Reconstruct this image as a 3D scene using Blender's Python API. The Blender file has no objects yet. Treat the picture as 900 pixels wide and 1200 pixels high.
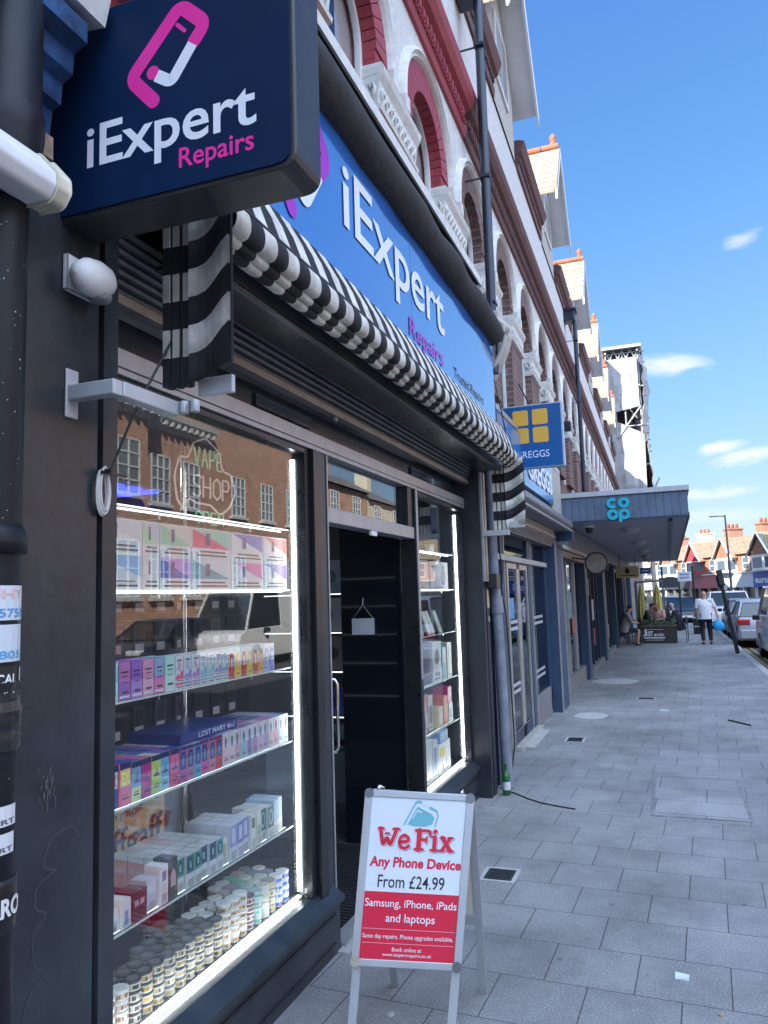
import bpy, bmesh, math, random
from mathutils import Vector, Matrix
SC = bpy.context.scene
COL = SC.collection
R_ = math.radians
rnd = random.Random(7)

# ------------------------------------------------------------------ camera
H = 1.8
cam = bpy.data.cameras.new("camera")
cam_o = bpy.data.objects.new("camera", cam)
COL.objects.link(cam_o)
right = Vector((0.9372416, 0.34731814, -0.03079434))
up = -Vector((-0.06721646, 0.09330935, -0.99336565))
back = -Vector((-0.34214051, 0.9330935, 0.1107989))
M = Matrix((right, up, back)).transposed().to_4x4()
M.translation = Vector((0, 0, H))
cam_o.matrix_world = M
cam.sensor_fit = 'VERTICAL'
cam.sensor_height = 36.0
cam.lens = 27.0
cam.clip_start = 0.05
cam.clip_end = 3000
SC.camera = cam_o

# ------------------------------------------------------------------ light
SUN_EL, SUN_AZ = 36.0, 217.0          # azimuth clockwise from +Y (north): behind us on the left
az = R_(SUN_AZ)
sdir = Vector((math.sin(az) * math.cos(R_(SUN_EL)), math.cos(az) * math.cos(R_(SUN_EL)), math.sin(R_(SUN_EL))))
sun = bpy.data.lights.new("sun", 'SUN')
sun.energy = 3.5
sun.angle = R_(0.5)
sun.color = (1.0, 0.93, 0.82)
sun_o = bpy.data.objects.new("sun", sun)
sun_o.rotation_euler = (-sdir).to_track_quat('-Z', 'Y').to_euler()
sun_o.location = (-20, -30, 40)
COL.objects.link(sun_o)

W = bpy.data.worlds.new("World")
SC.world = W
W.use_nodes = True
wn = W.node_tree
wn.nodes.clear()
wl = wn.links
def WN(t, **k):
    n = wn.nodes.new(t)
    for a, b in k.items():
        setattr(n, a, b)
    return n
def wmath(op, a, b=None, clamp=False):
    n = WN('ShaderNodeMath', operation=op, use_clamp=clamp)
    for i, v in enumerate((a, b)):
        if v is None: continue
        if isinstance(v, (int, float)): n.inputs[i].default_value = v
        else: wl.new(v, n.inputs[i])
    return n.outputs[0]
wo = WN('ShaderNodeOutputWorld')
bg = WN('ShaderNodeBackground')
SKY_STRENGTH = 0.10
bg.inputs['Strength'].default_value = SKY_STRENGTH
sky = WN('ShaderNodeTexSky', sky_type='NISHITA')
sky.sun_disc = False
sky.sun_elevation = R_(SUN_EL)
sky.sun_rotation = az
sky.air_density = 1.0
sky.dust_density = 0.3
sky.ozone_density = 10.0
sky.altitude = 1500
tc = WN('ShaderNodeTexCoord')
dvec = tc.outputs['Generated']
ns = WN('ShaderNodeTexNoise')
ns.inputs['Scale'].default_value = 17.0
ns.inputs['Detail'].default_value = 7.0
ns.inputs['Roughness'].default_value = 0.6
mp = WN('ShaderNodeMapping')
mp.inputs['Scale'].default_value = (1.0, 1.0, 3.2)
wl.new(dvec, mp.inputs['Vector'])
wl.new(mp.outputs[0], ns.inputs['Vector'])
def dotn(v):
    n = WN('ShaderNodeVectorMath', operation='DOT_PRODUCT')
    wl.new(dvec, n.inputs[0])
    n.inputs[1].default_value = v
    return n.outputs['Value']
def cloud(d, su, sv, roll, amt, lo=0.42):
    """a wisp of cloud around direction d, su/sv its half sizes in radians"""
    d = Vector(d).normalized()
    r = d.cross(Vector((0, 0, 1))).normalized()
    u = r.cross(d).normalized()
    c, s = math.cos(roll), math.sin(roll)
    r2, u2 = r * c + u * s, u * c - r * s
    a = wmath('DIVIDE', dotn(tuple(r2)), su)
    b = wmath('DIVIDE', dotn(tuple(u2)), sv)
    q = wmath('ADD', wmath('MULTIPLY', a, a), wmath('MULTIPLY', b, b))
    g = wmath('MULTIPLY', wmath('SUBTRACT', 1.0, q, True), wmath('GREATER_THAN', dotn(tuple(d)), 0.3))
    k = wmath('MULTIPLY', wmath('SUBTRACT', wmath('ADD', ns.outputs['Fac'], wmath('MULTIPLY', g, 0.22)), lo), 4.5, True)
    return wmath('MULTIPLY', wmath('MULTIPLY', g, k), amt)
CLOUDS = [
    ((0.0187, 1, 0.2768), 0.055, 0.017, -0.12, 0.8, 0.50),
    ((0.1122, 1, 0.4234), 0.026, 0.013, 0.2, 0.5, 0.56),
    ((0.0647, 1, 0.1675), 0.040, 0.011, 0.1, 0.9, 0.52),
    ((0.0960, 1, 0.1535), 0.060, 0.012, 0.12, 1.0, 0.52),
    ((0.0609, 1, 0.1146), 0.060, 0.011, 0.06, 0.7, 0.53),
    ((0.02, 1, 0.085), 0.12, 0.012, 0.0, 0.45, 0.45),
]
FILL_BANKS = [   # unseen bright banks added as fill light: across the street, behind us, overhead
    ((1.0, -0.30, 0.80), 0.80, 0.50, 0.0, 1.0, 0.22),
    ((0.2, -1.0, 0.9), 0.8, 0.45, 0.0, 1.0, 0.26),
    ((0.45, -0.35, 1.3), 0.6, 0.6, 0.0, 1.0, 0.22),
]
def merge(lst):
    tot = None
    for c in lst:
        o = cloud(*c)
        tot = o if tot is None else wmath('MAXIMUM', tot, o)
    return tot
# soft shoulder on the sky colour so that the horizon does not burn out
sp = WN('ShaderNodeSeparateColor'); cb = WN('ShaderNodeCombineColor')
wl.new(sky.outputs[0], sp.inputs[0])
for i, gain in enumerate((3.1, 3.25, 4.05)):
    p_ = wmath('POWER', sp.outputs[i], 1.3)
    wl.new(wmath('MULTIPLY', wmath('DIVIDE', p_, wmath('ADD', p_, 2.0)), gain), cb.inputs[i])
mixc = WN('ShaderNodeMixRGB')
mixc.inputs['Color2'].default_value = (3.15, 3.25, 3.4, 1)
wl.new(merge(CLOUDS), mixc.inputs['Fac'])
wl.new(cb.outputs[0], mixc.inputs['Color1'])
mixb = WN('ShaderNodeMixRGB')
mixb.inputs['Color2'].default_value = (8.8, 11.2, 15.4, 1)
wl.new(merge(FILL_BANKS), mixb.inputs['Fac'])
wl.new(mixc.outputs[0], mixb.inputs['Color1'])
wl.new(mixb.outputs[0], bg.inputs['Color'])
wl.new(bg.outputs[0], wo.inputs['Surface'])

SC.view_settings.view_transform = 'Standard'
SC.view_settings.look = 'None'
SC.view_settings.gamma = 1.0
SC.view_settings.exposure = 1.8
SC.view_settings.use_curve_mapping = False
SC.render.engine = 'CYCLES'
SC.cycles.use_denoising = True
SC.cycles.max_bounces = 8
SC.cycles.transparent_max_bounces = 16
SC.cycles.diffuse_bounces = 4
SC.cycles.glossy_bounces = 4
SC.cycles.caustics_reflective = False
SC.cycles.caustics_refractive = False
SC.cycles.sample_clamp_indirect = 6.0

# ------------------------------------------------------------------ materials
_mats = {}
def mat(name, col, rough=0.55, metal=0.0, var=0.12, vs=6.0, bump=0.0, bs=60.0, coat=0.0, emit=0.0, spec=0.5):
    """plain procedural paint / plastic / metal: base colour broken up by noise, optional bump"""
    if name in _mats: return _mats[name]
    m = bpy.data.materials.new(name); m.use_nodes = True
    nt = m.node_tree; L = nt.links
    b = nt.nodes['Principled BSDF']
    b.inputs['Roughness'].default_value = rough
    b.inputs['Metallic'].default_value = metal
    b.inputs['Specular IOR Level'].default_value = spec
    b.inputs['Coat Weight'].default_value = coat
    t = nt.nodes.new('ShaderNodeTexCoord')
    n = nt.nodes.new('ShaderNodeTexNoise')
    n.inputs['Scale'].default_value = vs; n.inputs['Detail'].default_value = 6; n.inputs['Roughness'].default_value = 0.65
    L.new(t.outputs['Object'], n.inputs['Vector'])
    r = nt.nodes.new('ShaderNodeValToRGB')
    r.color_ramp.elements[0].position = 0.3; r.color_ramp.elements[1].position = 0.7
    lo, hi = 1 - var, 1 + var
    r.color_ramp.elements[0].color = (col[0] * lo, col[1] * lo, col[2] * lo, 1)
    r.color_ramp.elements[1].color = (min(1, col[0] * hi), min(1, col[1] * hi), min(1, col[2] * hi), 1)
    L.new(n.outputs['Fac'], r.inputs[0]); L.new(r.outputs[0], b.inputs['Base Color'])
    if var > 0.05:
        mr = nt.nodes.new('ShaderNodeMapRange')
        mr.inputs['To Min'].default_value = max(0.03, rough - 0.12); mr.inputs['To Max'].default_value = min(1, rough + 0.15)
        L.new(n.outputs['Fac'], mr.inputs['Value']); L.new(mr.outputs[0], b.inputs['Roughness'])
    if bump:
        n2 = nt.nodes.new('ShaderNodeTexNoise')
        n2.inputs['Scale'].default_value = bs; n2.inputs['Detail'].default_value = 4
        L.new(t.outputs['Object'], n2.inputs['Vector'])
        bp = nt.nodes.new('ShaderNodeBump'); bp.inputs['Strength'].default_value = bump; bp.inputs['Distance'].default_value = 0.01
        L.new(n2.outputs['Fac'], bp.inputs['Height']); L.new(bp.outputs[0], b.inputs['Normal'])
    if emit:
        b.inputs['Emission Color'].default_value = (*col, 1); b.inputs['Emission Strength'].default_value = emit
    _mats[name] = m
    return m
def glow(name, col, strength):
    if name in _mats: return _mats[name]
    m = bpy.data.materials.new(name); m.use_nodes = True
    b = m.node_tree.nodes['Principled BSDF']
    b.inputs['Base Color'].default_value = (0.6 * col[0], 0.6 * col[1], 0.6 * col[2], 1)
    b.inputs['Emission Color'].default_value = (*col, 1); b.inputs['Emission Strength'].default_value = strength
    _mats[name] = m
    return m
def glass(name, tint=(0.96, 0.98, 0.98), ior=1.5, rough=0.0):
    """thin pane: clear with a Fresnel reflection"""
    if name in _mats: return _mats[name]
    m = bpy.data.materials.new(name); m.use_nodes = True
    nt = m.node_tree; nt.nodes.clear(); L = nt.links
    o = nt.nodes.new('ShaderNodeOutputMaterial'); mx = nt.nodes.new('ShaderNodeMixShader')
    tr = nt.nodes.new('ShaderNodeBsdfTransparent'); tr.inputs[0].default_value = (*tint, 1)
    gl = nt.nodes.new('ShaderNodeBsdfGlossy'); gl.inputs['Roughness'].default_value = rough
    fr = nt.nodes.new('ShaderNodeFresnel'); fr.inputs['IOR'].default_value = ior
    ge = nt.nodes.new('ShaderNodeNewGeometry')
    # both sides of the sheet behave alike (a backface would invert the index)
    mul = nt.nodes.new('ShaderNodeMath'); mul.operation = 'POWER'; mul.inputs[0].default_value = ior
    sg_ = nt.nodes.new('ShaderNodeMath'); sg_.operation = 'MULTIPLY_ADD'; sg_.inputs[1].default_value = -2.0; sg_.inputs[2].default_value = 1.0
    L.new(ge.outputs['Backfacing'], sg_.inputs[0]); L.new(sg_.outputs[0], mul.inputs[1]); L.new(mul.outputs[0], fr.inputs['IOR'])
    mul = fr
    L.new(mul.outputs[0], mx.inputs[0]); L.new(tr.outputs[0], mx.inputs[1]); L.new(gl.outputs[0], mx.inputs[2])
    L.new(mx.outputs[0], o.inputs[0])
    _mats[name] = m
    return m
def brick(name, c1, c2, mortar, bw=0.225, bh=0.075, ms=0.008, rough=0.85, bump=0.5, vec='wall', off=(0, 0), rot=0.0, speck=0.0, squash=0.5, dirt=0.25):
    """brick / slab / tile courses in object space; 'wall' works for faces along x or y, 'flat' for ground"""
    if name in _mats: return _mats[name]
    m = bpy.data.materials.new(name); m.use_nodes = True
    nt = m.node_tree; L = nt.links
    b = nt.nodes['Principled BSDF']; b.inputs['Roughness'].default_value = rough
    t = nt.nodes.new('ShaderNodeTexCoord'); s = nt.nodes.new('ShaderNodeSeparateXYZ'); c = nt.nodes.new('ShaderNodeCombineXYZ')
    mp = nt.nodes.new('ShaderNodeMapping'); mp.inputs['Location'].default_value = (off[0], off[1], 0); mp.inputs['Rotation'].default_value = (0, 0, rot)
    L.new(t.outputs['Object'], s.inputs[0])
    if vec == 'wall':
        a = nt.nodes.new('ShaderNodeMath'); a.operation = 'ADD'
        L.new(s.outputs[0], a.inputs[0]); L.new(s.outputs[1], a.inputs[1]); L.new(a.outputs[0], c.inputs[0]); L.new(s.outputs[2], c.inputs[1])
    else:
        L.new(s.outputs[0], c.inputs[0]); L.new(s.outputs[1], c.inputs[1])
    L.new(c.outputs[0], mp.inputs[0])
    br = nt.nodes.new('ShaderNodeTexBrick')
    br.offset = 0.5
    br.inputs['Scale'].default_value = 1.0
    br.inputs['Brick Width'].default_value = bw; br.inputs['Row Height'].default_value = bh
    br.inputs['Mortar Size'].default_value = ms; br.inputs['Mortar Smooth'].default_value = 0.1; br.inputs['Bias'].default_value = 0.0
    br.inputs['Color1'].default_value = (*c1, 1); br.inputs['Color2'].default_value = (*c2, 1); br.inputs['Mortar'].default_value = (*mortar, 1)
    L.new(mp.outputs[0], br.inputs['Vector'])
    n = nt.nodes.new('ShaderNodeTexNoise'); n.inputs['Scale'].default_value = 1.7; n.inputs['Detail'].default_value = 8; n.inputs['Roughness'].default_value = 0.7
    L.new(t.outputs['Object'], n.inputs['Vector'])
    mr = nt.nodes.new('ShaderNodeMapRange'); mr.inputs['From Min'].default_value = 0.3; mr.inputs['From Max'].default_value = 0.7
    mr.inputs['To Min'].default_value = 1 - dirt; mr.inputs['To Max'].default_value = 1 + dirt * 0.6
    L.new(n.outputs['Fac'], mr.inputs[0])
    mx = nt.nodes.new('ShaderNodeMixRGB'); mx.blend_type = 'MULTIPLY'; mx.inputs[0].default_value = 1
    L.new(br.outputs['Color'], mx.inputs[1]); L.new(mr.outputs[0], mx.inputs[2])
    last = mx.outputs[0]
    if speck:
        v = nt.nodes.new('ShaderNodeTexNoise'); v.inputs['Scale'].default_value = 105; v.inputs['Detail'].default_value = 4; v.inputs['Roughness'].default_value = 0.75
        L.new(t.outputs['Object'], v.inputs['Vector'])
        rr = nt.nodes.new('ShaderNodeValToRGB'); rr.color_ramp.elements[0].position = 0.36; rr.color_ramp.elements[1].position = 0.70
        rr.color_ramp.elements[0].color = (1 - speck, 1 - speck, 1 - speck, 1); rr.color_ramp.elements[1].color = (1 + speck * 3.2,) * 3 + (1,)
        mid = rr.color_ramp.elements.new(0.56); mid.color = (0.92, 0.92, 0.92, 1)
        L.new(v.outputs['Fac'], rr.inputs[0])
        m2 = nt.nodes.new('ShaderNodeMixRGB'); m2.blend_type = 'MULTIPLY'; m2.inputs[0].default_value = 1
        L.new(last, m2.inputs[1]); L.new(rr.outputs[0], m2.inputs[2]); last = m2.outputs[0]
        # blotchy stains, then dark and pale spots of old gum
        z = nt.nodes.new('ShaderNodeTexNoise'); z.inputs['Scale'].default_value = 0.55; z.inputs['Detail'].default_value = 9; z.inputs['Roughness'].default_value = 0.62
        L.new(t.outputs['Object'], z.inputs['Vector'])
        zr = nt.nodes.new('ShaderNodeMapRange'); zr.inputs['From Min'].default_value = 0.38; zr.inputs['From Max'].default_value = 0.66; zr.inputs['To Min'].default_value = 0.72; zr.inputs['To Max'].default_value = 1.06
        L.new(z.outputs['Fac'], zr.inputs[0])
        mz = nt.nodes.new('ShaderNodeMixRGB'); mz.blend_type = 'MULTIPLY'; mz.inputs[0].default_value = 1
        L.new(last, mz.inputs[1]); L.new(zr.outputs[0], mz.inputs[2]); last = mz.outputs[0]
        g2 = nt.nodes.new('ShaderNodeTexVoronoi'); g2.inputs['Scale'].default_value = 4.7
        L.new(t.outputs['Object'], g2.inputs['Vector'])
        g2r = nt.nodes.new('ShaderNodeValToRGB'); g2r.color_ramp.elements[0].position = 0.035; g2r.color_ramp.elements[1].position = 0.06
        g2r.color_ramp.elements[0].color = (1.35, 1.35, 1.33, 1); g2r.color_ramp.elements[1].color = (1, 1, 1, 1)
        L.new(g2.outputs['Distance'], g2r.inputs[0])
        mg = nt.nodes.new('ShaderNodeMixRGB'); mg.blend_type = 'MULTIPLY'; mg.inputs[0].default_value = 1
        L.new(last, mg.inputs[1]); L.new(g2r.outputs[0], mg.inputs[2]); last = mg.outputs[0]
        g = nt.nodes.new('ShaderNodeTexVoronoi'); g.inputs['Scale'].default_value = 3.1
        L.new(t.outputs['Object'], g.inputs['Vector'])
        gr = nt.nodes.new('ShaderNodeValToRGB'); gr.color_ramp.elements[0].position = 0.03; gr.color_ramp.elements[1].position = 0.07
        gr.color_ramp.elements[0].color = (0.6, 0.6, 0.6, 1); gr.color_ramp.elements[1].color = (1, 1, 1, 1)
        L.new(g.outputs['Distance'], gr.inputs[0])
        m3 = nt.nodes.new('ShaderNodeMixRGB'); m3.blend_type = 'MULTIPLY'; m3.inputs[0].default_value = 1
        L.new(last, m3.inputs[1]); L.new(gr.outputs[0], m3.inputs[2]); last = m3.outputs[0]
    L.new(last, b.inputs['Base Color'])
    if bump:
        bp = nt.nodes.new('ShaderNodeBump'); bp.inputs['Strength'].default_value = bump; bp.inputs['Distance'].default_value = 0.01
        inv = nt.nodes.new('ShaderNodeMath'); inv.operation = 'SUBTRACT'; inv.inputs[0].default_value = 1
        L.new(br.outputs['Fac'], inv.inputs[1]); L.new(inv.outputs[0], bp.inputs['Height']); L.new(bp.outputs[0], b.inputs['Normal'])
    _mats[name] = m
    return m

# ------------------------------------------------------------------ mesh helpers
class MB:
    def __init__(s): s.v = []; s.f = []; s.mi = []; s.ms = []; s.sm = []
    def m(s, mt):
        if mt not in s.ms: s.ms.append(mt)
        return s.ms.index(mt)
    def add(s, vs, fs, mt, smooth=False):
        b = len(s.v); s.v += [tuple(v) for v in vs]; i = s.m(mt)
        for f in fs:
            s.f.append(tuple(b + k for k in f)); s.mi.append(i); s.sm.append(smooth)
        return s
    def box(s, x0, x1, y0, y1, z0, z1, mt):
        if x0 > x1: x0, x1 = x1, x0
        if y0 > y1: y0, y1 = y1, y0
        if z0 > z1: z0, z1 = z1, z0
        vs = [(x0, y0, z0), (x1, y0, z0), (x1, y1, z0), (x0, y1, z0), (x0, y0, z1), (x1, y0, z1), (x1, y1, z1), (x0, y1, z1)]
        return s.add(vs, [(3, 2, 1, 0), (4, 5, 6, 7), (0, 1, 5, 4), (1, 2, 6, 5), (2, 3, 7, 6), (3, 0, 4, 7)], mt)
    def fbox(s, F, u0, u1, v0, v1, h0, h1, mt):
        vs = [F(u, v, h) for h in (h0, h1) for (u, v) in ((u0, v0), (u1, v0), (u1, v1), (u0, v1))]
        return s.add(vs, [(3, 2, 1, 0), (4, 5, 6, 7), (0, 1, 5, 4), (1, 2, 6, 5), (2, 3, 7, 6), (3, 0, 4, 7)], mt)
    def quad(s, a, b, c, d, mt): return s.add([a, b, c, d], [(0, 1, 2, 3)], mt)
    def bar(s, p, q, w, h, mt, upv=(0, 0, 1)):
        p, q = Vector(p), Vector(q); d = (q - p).normalized(); u = Vector(upv)
        if abs(d.dot(u)) > 0.99: u = Vector((0, 1, 0))
        a = d.cross(u).normalized() * w / 2; b = a.cross(d).normalized() * h / 2
        vs = [p - a - b, p + a - b, p + a + b, p - a + b, q - a - b, q + a - b, q + a + b, q - a + b]
        return s.add(vs, [(3, 2, 1, 0), (4, 5, 6, 7), (0, 1, 5, 4), (1, 2, 6, 5), (2, 3, 7, 6), (3, 0, 4, 7)], mt)
    def tube(s, path, r, mt, n=10, caps=True, closed=False):
        P = [Vector(p) for p in path]; k = len(P); rs = r if isinstance(r, (list, tuple)) else [r] * k
        rings = []; prev = None
        for i, p in enumerate(P):
            if closed: d = P[(i + 1) % k] - P[i - 1]
            else: d = P[min(i + 1, k - 1)] - P[max(i - 1, 0)]
            d.normalize()
            if prev is None:
                a = d.orthogonal().normalized()
            else:
                a = (prev - d * prev.dot(d)).normalized()
            prev = a; b = d.cross(a)
            rings.append([p + (a * math.cos(2 * math.pi * j / n) + b * math.sin(2 * math.pi * j / n)) * rs[i] for j in range(n)])
        vs = [v for g in rings for v in g]; fs = []
        for i in range(k if closed else k - 1):
            i2 = (i + 1) % k
            for j in range(n):
                fs.append((i * n + j, i * n + (j + 1) % n, i2 * n + (j + 1) % n, i2 * n + j))
        s.add(vs, fs, mt, True)
        if caps and not closed:
            s.add(rings[0], [tuple(range(n - 1, -1, -1))], mt); s.add(rings[-1], [tuple(range(n))], mt)
        return s
    def lathe(s, prof, cx, cy, mt, n=16, smooth=True):
        vs = []; fs = []
        for (r, z) in prof:
            for j in range(n):
                a = 2 * math.pi * j / n; vs.append((cx + r * math.cos(a), cy + r * math.sin(a), z))
        k = len(prof)
        for i in range(k - 1):
            for j in range(n):
                fs.append((i * n + j, i * n + (j + 1) % n, (i + 1) * n + (j + 1) % n, (i + 1) * n + j))
        s.add(vs, fs, mt, smooth)
        if prof[0][0] > 1e-5: s.add(vs[:n], [tuple(range(n - 1, -1, -1))], mt)
        if prof[-1][0] > 1e-5: s.add(vs[-n:], [tuple(range(n))], mt)
        return s
    def sweep_y(s, prof, y0, y1, mt, closed=True, smooth=False):
        """profile of (x,z) points extruded along y"""
        k = len(prof); vs = [(x, y0, z) for x, z in prof] + [(x, y1, z) for x, z in prof]
        fs = [(i, (i + 1) % k, k + (i + 1) % k, k + i) for i in range(k if closed else k - 1)]
        s.add(vs, fs, mt, smooth)
        if closed:
            s.add(vs[:k], [tuple(range(k))], mt); s.add(vs[k:], [tuple(range(k - 1, -1, -1))], mt)
        return s
    def prism(s, F, outline, h0, h1, mt):
        """outline of (u,v) points in frame F, from height h0 to h1"""
        k = len(outline); vs = [F(u, v, h0) for u, v in outline] + [F(u, v, h1) for u, v in outline]
        fs = [tuple(range(k - 1, -1, -1)), tuple(range(k, 2 * k))] + [(i, (i + 1) % k, k + (i + 1) % k, k + i) for i in range(k)]
        return s.add(vs, fs, mt)
    def ribbon(s, F, path, w, h, mt, closed=False, cap=True):
        """a flat stroke of width w along a (u,v) path, raised by h"""
        P = [Vector(p) for p in path]; k = len(P); A = []; B = []
        for i, p in enumerate(P):
            d = (P[(i + 1) % k] - P[i - 1]) if closed else (P[min(i + 1, k - 1)] - P[max(i - 1, 0)])
            d.normalize(); n = Vector((-d.y, d.x)) * w / 2
            A.append(p + n); B.append(p - n)
        if closed:
            for i in range(k):
                j = (i + 1) % k
                s.add([F(A[i].x, A[i].y, h), F(B[i].x, B[i].y, h), F(B[j].x, B[j].y, h), F(A[j].x, A[j].y, h)], [(0, 1, 2, 3)], mt)
        else:
            out = list(A)
            if cap:
                d = (P[-1] - P[-2]).normalized(); a0 = math.atan2(d.y, d.x)
                out += [P[-1] + Vector((math.cos(a0 + math.pi / 2 - t * math.pi / 8), math.sin(a0 + math.pi / 2 - t * math.pi / 8))) * w / 2 for t in range(1, 8)]
            tail = list(reversed(B))
            for i in range(k - 1):
                s.add([F(A[i].x, A[i].y, h), F(B[i].x, B[i].y, h), F(B[i + 1].x, B[i + 1].y, h), F(A[i + 1].x, A[i + 1].y, h)], [(0, 1, 2, 3)], mt)
            if cap:
                for e, q in ((P[-1], P[-2]), (P[0], P[1])):
                    d = (e - q).normalized(); a0 = math.atan2(d.y, d.x)
                    pts = [e + Vector((math.cos(a0 + math.pi / 2 - t * math.pi / 8), math.sin(a0 + math.pi / 2 - t * math.pi / 8))) * w / 2 for t in range(9)]
                    s.add([F(p.x, p.y, h) for p in pts], [tuple(range(9))], mt)
        return s
    def islands(s):
        """the separate pieces of this mesh, each as a builder of its own"""
        par = {}
        key = [tuple(round(c, 5) for c in v) for v in s.v]
        def find(a):
            while par.setdefault(a, a) != a: a = par[a]
            return a
        for f in s.f:
            for k in f[1:]: par[find(key[k])] = find(key[f[0]])
        out = {}
        for f, mi, sm in zip(s.f, s.mi, s.sm):
            out.setdefault(find(key[f[0]]), []).append((f, mi, sm))
        res = []
        for fl in out.values():
            b = MB()
            for f, mi, sm in fl: b.add([s.v[k] for k in f], [tuple(range(len(f)))], s.ms[mi], sm)
            res.append(b)
        return res
    def each(s, name, parent=None, **k):
        return [b.build(name, parent, weld=True, **k) for b in s.islands()]
    def build(s, name, parent=None, bevel=0, local=False, segs=2, warp=None, weld=False):
        off = Vector((0, 0, 0))
        if parent is not None and not local:
            p = parent
            while p is not None:
                off += p.location; p = p.parent
        me = bpy.data.meshes.new(name)
        vs = s.v if warp is None else [warp(v) for v in s.v]
        me.from_pydata([(v[0] - off.x, v[1] - off.y, v[2] - off.z) for v in vs], [], s.f)
        for mt in s.ms: me.materials.append(mt)
        me.polygons.foreach_set('material_index', s.mi)
        me.polygons.foreach_set('use_smooth', s.sm)
        if bevel or weld:
            bm = bmesh.new(); bm.from_mesh(me)
            bmesh.ops.remove_doubles(bm, verts=bm.verts, dist=1e-5)
        if bevel:
            es = [e for e in bm.edges if len(e.link_faces) == 2 and e.calc_face_angle(0) > 0.6]
            bmesh.ops.bevel(bm, geom=es, offset=bevel, segments=segs, affect='EDGES', profile=0.5, clamp_overlap=True)
        if bevel or weld:
            bm.to_mesh(me); bm.free()
        me.update()
        o = bpy.data.objects.new(name, me); COL.objects.link(o)
        if parent is not None: o.parent = parent
        return o
def tag(o, label=None, cat=None, group=None, kind=None):
    if label: o['label'] = label
    if cat: o['category'] = cat
    if group: o['group'] = group
    if kind: o['kind'] = kind
    return o
def thing(name, label, cat, loc=(0, 0, 0), rz=0.0, group=None):
    o = bpy.data.objects.new(name, None); COL.objects.link(o)
    o.location = loc; o.rotation_euler = (0, 0, rz); o.empty_display_size = 0.1
    return tag(o, label, cat, group)
def dup(root, loc=None, rz=None, label=None):
    """a copy of a thing with copies of its parts and sub-parts"""
    r = root.copy(); COL.objects.link(r)
    if loc is not None: r.location = loc
    if rz is not None: r.rotation_euler = (0, 0, rz)
    if label: r['label'] = label
    for ch in list(root.children):
        c = ch.copy(); COL.objects.link(c); c.parent = r
        for g in list(ch.children):
            d = g.copy(); COL.objects.link(d); d.parent = c
    return r
def frame(o, r, u):
    o, r, u = Vector(o), Vector(r).normalized(), Vector(u).normalized(); n = r.cross(u)
    return lambda a, b, h=0.0: o + r * a + u * b + n * h
def text(body, parent, mt, F, u0, v0, width=None, height=None, h=0.001, ext=0.0008, bold=0.0, align='LEFT', name='lettering', local=False, shear=0.0, label=None, spacing=1.0):
    """raised letters on frame F, lower left corner of the ink at (u0,v0)"""
    cu = bpy.data.curves.new(name, 'FONT'); cu.body = body; cu.size = 1.0; cu.offset = bold; cu.resolution_u = 4; cu.space_character = spacing
    cu.shear = shear; cu.space_line = 0.9; cu.align_x = align
    t = bpy.data.objects.new(name, cu); COL.objects.link(t)
    dg = bpy.context.evaluated_depsgraph_get(); dg.update()
    me = bpy.data.meshes.new_from_object(t.evaluated_get(dg))
    bpy.data.objects.remove(t); bpy.data.curves.remove(cu)
    xs = [v.co.x for v in me.vertices]; ys = [v.co.y for v in me.vertices]
    bx, by, bw, bh = min(xs), min(ys), max(xs) - min(xs), max(ys) - min(ys)
    if width is None: width = height * bw / bh
    if height is None: height = width * bh / bw
    sx, sy = width / bw, height / bh
    b = MB(); vs = []
    for v in me.vertices:
        vs.append(F(u0 + (v.co.x - bx) * sx, v0 + (v.co.y - by) * sy, h))
    b.add(vs, [tuple(p.vertices) for p in me.polygons], mt)
    bpy.data.meshes.remove(me)
    o = b.build(name, parent, local=local)
    if label: o['label'] = label
    return o
ORD = ['first', 'second', 'third', 'fourth', 'fifth', 'sixth', 'seventh', 'eighth', 'ninth', 'tenth', 'eleventh', 'twelfth', 'thirteenth', 'fourteenth',
       'fifteenth', 'sixteenth', 'seventeenth', 'eighteenth', 'nineteenth', 'twentieth', 'twenty-first', 'twenty-second', 'twenty-third', 'twenty-fourth', 'twenty-fifth', 'twenty-sixth', 'twenty-seventh', 'twenty-eighth']
def arc(cx, cy, r, a0, a1, n=12):
    return [(cx + r * math.cos(R_(a0 + (a1 - a0) * i / n)), cy + r * math.sin(R_(a0 + (a1 - a0) * i / n))) for i in range(n + 1)]
def fillet(pts, r, closed=False, n=6):
    """round the corners of a polyline"""
    P = [Vector(p) for p in pts]; k = len(P); out = []
    for i, p in enumerate(P):
        if not closed and i in (0, k - 1): out.append(tuple(p)); continue
        a, b = P[i - 1], P[(i + 1) % k]
        d1, d2 = (a - p).normalized(), (b - p).normalized()
        ang = d1.angle(d2, math.pi); t = min(r / max(1e-3, math.tan(ang / 2)), (a - p).length * 0.49, (b - p).length * 0.49)
        s, e = p + d1 * t, p + d2 * t
        for j in range(n + 1):
            f = j / n
            out.append(tuple((s * (1 - f) ** 2) + p * 2 * f * (1 - f) + e * f ** 2))
    return out
def rrect(u0, u1, v0, v1, r, n=5):
    return fillet([(u0, v0), (u1, v0), (u1, v1), (u0, v1)], r, True, n)

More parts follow.
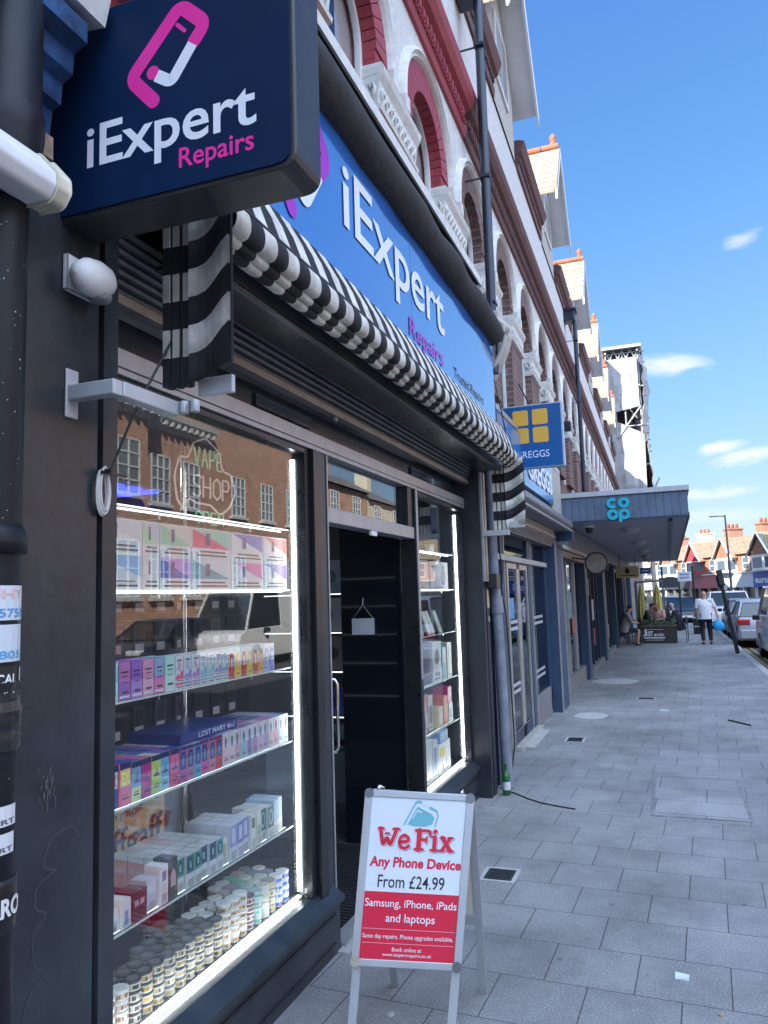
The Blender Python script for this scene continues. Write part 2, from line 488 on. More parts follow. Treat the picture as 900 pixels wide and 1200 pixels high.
# palette
BLACK = mat('black_paint', (0.027, 0.033, 0.040), 0.33, var=0.45, vs=4, bump=0.12, bs=30)
BLACK2 = mat('black_satin_frame', (0.014, 0.016, 0.019), 0.28, var=0.2)
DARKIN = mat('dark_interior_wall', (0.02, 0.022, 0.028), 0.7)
GREYALU = mat('grey_aluminium', (0.42, 0.43, 0.45), 0.4, 0.5, var=0.15, vs=12)
SHUT = mat('shutter_grey_metal', (0.17, 0.17, 0.18), 0.45, 0.3, var=0.25, vs=9)
WHITE = mat('white_paint', (0.78, 0.78, 0.77), 0.5, var=0.05)
DIRTYW = mat('weathered_white_paint', (0.66, 0.65, 0.62), 0.65, var=0.16, vs=9, bump=0.25, bs=30)
STUCCO = mat('white_roughcast', (0.62, 0.61, 0.60), 0.9, var=0.14, vs=14, bump=1.0, bs=55)
REDB = brick('red_painted_brick', (0.42, 0.055, 0.07), (0.34, 0.045, 0.06), (0.27, 0.035, 0.05), dirt=0.2)
REDP = mat('red_gloss_masonry', (0.33, 0.042, 0.058), 0.5, var=0.2, vs=10, bump=0.5, bs=35)
BROWNB = brick('brown_brick', (0.20, 0.10, 0.085), (0.13, 0.075, 0.07), (0.24, 0.21, 0.19), dirt=0.3)
BROWNP = mat('dark_terracotta_moulding', (0.13, 0.06, 0.055), 0.7, var=0.3, vs=12, bump=0.6, bs=40)
STONE = mat('weathered_stone', (0.50, 0.47, 0.43), 0.85, var=0.22, vs=12, bump=0.6, bs=40)
NAVY = mat('navy_sign_vinyl', (0.003, 0.018, 0.062), 0.5, var=0.1, spec=0.15)
FASCIA = mat('blue_gloss_fascia', (0.03, 0.15, 0.50), 0.10, var=0.05, vs=1.5, coat=1.0, spec=0.8)
PINK = mat('magenta_vinyl', (0.85, 0.03, 0.33), 0.45, var=0.03)
PURP = mat('purple_acrylic', (0.42, 0.02, 0.50), 0.3, var=0.03)
LETW = mat('white_lettering', (0.80, 0.82, 0.88), 0.45, var=0.02)
LED = glow('led_strip_light', (0.93, 0.97, 1.0), 4.6)
PANE = glass('shop_window_glass', (0.96, 0.98, 0.975), 1.78)
PANE2 = glass('side_window_glass', (0.96, 0.98, 0.975), 1.42)
SHELFG = glass('shelf_glass', (0.86, 0.94, 0.92), 1.5)
REDT = mat('red_vinyl', (0.66, 0.012, 0.05), 0.4, var=0.03)
DARKT = mat('dark_lettering', (0.012, 0.014, 0.02), 0.5, var=0.02)
# ================================================================== SETTING: ground
PAVE = brick('granite_paving', (0.355, 0.355, 0.36), (0.31, 0.31, 0.315), (0.085, 0.085, 0.088), 0.405, 0.405, 0.0030, 0.8, 0.35, 'flat', (0.235, 0.27), R_(2.5), 0.36, dirt=0.32)
ASPH = mat('asphalt', (0.055, 0.055, 0.06), 0.9, var=0.25, vs=3, bump=0.8, bs=160)
KERB = mat('granite_kerb', (0.38, 0.38, 0.38), 0.8, var=0.2, vs=20, bump=0.4, bs=90)
m = MB(); m.box(-2.05, 1.72, -30, 62, -0.35, 0.0, PAVE); tag(m.build('pavement'), kind='structure')
m = MB()
for k in range(96):
    y = -30 + k * 0.95
    m.box(1.722, 1.88, y, y + 0.942, -0.3, -0.002, KERB)
tag(m.build('kerb', bevel=0.012), kind='structure')
m = MB(); m.box(-400, 400, -300, 900, -0.6, -0.36, mat('far_ground', (0.13, 0.13, 0.12), 0.95)); tag(m.build('ground'), kind='structure')
m = MB()
m.box(1.88, 30, -40, 130, -0.355, -0.12, ASPH)
m.box(-25, 1.88, 62.0, 130, -0.355, -0.121, ASPH); tag(m.build('road'), kind='structure')
m = MB(); m.box(11.2, 14.2, -40, 56, -0.118, 0.0, PAVE); tag(m.build('far_pavement'), kind='structure')
YEL = mat('yellow_road_line', (0.30, 0.24, 0.11), 0.8, var=0.3, vs=30)
m = MB()
m.box(2.02, 2.10, 12, 60, -0.12, -0.116, YEL); m.box(2.2, 2.28, 12, 60, -0.12, -0.116, YEL)
tag(m.build('road_lines'), kind='structure')

# covers and marks set into the pavement
IRON = mat('dark_cast_iron', (0.045, 0.05, 0.06), 0.5, 0.5, var=0.3, vs=20, bump=0.8, bs=80)
CONC = mat('pale_concrete', (0.42, 0.42, 0.41), 0.9, var=0.15, vs=12, bump=0.3)
def cover(name, label, x0, x1, y0, y1, mtl, ribs=0, rim=None):
    t = thing(name, label, 'cover', ((x0 + x1) / 2, (y0 + y1) / 2, 0))
    m = MB(); m.box(x0, x1, y0, y1, 0.0005, 0.004, mtl)
    for k in range(ribs):
        y = y0 + (y1 - y0) * (k + 0.5) / ribs
        m.box(x0 + .02, x1 - .02, y - 0.008, y + 0.004, 0.004, 0.007, mtl)
    m.build('plate', t)
    r = MB(); w = 0.025; rm = rim or CONC
    r.box(x0 - w, x0, y0 - w, y1 + w, 0.0005, 0.005, rm); r.box(x1, x1 + w, y0 - w, y1 + w, 0.0005, 0.005, rm)
    r.box(x0, x1, y0 - w, y0, 0.0005, 0.005, rm); r.box(x0, x1, y1, y1 + w, 0.0005, 0.005, rm)
    r.build('rim', t)
    return t
cover('access_cover', 'small dark blue-grey metal cover in the paving just beyond the sandwich board', -1.24, -1.06, 5.0, 5.2, IRON, 7)
PAVE2 = brick('paved_cover', (0.36, 0.365, 0.375), (0.32, 0.325, 0.335), (0.16, 0.16, 0.165), 0.8, 0.42, 0.006, 0.8, 0.35, 'flat', (0.33, 0.2), R_(2.5), 0.22)
cover('inspection_cover', 'large square paved inspection cover in the middle of the pavement', -0.24, 0.46, 6.72, 8.1, PAVE2, 0, mat('worn_joint', (0.20, 0.20, 0.205), 0.8, var=.4, vs=9))
cover('drain_cover', 'small dark slotted drain cover in front of the bakery doors', -1.30, -1.12, 9.7, 9.98, IRON, 6)
cover('drain_grate', 'thin dark drain grate further along near the blue pillar', -0.62, -0.36, 13.6, 13.8, IRON, 5)
PALE = mat('pale_spill', (0.43, 0.43, 0.42), 0.9, var=0.1)
for i, (x, y, a, b, lab) in enumerate([(-1.2, 11.75, .24, .32, 'pale round patch of cement on the pavement beside the bakery step'),
                                       (-1.15, 16.2, .45, .5, 'wide pale oval patch on the pavement below the blue pillar')]):
    m = MB(); pts = [(x + a * math.cos(t * .35) * (1 + .08 * math.sin(t * 2.1)), y + b * math.sin(t * .35), .0008) for t in range(18)]
    top = [(p[0], p[1], .003) for p in pts]; k = len(pts)
    m.add(pts + top, [tuple(range(k, 2 * k))] + [(j, (j + 1) % k, k + (j + 1) % k, k + j) for j in range(k)], PALE)
    tag(m.build('cement_patch'), lab, 'patch', 'pale patches on the paving')
# litter
def litter(name, label, x, y, pts, mt, z=0.006):
    m = MB(); k = len(pts)
    lo = [(x + px, y + py, 0.001) for px, py in pts]; hi = [(x + px, y + py, z + 0.004 * ((i % 2))) for i, (px, py) in enumerate(pts)]
    m.add(lo + hi, [tuple(range(k - 1, -1, -1)), tuple(range(k, 2 * k))] + [(j, (j + 1) % k, k + (j + 1) % k, k + j) for j in range(k)], mt)
    return tag(m.build(name), label, 'litter')
litter('paper_scrap', 'small pale blue square of paper lying on the near paving', -0.07, 4.02, [(-.03, -.028), (.03, -.032), (.034, .026), (-.028, .03)], mat('pale_blue_paper', (.62, .72, .8), .7))
litter('tissue_scrap', 'crumpled white tissue on the paving under the sandwich board', -1.26, 3.32, [(-.02, -.012), (.0, -.02), (.02, -.006), (.012, .012), (-.006, .018)], mat('tissue', (.42, .41, .38), .9), 0.008)
litter('dry_leaf', 'tiny tan dry leaf on the near paving', 0.08, 3.72, [(-.012, 0), (0, -.008), (.014, .002), (.002, .01)], mat('tan_leaf', (.4, .28, .16), .9))
litter('white_chip', 'small white scrap far along the middle of the pavement', -0.2, 12.4, [(-.06, -.05), (.07, -.04), (.06, .05), (-.05, .05)], mat('chip', (.6, .6, .62), .8))
m = MB(); m.tube([(0.62, 11.6, .008), (0.75, 11.4, .008), (0.86, 11.2, .008)], .012, mat('black_rubber', (.015, .015, .016), .6), 6)
tag(m.build('rubber_strip'), 'short dark strip lying on the pavement at the right', 'litter')
m = MB(); m.tube([(-1.52, 7.2, .006), (-1.42, 7.12, .006), (-1.3, 6.98, .006), (-1.15, 6.86, .006), (-.98, 6.78, .006), (-.86, 6.74, .006)], .006, mat('black_rubber', (.015, .015, .016), .6), 6)
tag(m.build('loose_cable'), 'black cable lying across the paving from the foot of the grey drainpipe', 'cable')

# ================================================================== PHONE SHOP FRONT
XP, XG, XS = -1.60, -1.80, -1.72            # pilaster face, glass, stall riser
ZH = 2.60                                  # window head
shop = thing('phone_shop', 'black painted phone repair shop front with lit windows full of boxes under the blue sign', 'shop', (XS, 4.3, 0))
m = MB(); m.box(-2.2, XP, 1.56, 1.855, 0, 3.05, BLACK); m.box(-2.2, XP - 0.004, 1.885, 1.95, 0, 3.05, BLACK)
m.box(-2.2, XP - .03, 1.855, 1.885, 0, 3.05, mat('dark_red_groove', (.05, .006, .01), .4))
pl = m.build('pilaster', shop)
m = MB(); m.box(-2.2, XP, 6.93, 7.0, 0, 3.05, BLACK); m.box(-2.2, XP + .004, 7.03, 7.14, 0, 3.05, BLACK)
m.box(-2.2, XP - .02, 7.0, 7.03, 0, 3.05, mat('dark_red_groove', (.05, .006, .01), .4))
pr = m.build('pilaster', shop)
m = MB(); m.box(XP, XP + .02, 6.95, 6.99, 1.92, 2.93, GREYALU); m.box(XP, XP + .03, 7.0, 7.06, 1.92, 2.93, mat('stained_beige_metal', (.42, .36, .27), .5, .4, var=.3)); m.each('shutter_guide', shop)
# stall risers, one under each window
for (y0, y1) in ((1.95, 3.84), (5.42, 6.93)):
    m = MB()
    m.box(-2.0, XS, y0, y1, 0, .235, BLACK)
    m.sweep_y([(-2.0, .237), (XS + .012, .237), (XS + .03, .25), (XS + .03, .275), (XS + .005, .29), (XG + .035, .325), (-2.0, .325)], y0, y1, BLACK)
    m.box(XS, XS + .008, y0 + .06, y1 - .06, .05, .06, BLACK2); m.box(XS, XS + .008, y0 + .06, y1 - .06, .19, .2, BLACK2)
    m.build('stall_riser', shop)
def window_frame(y0, y1, name='window_frame'):
    m = MB()
    m.box(XG - .04, XG + .04, y0, y0 + .05, .325, ZH, BLACK2); m.box(XG - .04, XG + .04, y1 - .05, y1, .325, ZH, BLACK2)
    m.box(XG - .04, XG + .04, y0 + .05, y1 - .05, ZH - .03, ZH, BLACK2)
    return m.build(name, shop, bevel=.004)
f1 = window_frame(1.95, 3.66); f2 = window_frame(5.47, 6.93)
for fr, y0, y1 in ((f1, 2.0, 3.61), (f2, 5.52, 6.88)):
    m = MB(); m.box(XG - .004, XG + .004, y0, y1, .327, ZH - .03, PANE if y0 < 3 else PANE2); m.build('window_pane', fr)
    m = MB()
    m.box(XG - .04, XG - .02, y1 - .013, y1 - .003, .36, ZH - .06, LED)
    m.box(XG - .04, XG - .02, y0 + .02, y1 - .014, .336, .343, LED)
    m.box(XG - .04, XG - .025, y0 + .004, y0 + .016, .36, ZH - .06, LED)
    m.each('led_strip', fr)
# head: alu band, dark vents, post, transom
m = MB(); m.box(-1.84, -1.745, 1.95, 6.93, ZH + .003, ZH + .095, GREYALU); m.box(-1.85, -1.742, 1.95, 6.93, ZH + .025, ZH + .03, BLACK2); m.build('head_band', shop)
m = MB(); m.box(-1.84, -1.80, 1.95, 6.93, ZH + .097, 2.83, mat('dark_blue_panel', (.02, .03, .045), .2, var=.1)); m.build('vent_panel', shop)
m = MB(); m.box(-1.80, -1.785, 3.15, 3.75, 2.73, 2.79, mat('vent_glass', (.03, .05, .08), .08)); m.box(-1.80, -1.785, 5.5, 6.1, 2.72, 2.79, mat('vent_glass', (.03, .05, .08), .08)); m.each('vent', shop)
m = MB(); m.box(-1.86, -1.735, 3.664, 3.75, .0, ZH, BLACK2); m.box(-1.86, -1.75, 3.75, 3.86, .0, ZH, BLACK); m.box(-1.75, -1.742, 3.85, 3.862, .02, ZH, GREYALU)
m.box(-1.86, -1.735, 5.40, 5.465, 0.0, ZH, BLACK2); m.box(-1.735, -1.728, 5.41, 5.45, 1.2, ZH, GREYALU); m.box(-1.86, -1.75, 5.28, 5.40, 2.31, ZH, BLACK2)
m.each('door_post', shop, bevel=.003)
m = MB(); m.box(-1.85, -1.745, 3.862, 5.40, 2.225, 2.31, GREYALU); m.build('transom_bar', shop, bevel=.004)
m = MB(); m.box(XG - .004, XG + .004, 3.864, 5.278, 2.312, ZH - .002, PANE); m.build('transom_pane', shop)
m = MB(); m.box(-1.76, -1.745, 4.52, 4.62, 2.195, 2.224, WHITE); m.build('door_contact', shop)
# threshold and ribbed mat
m = MB(); m.box(-1.80, -1.70, 3.862, 5.40, 0, .02, GREYALU); m.box(-1.72, -1.66, 3.80, 5.42, 0, .006, CONC); m.build('threshold', shop)
m = MB(); RUB = mat('black_rubber_mat', (.018, .019, .022), .6)
m.box(-3.0, -1.81, 3.862, 5.38, 0, .015, RUB)
for k in range(38): m.box(-3.0, -1.81, 3.87 + k * .04, 3.89 + k * .04, .015, .022, RUB)
m.build('door_mat', shop)
# door leaf standing ajar, seen edge on
hx, hy = -1.79, 3.885; dd = Vector((-.425, .905, 0)).normalized(); nn = Vector((dd.y, -dd.x, 0))
Fd = lambda u, v, h=0.0: Vector((hx, hy, 0)) + dd * u + Vector((0, 0, 1)) * v + nn * h
m = MB()
m.fbox(Fd, 0, .07, .03, 2.21, -.02, .02, BLACK2); m.fbox(Fd, .80, .87, .03, 2.21, -.02, .02, BLACK2)
m.fbox(Fd, .07, .80, .03, .18, -.02, .02, BLACK2); m.fbox(Fd, .07, .80, 2.13, 2.21, -.02, .02, BLACK2)
door = m.build('door', shop, bevel=.003)
m = MB(); m.fbox(Fd, .07, .80, .18, 2.13, -.004, .004, PANE); m.build('door_pane', door)
CHROME = mat('chrome', (.7, .7, .72), .12, 1.0, var=.03)
m = MB(); m.tube([Fd(.83, .82, .02), Fd(.83, .82, .06), Fd(.83, .85, .075), Fd(.83, 1.25, .075), Fd(.83, 1.28, .06), Fd(.83, 1.28, .02)], .012, CHROME, 8); m.build('handle', door)
# shutter box, curtain, bottom bar
DGREY = mat('charcoal_metal_box', (.12, .122, .128), .4, .2, var=.2, vs=5)
m = MB(); m.box(-1.425, -1.40, 2.13, 7.0, 2.94, 3.14, DGREY); m.box(-1.60, -1.425, 2.13, 7.0, 2.945, 2.965, BLACK2); m.box(-1.405, -1.392, 2.13, 7.0, 2.938, 2.952, BLACK2)
m.box(-1.78, -1.60, 6.98, 7.0, 2.95, 3.2, DGREY)
m.build('shutter_box', shop, bevel=.003)
m = MB()
for k in range(7):
    z = 2.86 + k * .028
    m.sweep_y([(-1.72, z), (-1.70 + k * .012, z + .004), (-1.694 + k * .012, z + .013), (-1.70 + k * .012, z + .022), (-1.72, z + .026)], 1.96, 6.92, SHUT)
m.build('roller_shutter', shop)
m = MB(); m.box(-1.74, -1.69, 1.96, 6.92, 2.825, 2.858, mat('silver_bar', (.36, .35, .34), .4, .6, var=.2)); m.box(-1.72, -1.705, 3.9, 3.93, 2.80, 2.826, GREYALU); m.build('shutter_bar', shop)
# interior shell
m = MB(); m.box(-6.5, -1.98, 1.4, 7.4, -.1, .012, mat('shop_floor', (.05, .052, .06), .3)); m.build('shop_floor', shop)
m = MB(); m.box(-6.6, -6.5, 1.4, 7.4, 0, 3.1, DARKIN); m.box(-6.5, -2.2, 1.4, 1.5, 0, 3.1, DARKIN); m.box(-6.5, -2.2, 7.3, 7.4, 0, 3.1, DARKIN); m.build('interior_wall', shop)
m = MB(); m.box(-6.6, -1.78, 1.4, 7.4, 3.08, 3.2, mat('shop_ceiling', (.25, .25, .27), .8)); m.build('ceiling', shop)
m = MB(); m.box(-2.36, -1.87, 5.42, 5.465, .012, ZH + .2, mat('gloss_black_panel', (.006, .010, .016), .05, var=.03, coat=1.0, spec=.8)); m.build('display_side_panel', shop)
m = MB()
BLUEL = glow('blue_ceiling_light', (.04, .06, 1.0), .9)
for k in range(3): m.box(-5.95, -5.35, 6.45 + k * .30, 6.62 + k * .30, 3.05, 3.078, BLUEL)
m.each('ceiling_light', shop)
m = MB()
WL = glow('white_ceiling_light', (.9, .95, 1.0), 16.0)
m.box(-6.2, -6.0, 2.0, 5.5, 3.06, 3.078, WL); m.each('ceiling_light', shop)

# graffiti scratched on the left pilaster (thin raised paint lines of the same thing)
GRAF = mat('faded_grey_graffiti', (.055, .062, .07), .5, var=.1)
Fp = frame((XP, 1.56, 0), (0, 1, 0), (0, 0, 1))
m = MB()
def squig(pts, w, r=.03): m.ribbon(Fp, fillet(pts, r), w, .0012 + .0002 * rnd.random(), GRAF, cap=False)
squig([(.24, 1.16), (.21, 1.20), (.13, 1.19), (.10, 1.12), (.15, 1.10)], .005)
squig([(.15, 1.10), (.08, 1.08), (.08, 1.02), (.13, 1.0), (.07, .97), (.08, .88), (.12, .86)], .004)
squig([(.14, .86), (.06, .82), (.03, .72), (.06, .66), (.12, .69)], .004)
squig([(.09, .70), (.16, .62), (.20, .58), (.12, .66), (.09, .52), (.10, .46)], .004)
squig([(.12, .48), (.18, .53), (.21, .47), (.16, .40), (.10, .42), (.07, .36)], .004)
squig([(.08, .36), (.17, .37), (.19, .29), (.12, .21), (.06, .25), (.07, .33)], .004)
squig([(.16, .22), (.13, .10), (.06, .14), (.05, .12)], .006)
m.build('graffiti', pl)
m = MB(); m.ribbon(Fp, [(.02, .39), (.05, .45), (.12, .50), (.17, .56), (.29, .60)], .003, .0016, mat('pink_scratch', (.30, .05, .09), .6), cap=False); m.build('scratch', pl)
m = MB()
for k in range(26):
    u, v = .12 + rnd.gauss(0, .018), 1.33 + rnd.gauss(0, .03); l = rnd.uniform(.008, .03)
    m.ribbon(Fp, [(u, v), (u + rnd.uniform(-.006, .006), v - l)], .0035, .001 + .00008 * k, mat('scuffed_primer', (.10, .10, .10), .8), cap=False)
m.build('scuff', pl)

# ------------------------------------------------------------------ fascia sign over the shop
XF = -1.42
sg = thing('fascia_sign', 'long glossy blue fascia sign reading iExpert Repairs in white and purple letters', 'sign', (XF, 4.5, 3.2))
m = MB(); m.box(XF - .05, XF, 1.95, 4.496, 3.16, 4.16, FASCIA); m.box(XF - .05, XF, 4.502, 6.98, 3.16, 4.16, FASCIA); m.build('sign_panel', sg)
Ff = frame((XF, 0, 0), (0, 1, 0), (0, 0, 1))
text('iExpert', sg, LETW, Ff, 3.40, 3.56, 1.86, .46, .006, bold=.010, label='white iExpert letters')
text('Repairs', sg, PURP, Ff, 4.43, 3.39, .77, .16, .006, bold=.010, label='purple Repairs letters')
text('Trusted', sg, DARKT, Ff, 5.50, 3.44, .46, .08, .004, label='small dark letters reading Trusted')
text('Repairs', sg, DARKT, Ff, 6.02, 3.42, .46, .10, .004, label='small dark letters reading Repairs')
def phone_logo(F, s, ox, oz, a, b, h, root):
    """tilted phone outline that turns into a tick; F frame, s scale"""
    P = lambda u, v: (ox + u * s, oz + v * s)
    m = MB(); w = .043 * s / 1.0
    m.ribbon(F, fillet([P(.078, -.086), P(0, 0), P(.168, .178), P(.25, .10), P(.213, .056)], .03 * s), w, h, a, cap=True)
    c = P(.076, 0.0); m.prism(F, arc(c[0], c[1], .021 * s, 0, 345, 15), 0, h, a)
    m.ribbon(F, [P(.158, .122), P(.182, .097)], .012 * s, h, a)
    m.build('logo', root)
    m = MB()
    m.ribbon(F, fillet([P(.208, .05), P(.138, -.045), P(.088, -.012)], .02 * s), .036 * s, h + .0004, b, cap=False); m.build('logo_tick', root)
phone_logo(Ff, 2.25, 2.65, 3.68, PURP, LETW, .006, sg)
# black roll of fabric above the sign
m = MB()
path = [(-1.43 + .008 * math.sin(k * 1.3), 1.9 + k * .22, 4.26 + .006 * math.sin(k * 2.1)) for k in range(24)]
m.tube(path, [.128 + .006 * math.sin(k * 1.7) for k in range(24)], mat('black_weathered_fabric', (.03, .03, .032), .85, var=.4, vs=7, bump=.6, bs=25), 18)
tag(m.build('fabric_roll'), 'long black weathered roll of fabric running along the top of the blue fascia', 'awning roll')
m = MB(); m.box(-1.66, -1.33, 1.9, 6.2, 4.42, 4.44, mat('brown_wood_trim', (.12, .07, .06), .6)); m.box(-1.34, -1.325, 1.9, 6.2, 4.40, 4.47, DIRTYW)
tag(m.build('ledge_board'), 'narrow white edged board lying on top of the black roll', 'board')

# ------------------------------------------------------------------ projecting sign
YS = 1.69
ps = thing('projecting_sign', 'large dark navy projecting box sign with magenta phone logo and iExpert Repairs', 'sign', (-1.25, YS, 2.8))
CASE = mat('charcoal_sign_case', (.03, .031, .035), .4, var=.25, vs=8)
m = MB()
Fs = frame((0, YS, 0), (1, 0, 0), (0, 0, 1))
ol = rrect(-1.645, -.832, 2.922, 3.558, .05)
m.prism(Fs, ol, -.16, -.004, CASE); case = m.build('case', ps, bevel=.006)
m = MB(); m.prism(Fs, rrect(-1.634, -.846, 2.935, 3.545, .045), -.003, .002, NAVY); m.build('face', ps)
text('iExpert', ps, LETW, Fs, -1.505, 3.022, .56, .17, .0028, bold=.014, label='white iExpert letters')
text('Repairs', ps, PINK, Fs, -1.188, 2.972, .235, .077, .0028, bold=.012, label='magenta Repairs letters')
phone_logo(Fs, 1.0, -1.351, 3.298, PINK, LETW, .0028, ps)
m = MB(); m.box(-1.66, -1.60, YS + .06, YS + .12, 2.95, 3.4, BLACK2); m.build('bracket', ps)

# ------------------------------------------------------------------ folded striped awning (Dutch canopy)
AWK = mat('black_awning_canvas', (.016, .017, .020), .85, var=.2, vs=20, bump=.3, bs=200)
AWW = mat('cream_awning_canvas', (.62, .60, .55), .85, var=.3, vs=11, bump=.3, bs=200)
aw = thing('striped_awning', 'folded black and cream striped canopy running under the blue fascia', 'awning', (-1.3, 4.5, 2.3))
Y0, Y1, PW = 2.09, 7.06, .0885
n = int(round((Y1 - Y0) / PW))
def canvas(prof, name, sag=.01, stag=0.0, sub=4):
    m = MB()
    if len(prof) > 4:                      # round the folds off
        P3 = [Vector(p) for p in prof]; pr2 = [prof[0]]
        for i in range(len(P3) - 1):
            a, b, c_, d = P3[max(i - 1, 0)], P3[i], P3[i + 1], P3[min(i + 2, len(P3) - 1)]
            for t in (.333, .667, 1.0):
                pr2.append(tuple(.5 * ((2 * b) + (c_ - a) * t + (2 * a - 5 * b + 4 * c_ - d) * t * t + (3 * b - a - 3 * c_ + d) * t ** 3)))
        prof = pr2
    for i in range(n):
        mt = (AWW, AWK)[(i) % 2]
        ys = [Y0 + (i + j / sub) * (Y1 - Y0) / n for j in range(sub + 1)]
        for j in range(sub):
            def pt(p, yy, t):
                wob = math.sin(yy * 5.1) + .8 * math.sin(yy * 13.7 + 1.3) + .6 * math.sin(yy * 2.3 + .4)
                b = sag * (.75 + .45 * math.sin(i * 2.7 + p[0] * 40)) * math.sin(math.pi * t) * p[2] + stag * wob * min(1, p[2] + .15)
                return (p[0] + b, yy, p[1] - b * .9)
            for a, b in zip(prof[:-1], prof[1:]):
                m.add([pt(a, ys[j], j / sub), pt(b, ys[j], j / sub), pt(b, ys[j + 1], (j + 1) / sub), pt(a, ys[j + 1], (j + 1) / sub)], [(0, 1, 2, 3)], mt, True)
    o = m.build(name, aw, weld=True)
    return o
canvas([(-1.415, 3.395, 0), (-1.37, 3.345, .2), (-1.31, 3.235, .2), (-1.268, 3.118, 0)], 'canvas', .004)
canvas([(-1.266, 3.112, 0), (-1.250, 3.102, .5), (-1.239, 3.072, 1), (-1.240, 3.036, 1), (-1.256, 3.012, .8), (-1.29, 3.010, .3)], 'valance', .010, .004)
canvas([(-1.282, 3.022, 0), (-1.275, 3.006, .8), (-1.279, 2.990, 1), (-1.295, 2.983, .8), (-1.32, 2.990, .4)], 'canvas_fold', .006, .004)
canvas([(-1.308, 3.000, 0), (-1.302, 2.985, .8), (-1.306, 2.970, 1), (-1.322, 2.964, .8), (-1.35, 2.975, .4)], 'canvas_fold', .005, .005)
m = MB(); m.tube([(-1.264, Y0 - .01, 3.118), (-1.264, Y1, 3.118)], .008, BLACK2, 8); m.tube([(-1.33, Y0, 3.03), (-1.33, Y1, 3.03)], .03, BLACK2, 8); m.build('front_bar', aw)
def side_flap(y, x0, x1, z0, z1, k0, name):
    """folded end of the canopy: a wide striped panel and the edges of the pleats behind it"""
    m = MB(); nb = 7; H_ = z1 - z0
    xm = x0 + (x1 - x0) * .40
    for i in range(nb):
        mt = (AWK, AWW)[(i + k0) % 2]
        for j in range(6):
            ta, tb = j / 6, (j + 1) / 6
            xa, xb = xm + (x1 - xm) * ta, xm + (x1 - xm) * tb
            def zz(s, t):
                v = z0 + H_ * s / nb + (.085 * (t ** 1.4) if 0 < s < nb else (.05 * t if s == 0 else 0.05 * t))
                return min(v, z1 + .05)
            dy = lambda t: y + .015 * math.sin(t * 5)
            vs = [(xa, dy(ta), zz(i, ta)), (xb, dy(tb), zz(i, tb)), (xb, dy(tb), zz(i + 1, tb)), (xa, dy(ta), zz(i + 1, ta))]
            m.add(vs + [(v[0], v[1] + .008, v[2]) for v in vs], [(0, 1, 2, 3), (7, 6, 5, 4), (0, 4, 5, 1), (3, 2, 6, 7)], mt, True)
    for p in range(3):
        xa = x0 + (xm - x0) * p / 3; xb = xa + (xm - x0) * .24
        for i in range(nb):
            mt = (AWK, AWW)[(i + k0) % 2]
            m.box(xa, xb, y + .01 + p * .004, y + .05, z0 + H_ * i / nb, z0 + H_ * (i + 1) / nb, mt)
        m.tube([(xb + .006, y + .02, z0 - .01), (xb + .006, y + .02, z1)], .006, AWK, 6)
    m.tube([(x1, y, z0 + .04), (x1, y, z1 + .05)], .006, AWK, 6)
    m.build(name, aw)
side_flap(2.03, -1.50, -1.235, 2.50, 3.16, 0, 'side_flap')
side_flap(7.0, -1.49, -1.19, 2.39, 3.0, 1, 'side_flap')
ARMW = mat('grey_white_bracket', (.48, .49, .52), .4, .2, var=.08)
m = MB()
m.box(-1.60, -1.592, 1.715, 1.765, 2.345, 2.49, ARMW); m.box(-1.592, -1.43, 1.72, 1.76, 2.395, 2.44, ARMW); m.box(-1.47, -1.425, 1.76, 2.03, 2.395, 2.44, ARMW)
m.box(-1.40, -1.27, 2.09, 2.11, 2.47, 2.53, ARMW)
for k in range(4): m.lathe([(.0, 2.40), (.016, 2.402), (.016, 2.44), (0, 2.444)], -1.49 + k * .04, 2.03, GREYALU, 8)
for z in (2.365, 2.47): m.lathe([(0, z), (.006, z)], -1.59, 1.74, DARKT, 6)
m.build('wall_bracket', aw, bevel=.004)
m = MB(); m.box(-1.60, -1.59, 6.95, 7.0, 2.28, 2.42, ARMW); m.box(-1.59, -1.34, 6.955, 6.995, 2.335, 2.385, ARMW); m.box(-1.34, -1.20, 7.0, 7.02, 2.40, 2.46, ARMW); m.build('wall_bracket', aw, bevel=.004)
m = MB(); m.tube([(-1.47, 2.05, 2.66), (-1.53, 1.95, 2.42), (-1.585, 1.89, 2.2)], .004, BLACK2, 6); m.build('pull_cord', aw)
# coiled cord on a cleat
m = MB(); CORD = mat('white_cord', (.62, .61, .58), .8)
for k in range(7):
    w = .018 + .004 * (k % 3); zc = 2.145 + .004 * ((k * 3) % 5 - 2); xx = XP + .012 + .004 * (k % 4)
    m.tube([(xx, 1.862 + w * math.cos(t * math.pi / 8) + .002 * math.sin(k), zc + .066 * math.sin(t * math.pi / 8)) for t in range(16)], .0035, CORD, 6, closed=True)
tag(m.build('coiled_cord'), 'coil of white cord hanging on a cleat on the black pilaster', 'cord')
m = MB(); m.bar((XP, 1.862, 2.205), (XP + .05, 1.862, 2.205), .012, .012, BLACK2); m.bar((XP + .03, 1.84, 2.20), (XP + .03, 1.95, 2.20), .008, .008, BLACK2)
tag(m.build('cleat'), 'small black cleat holding the coiled cord', 'cleat')
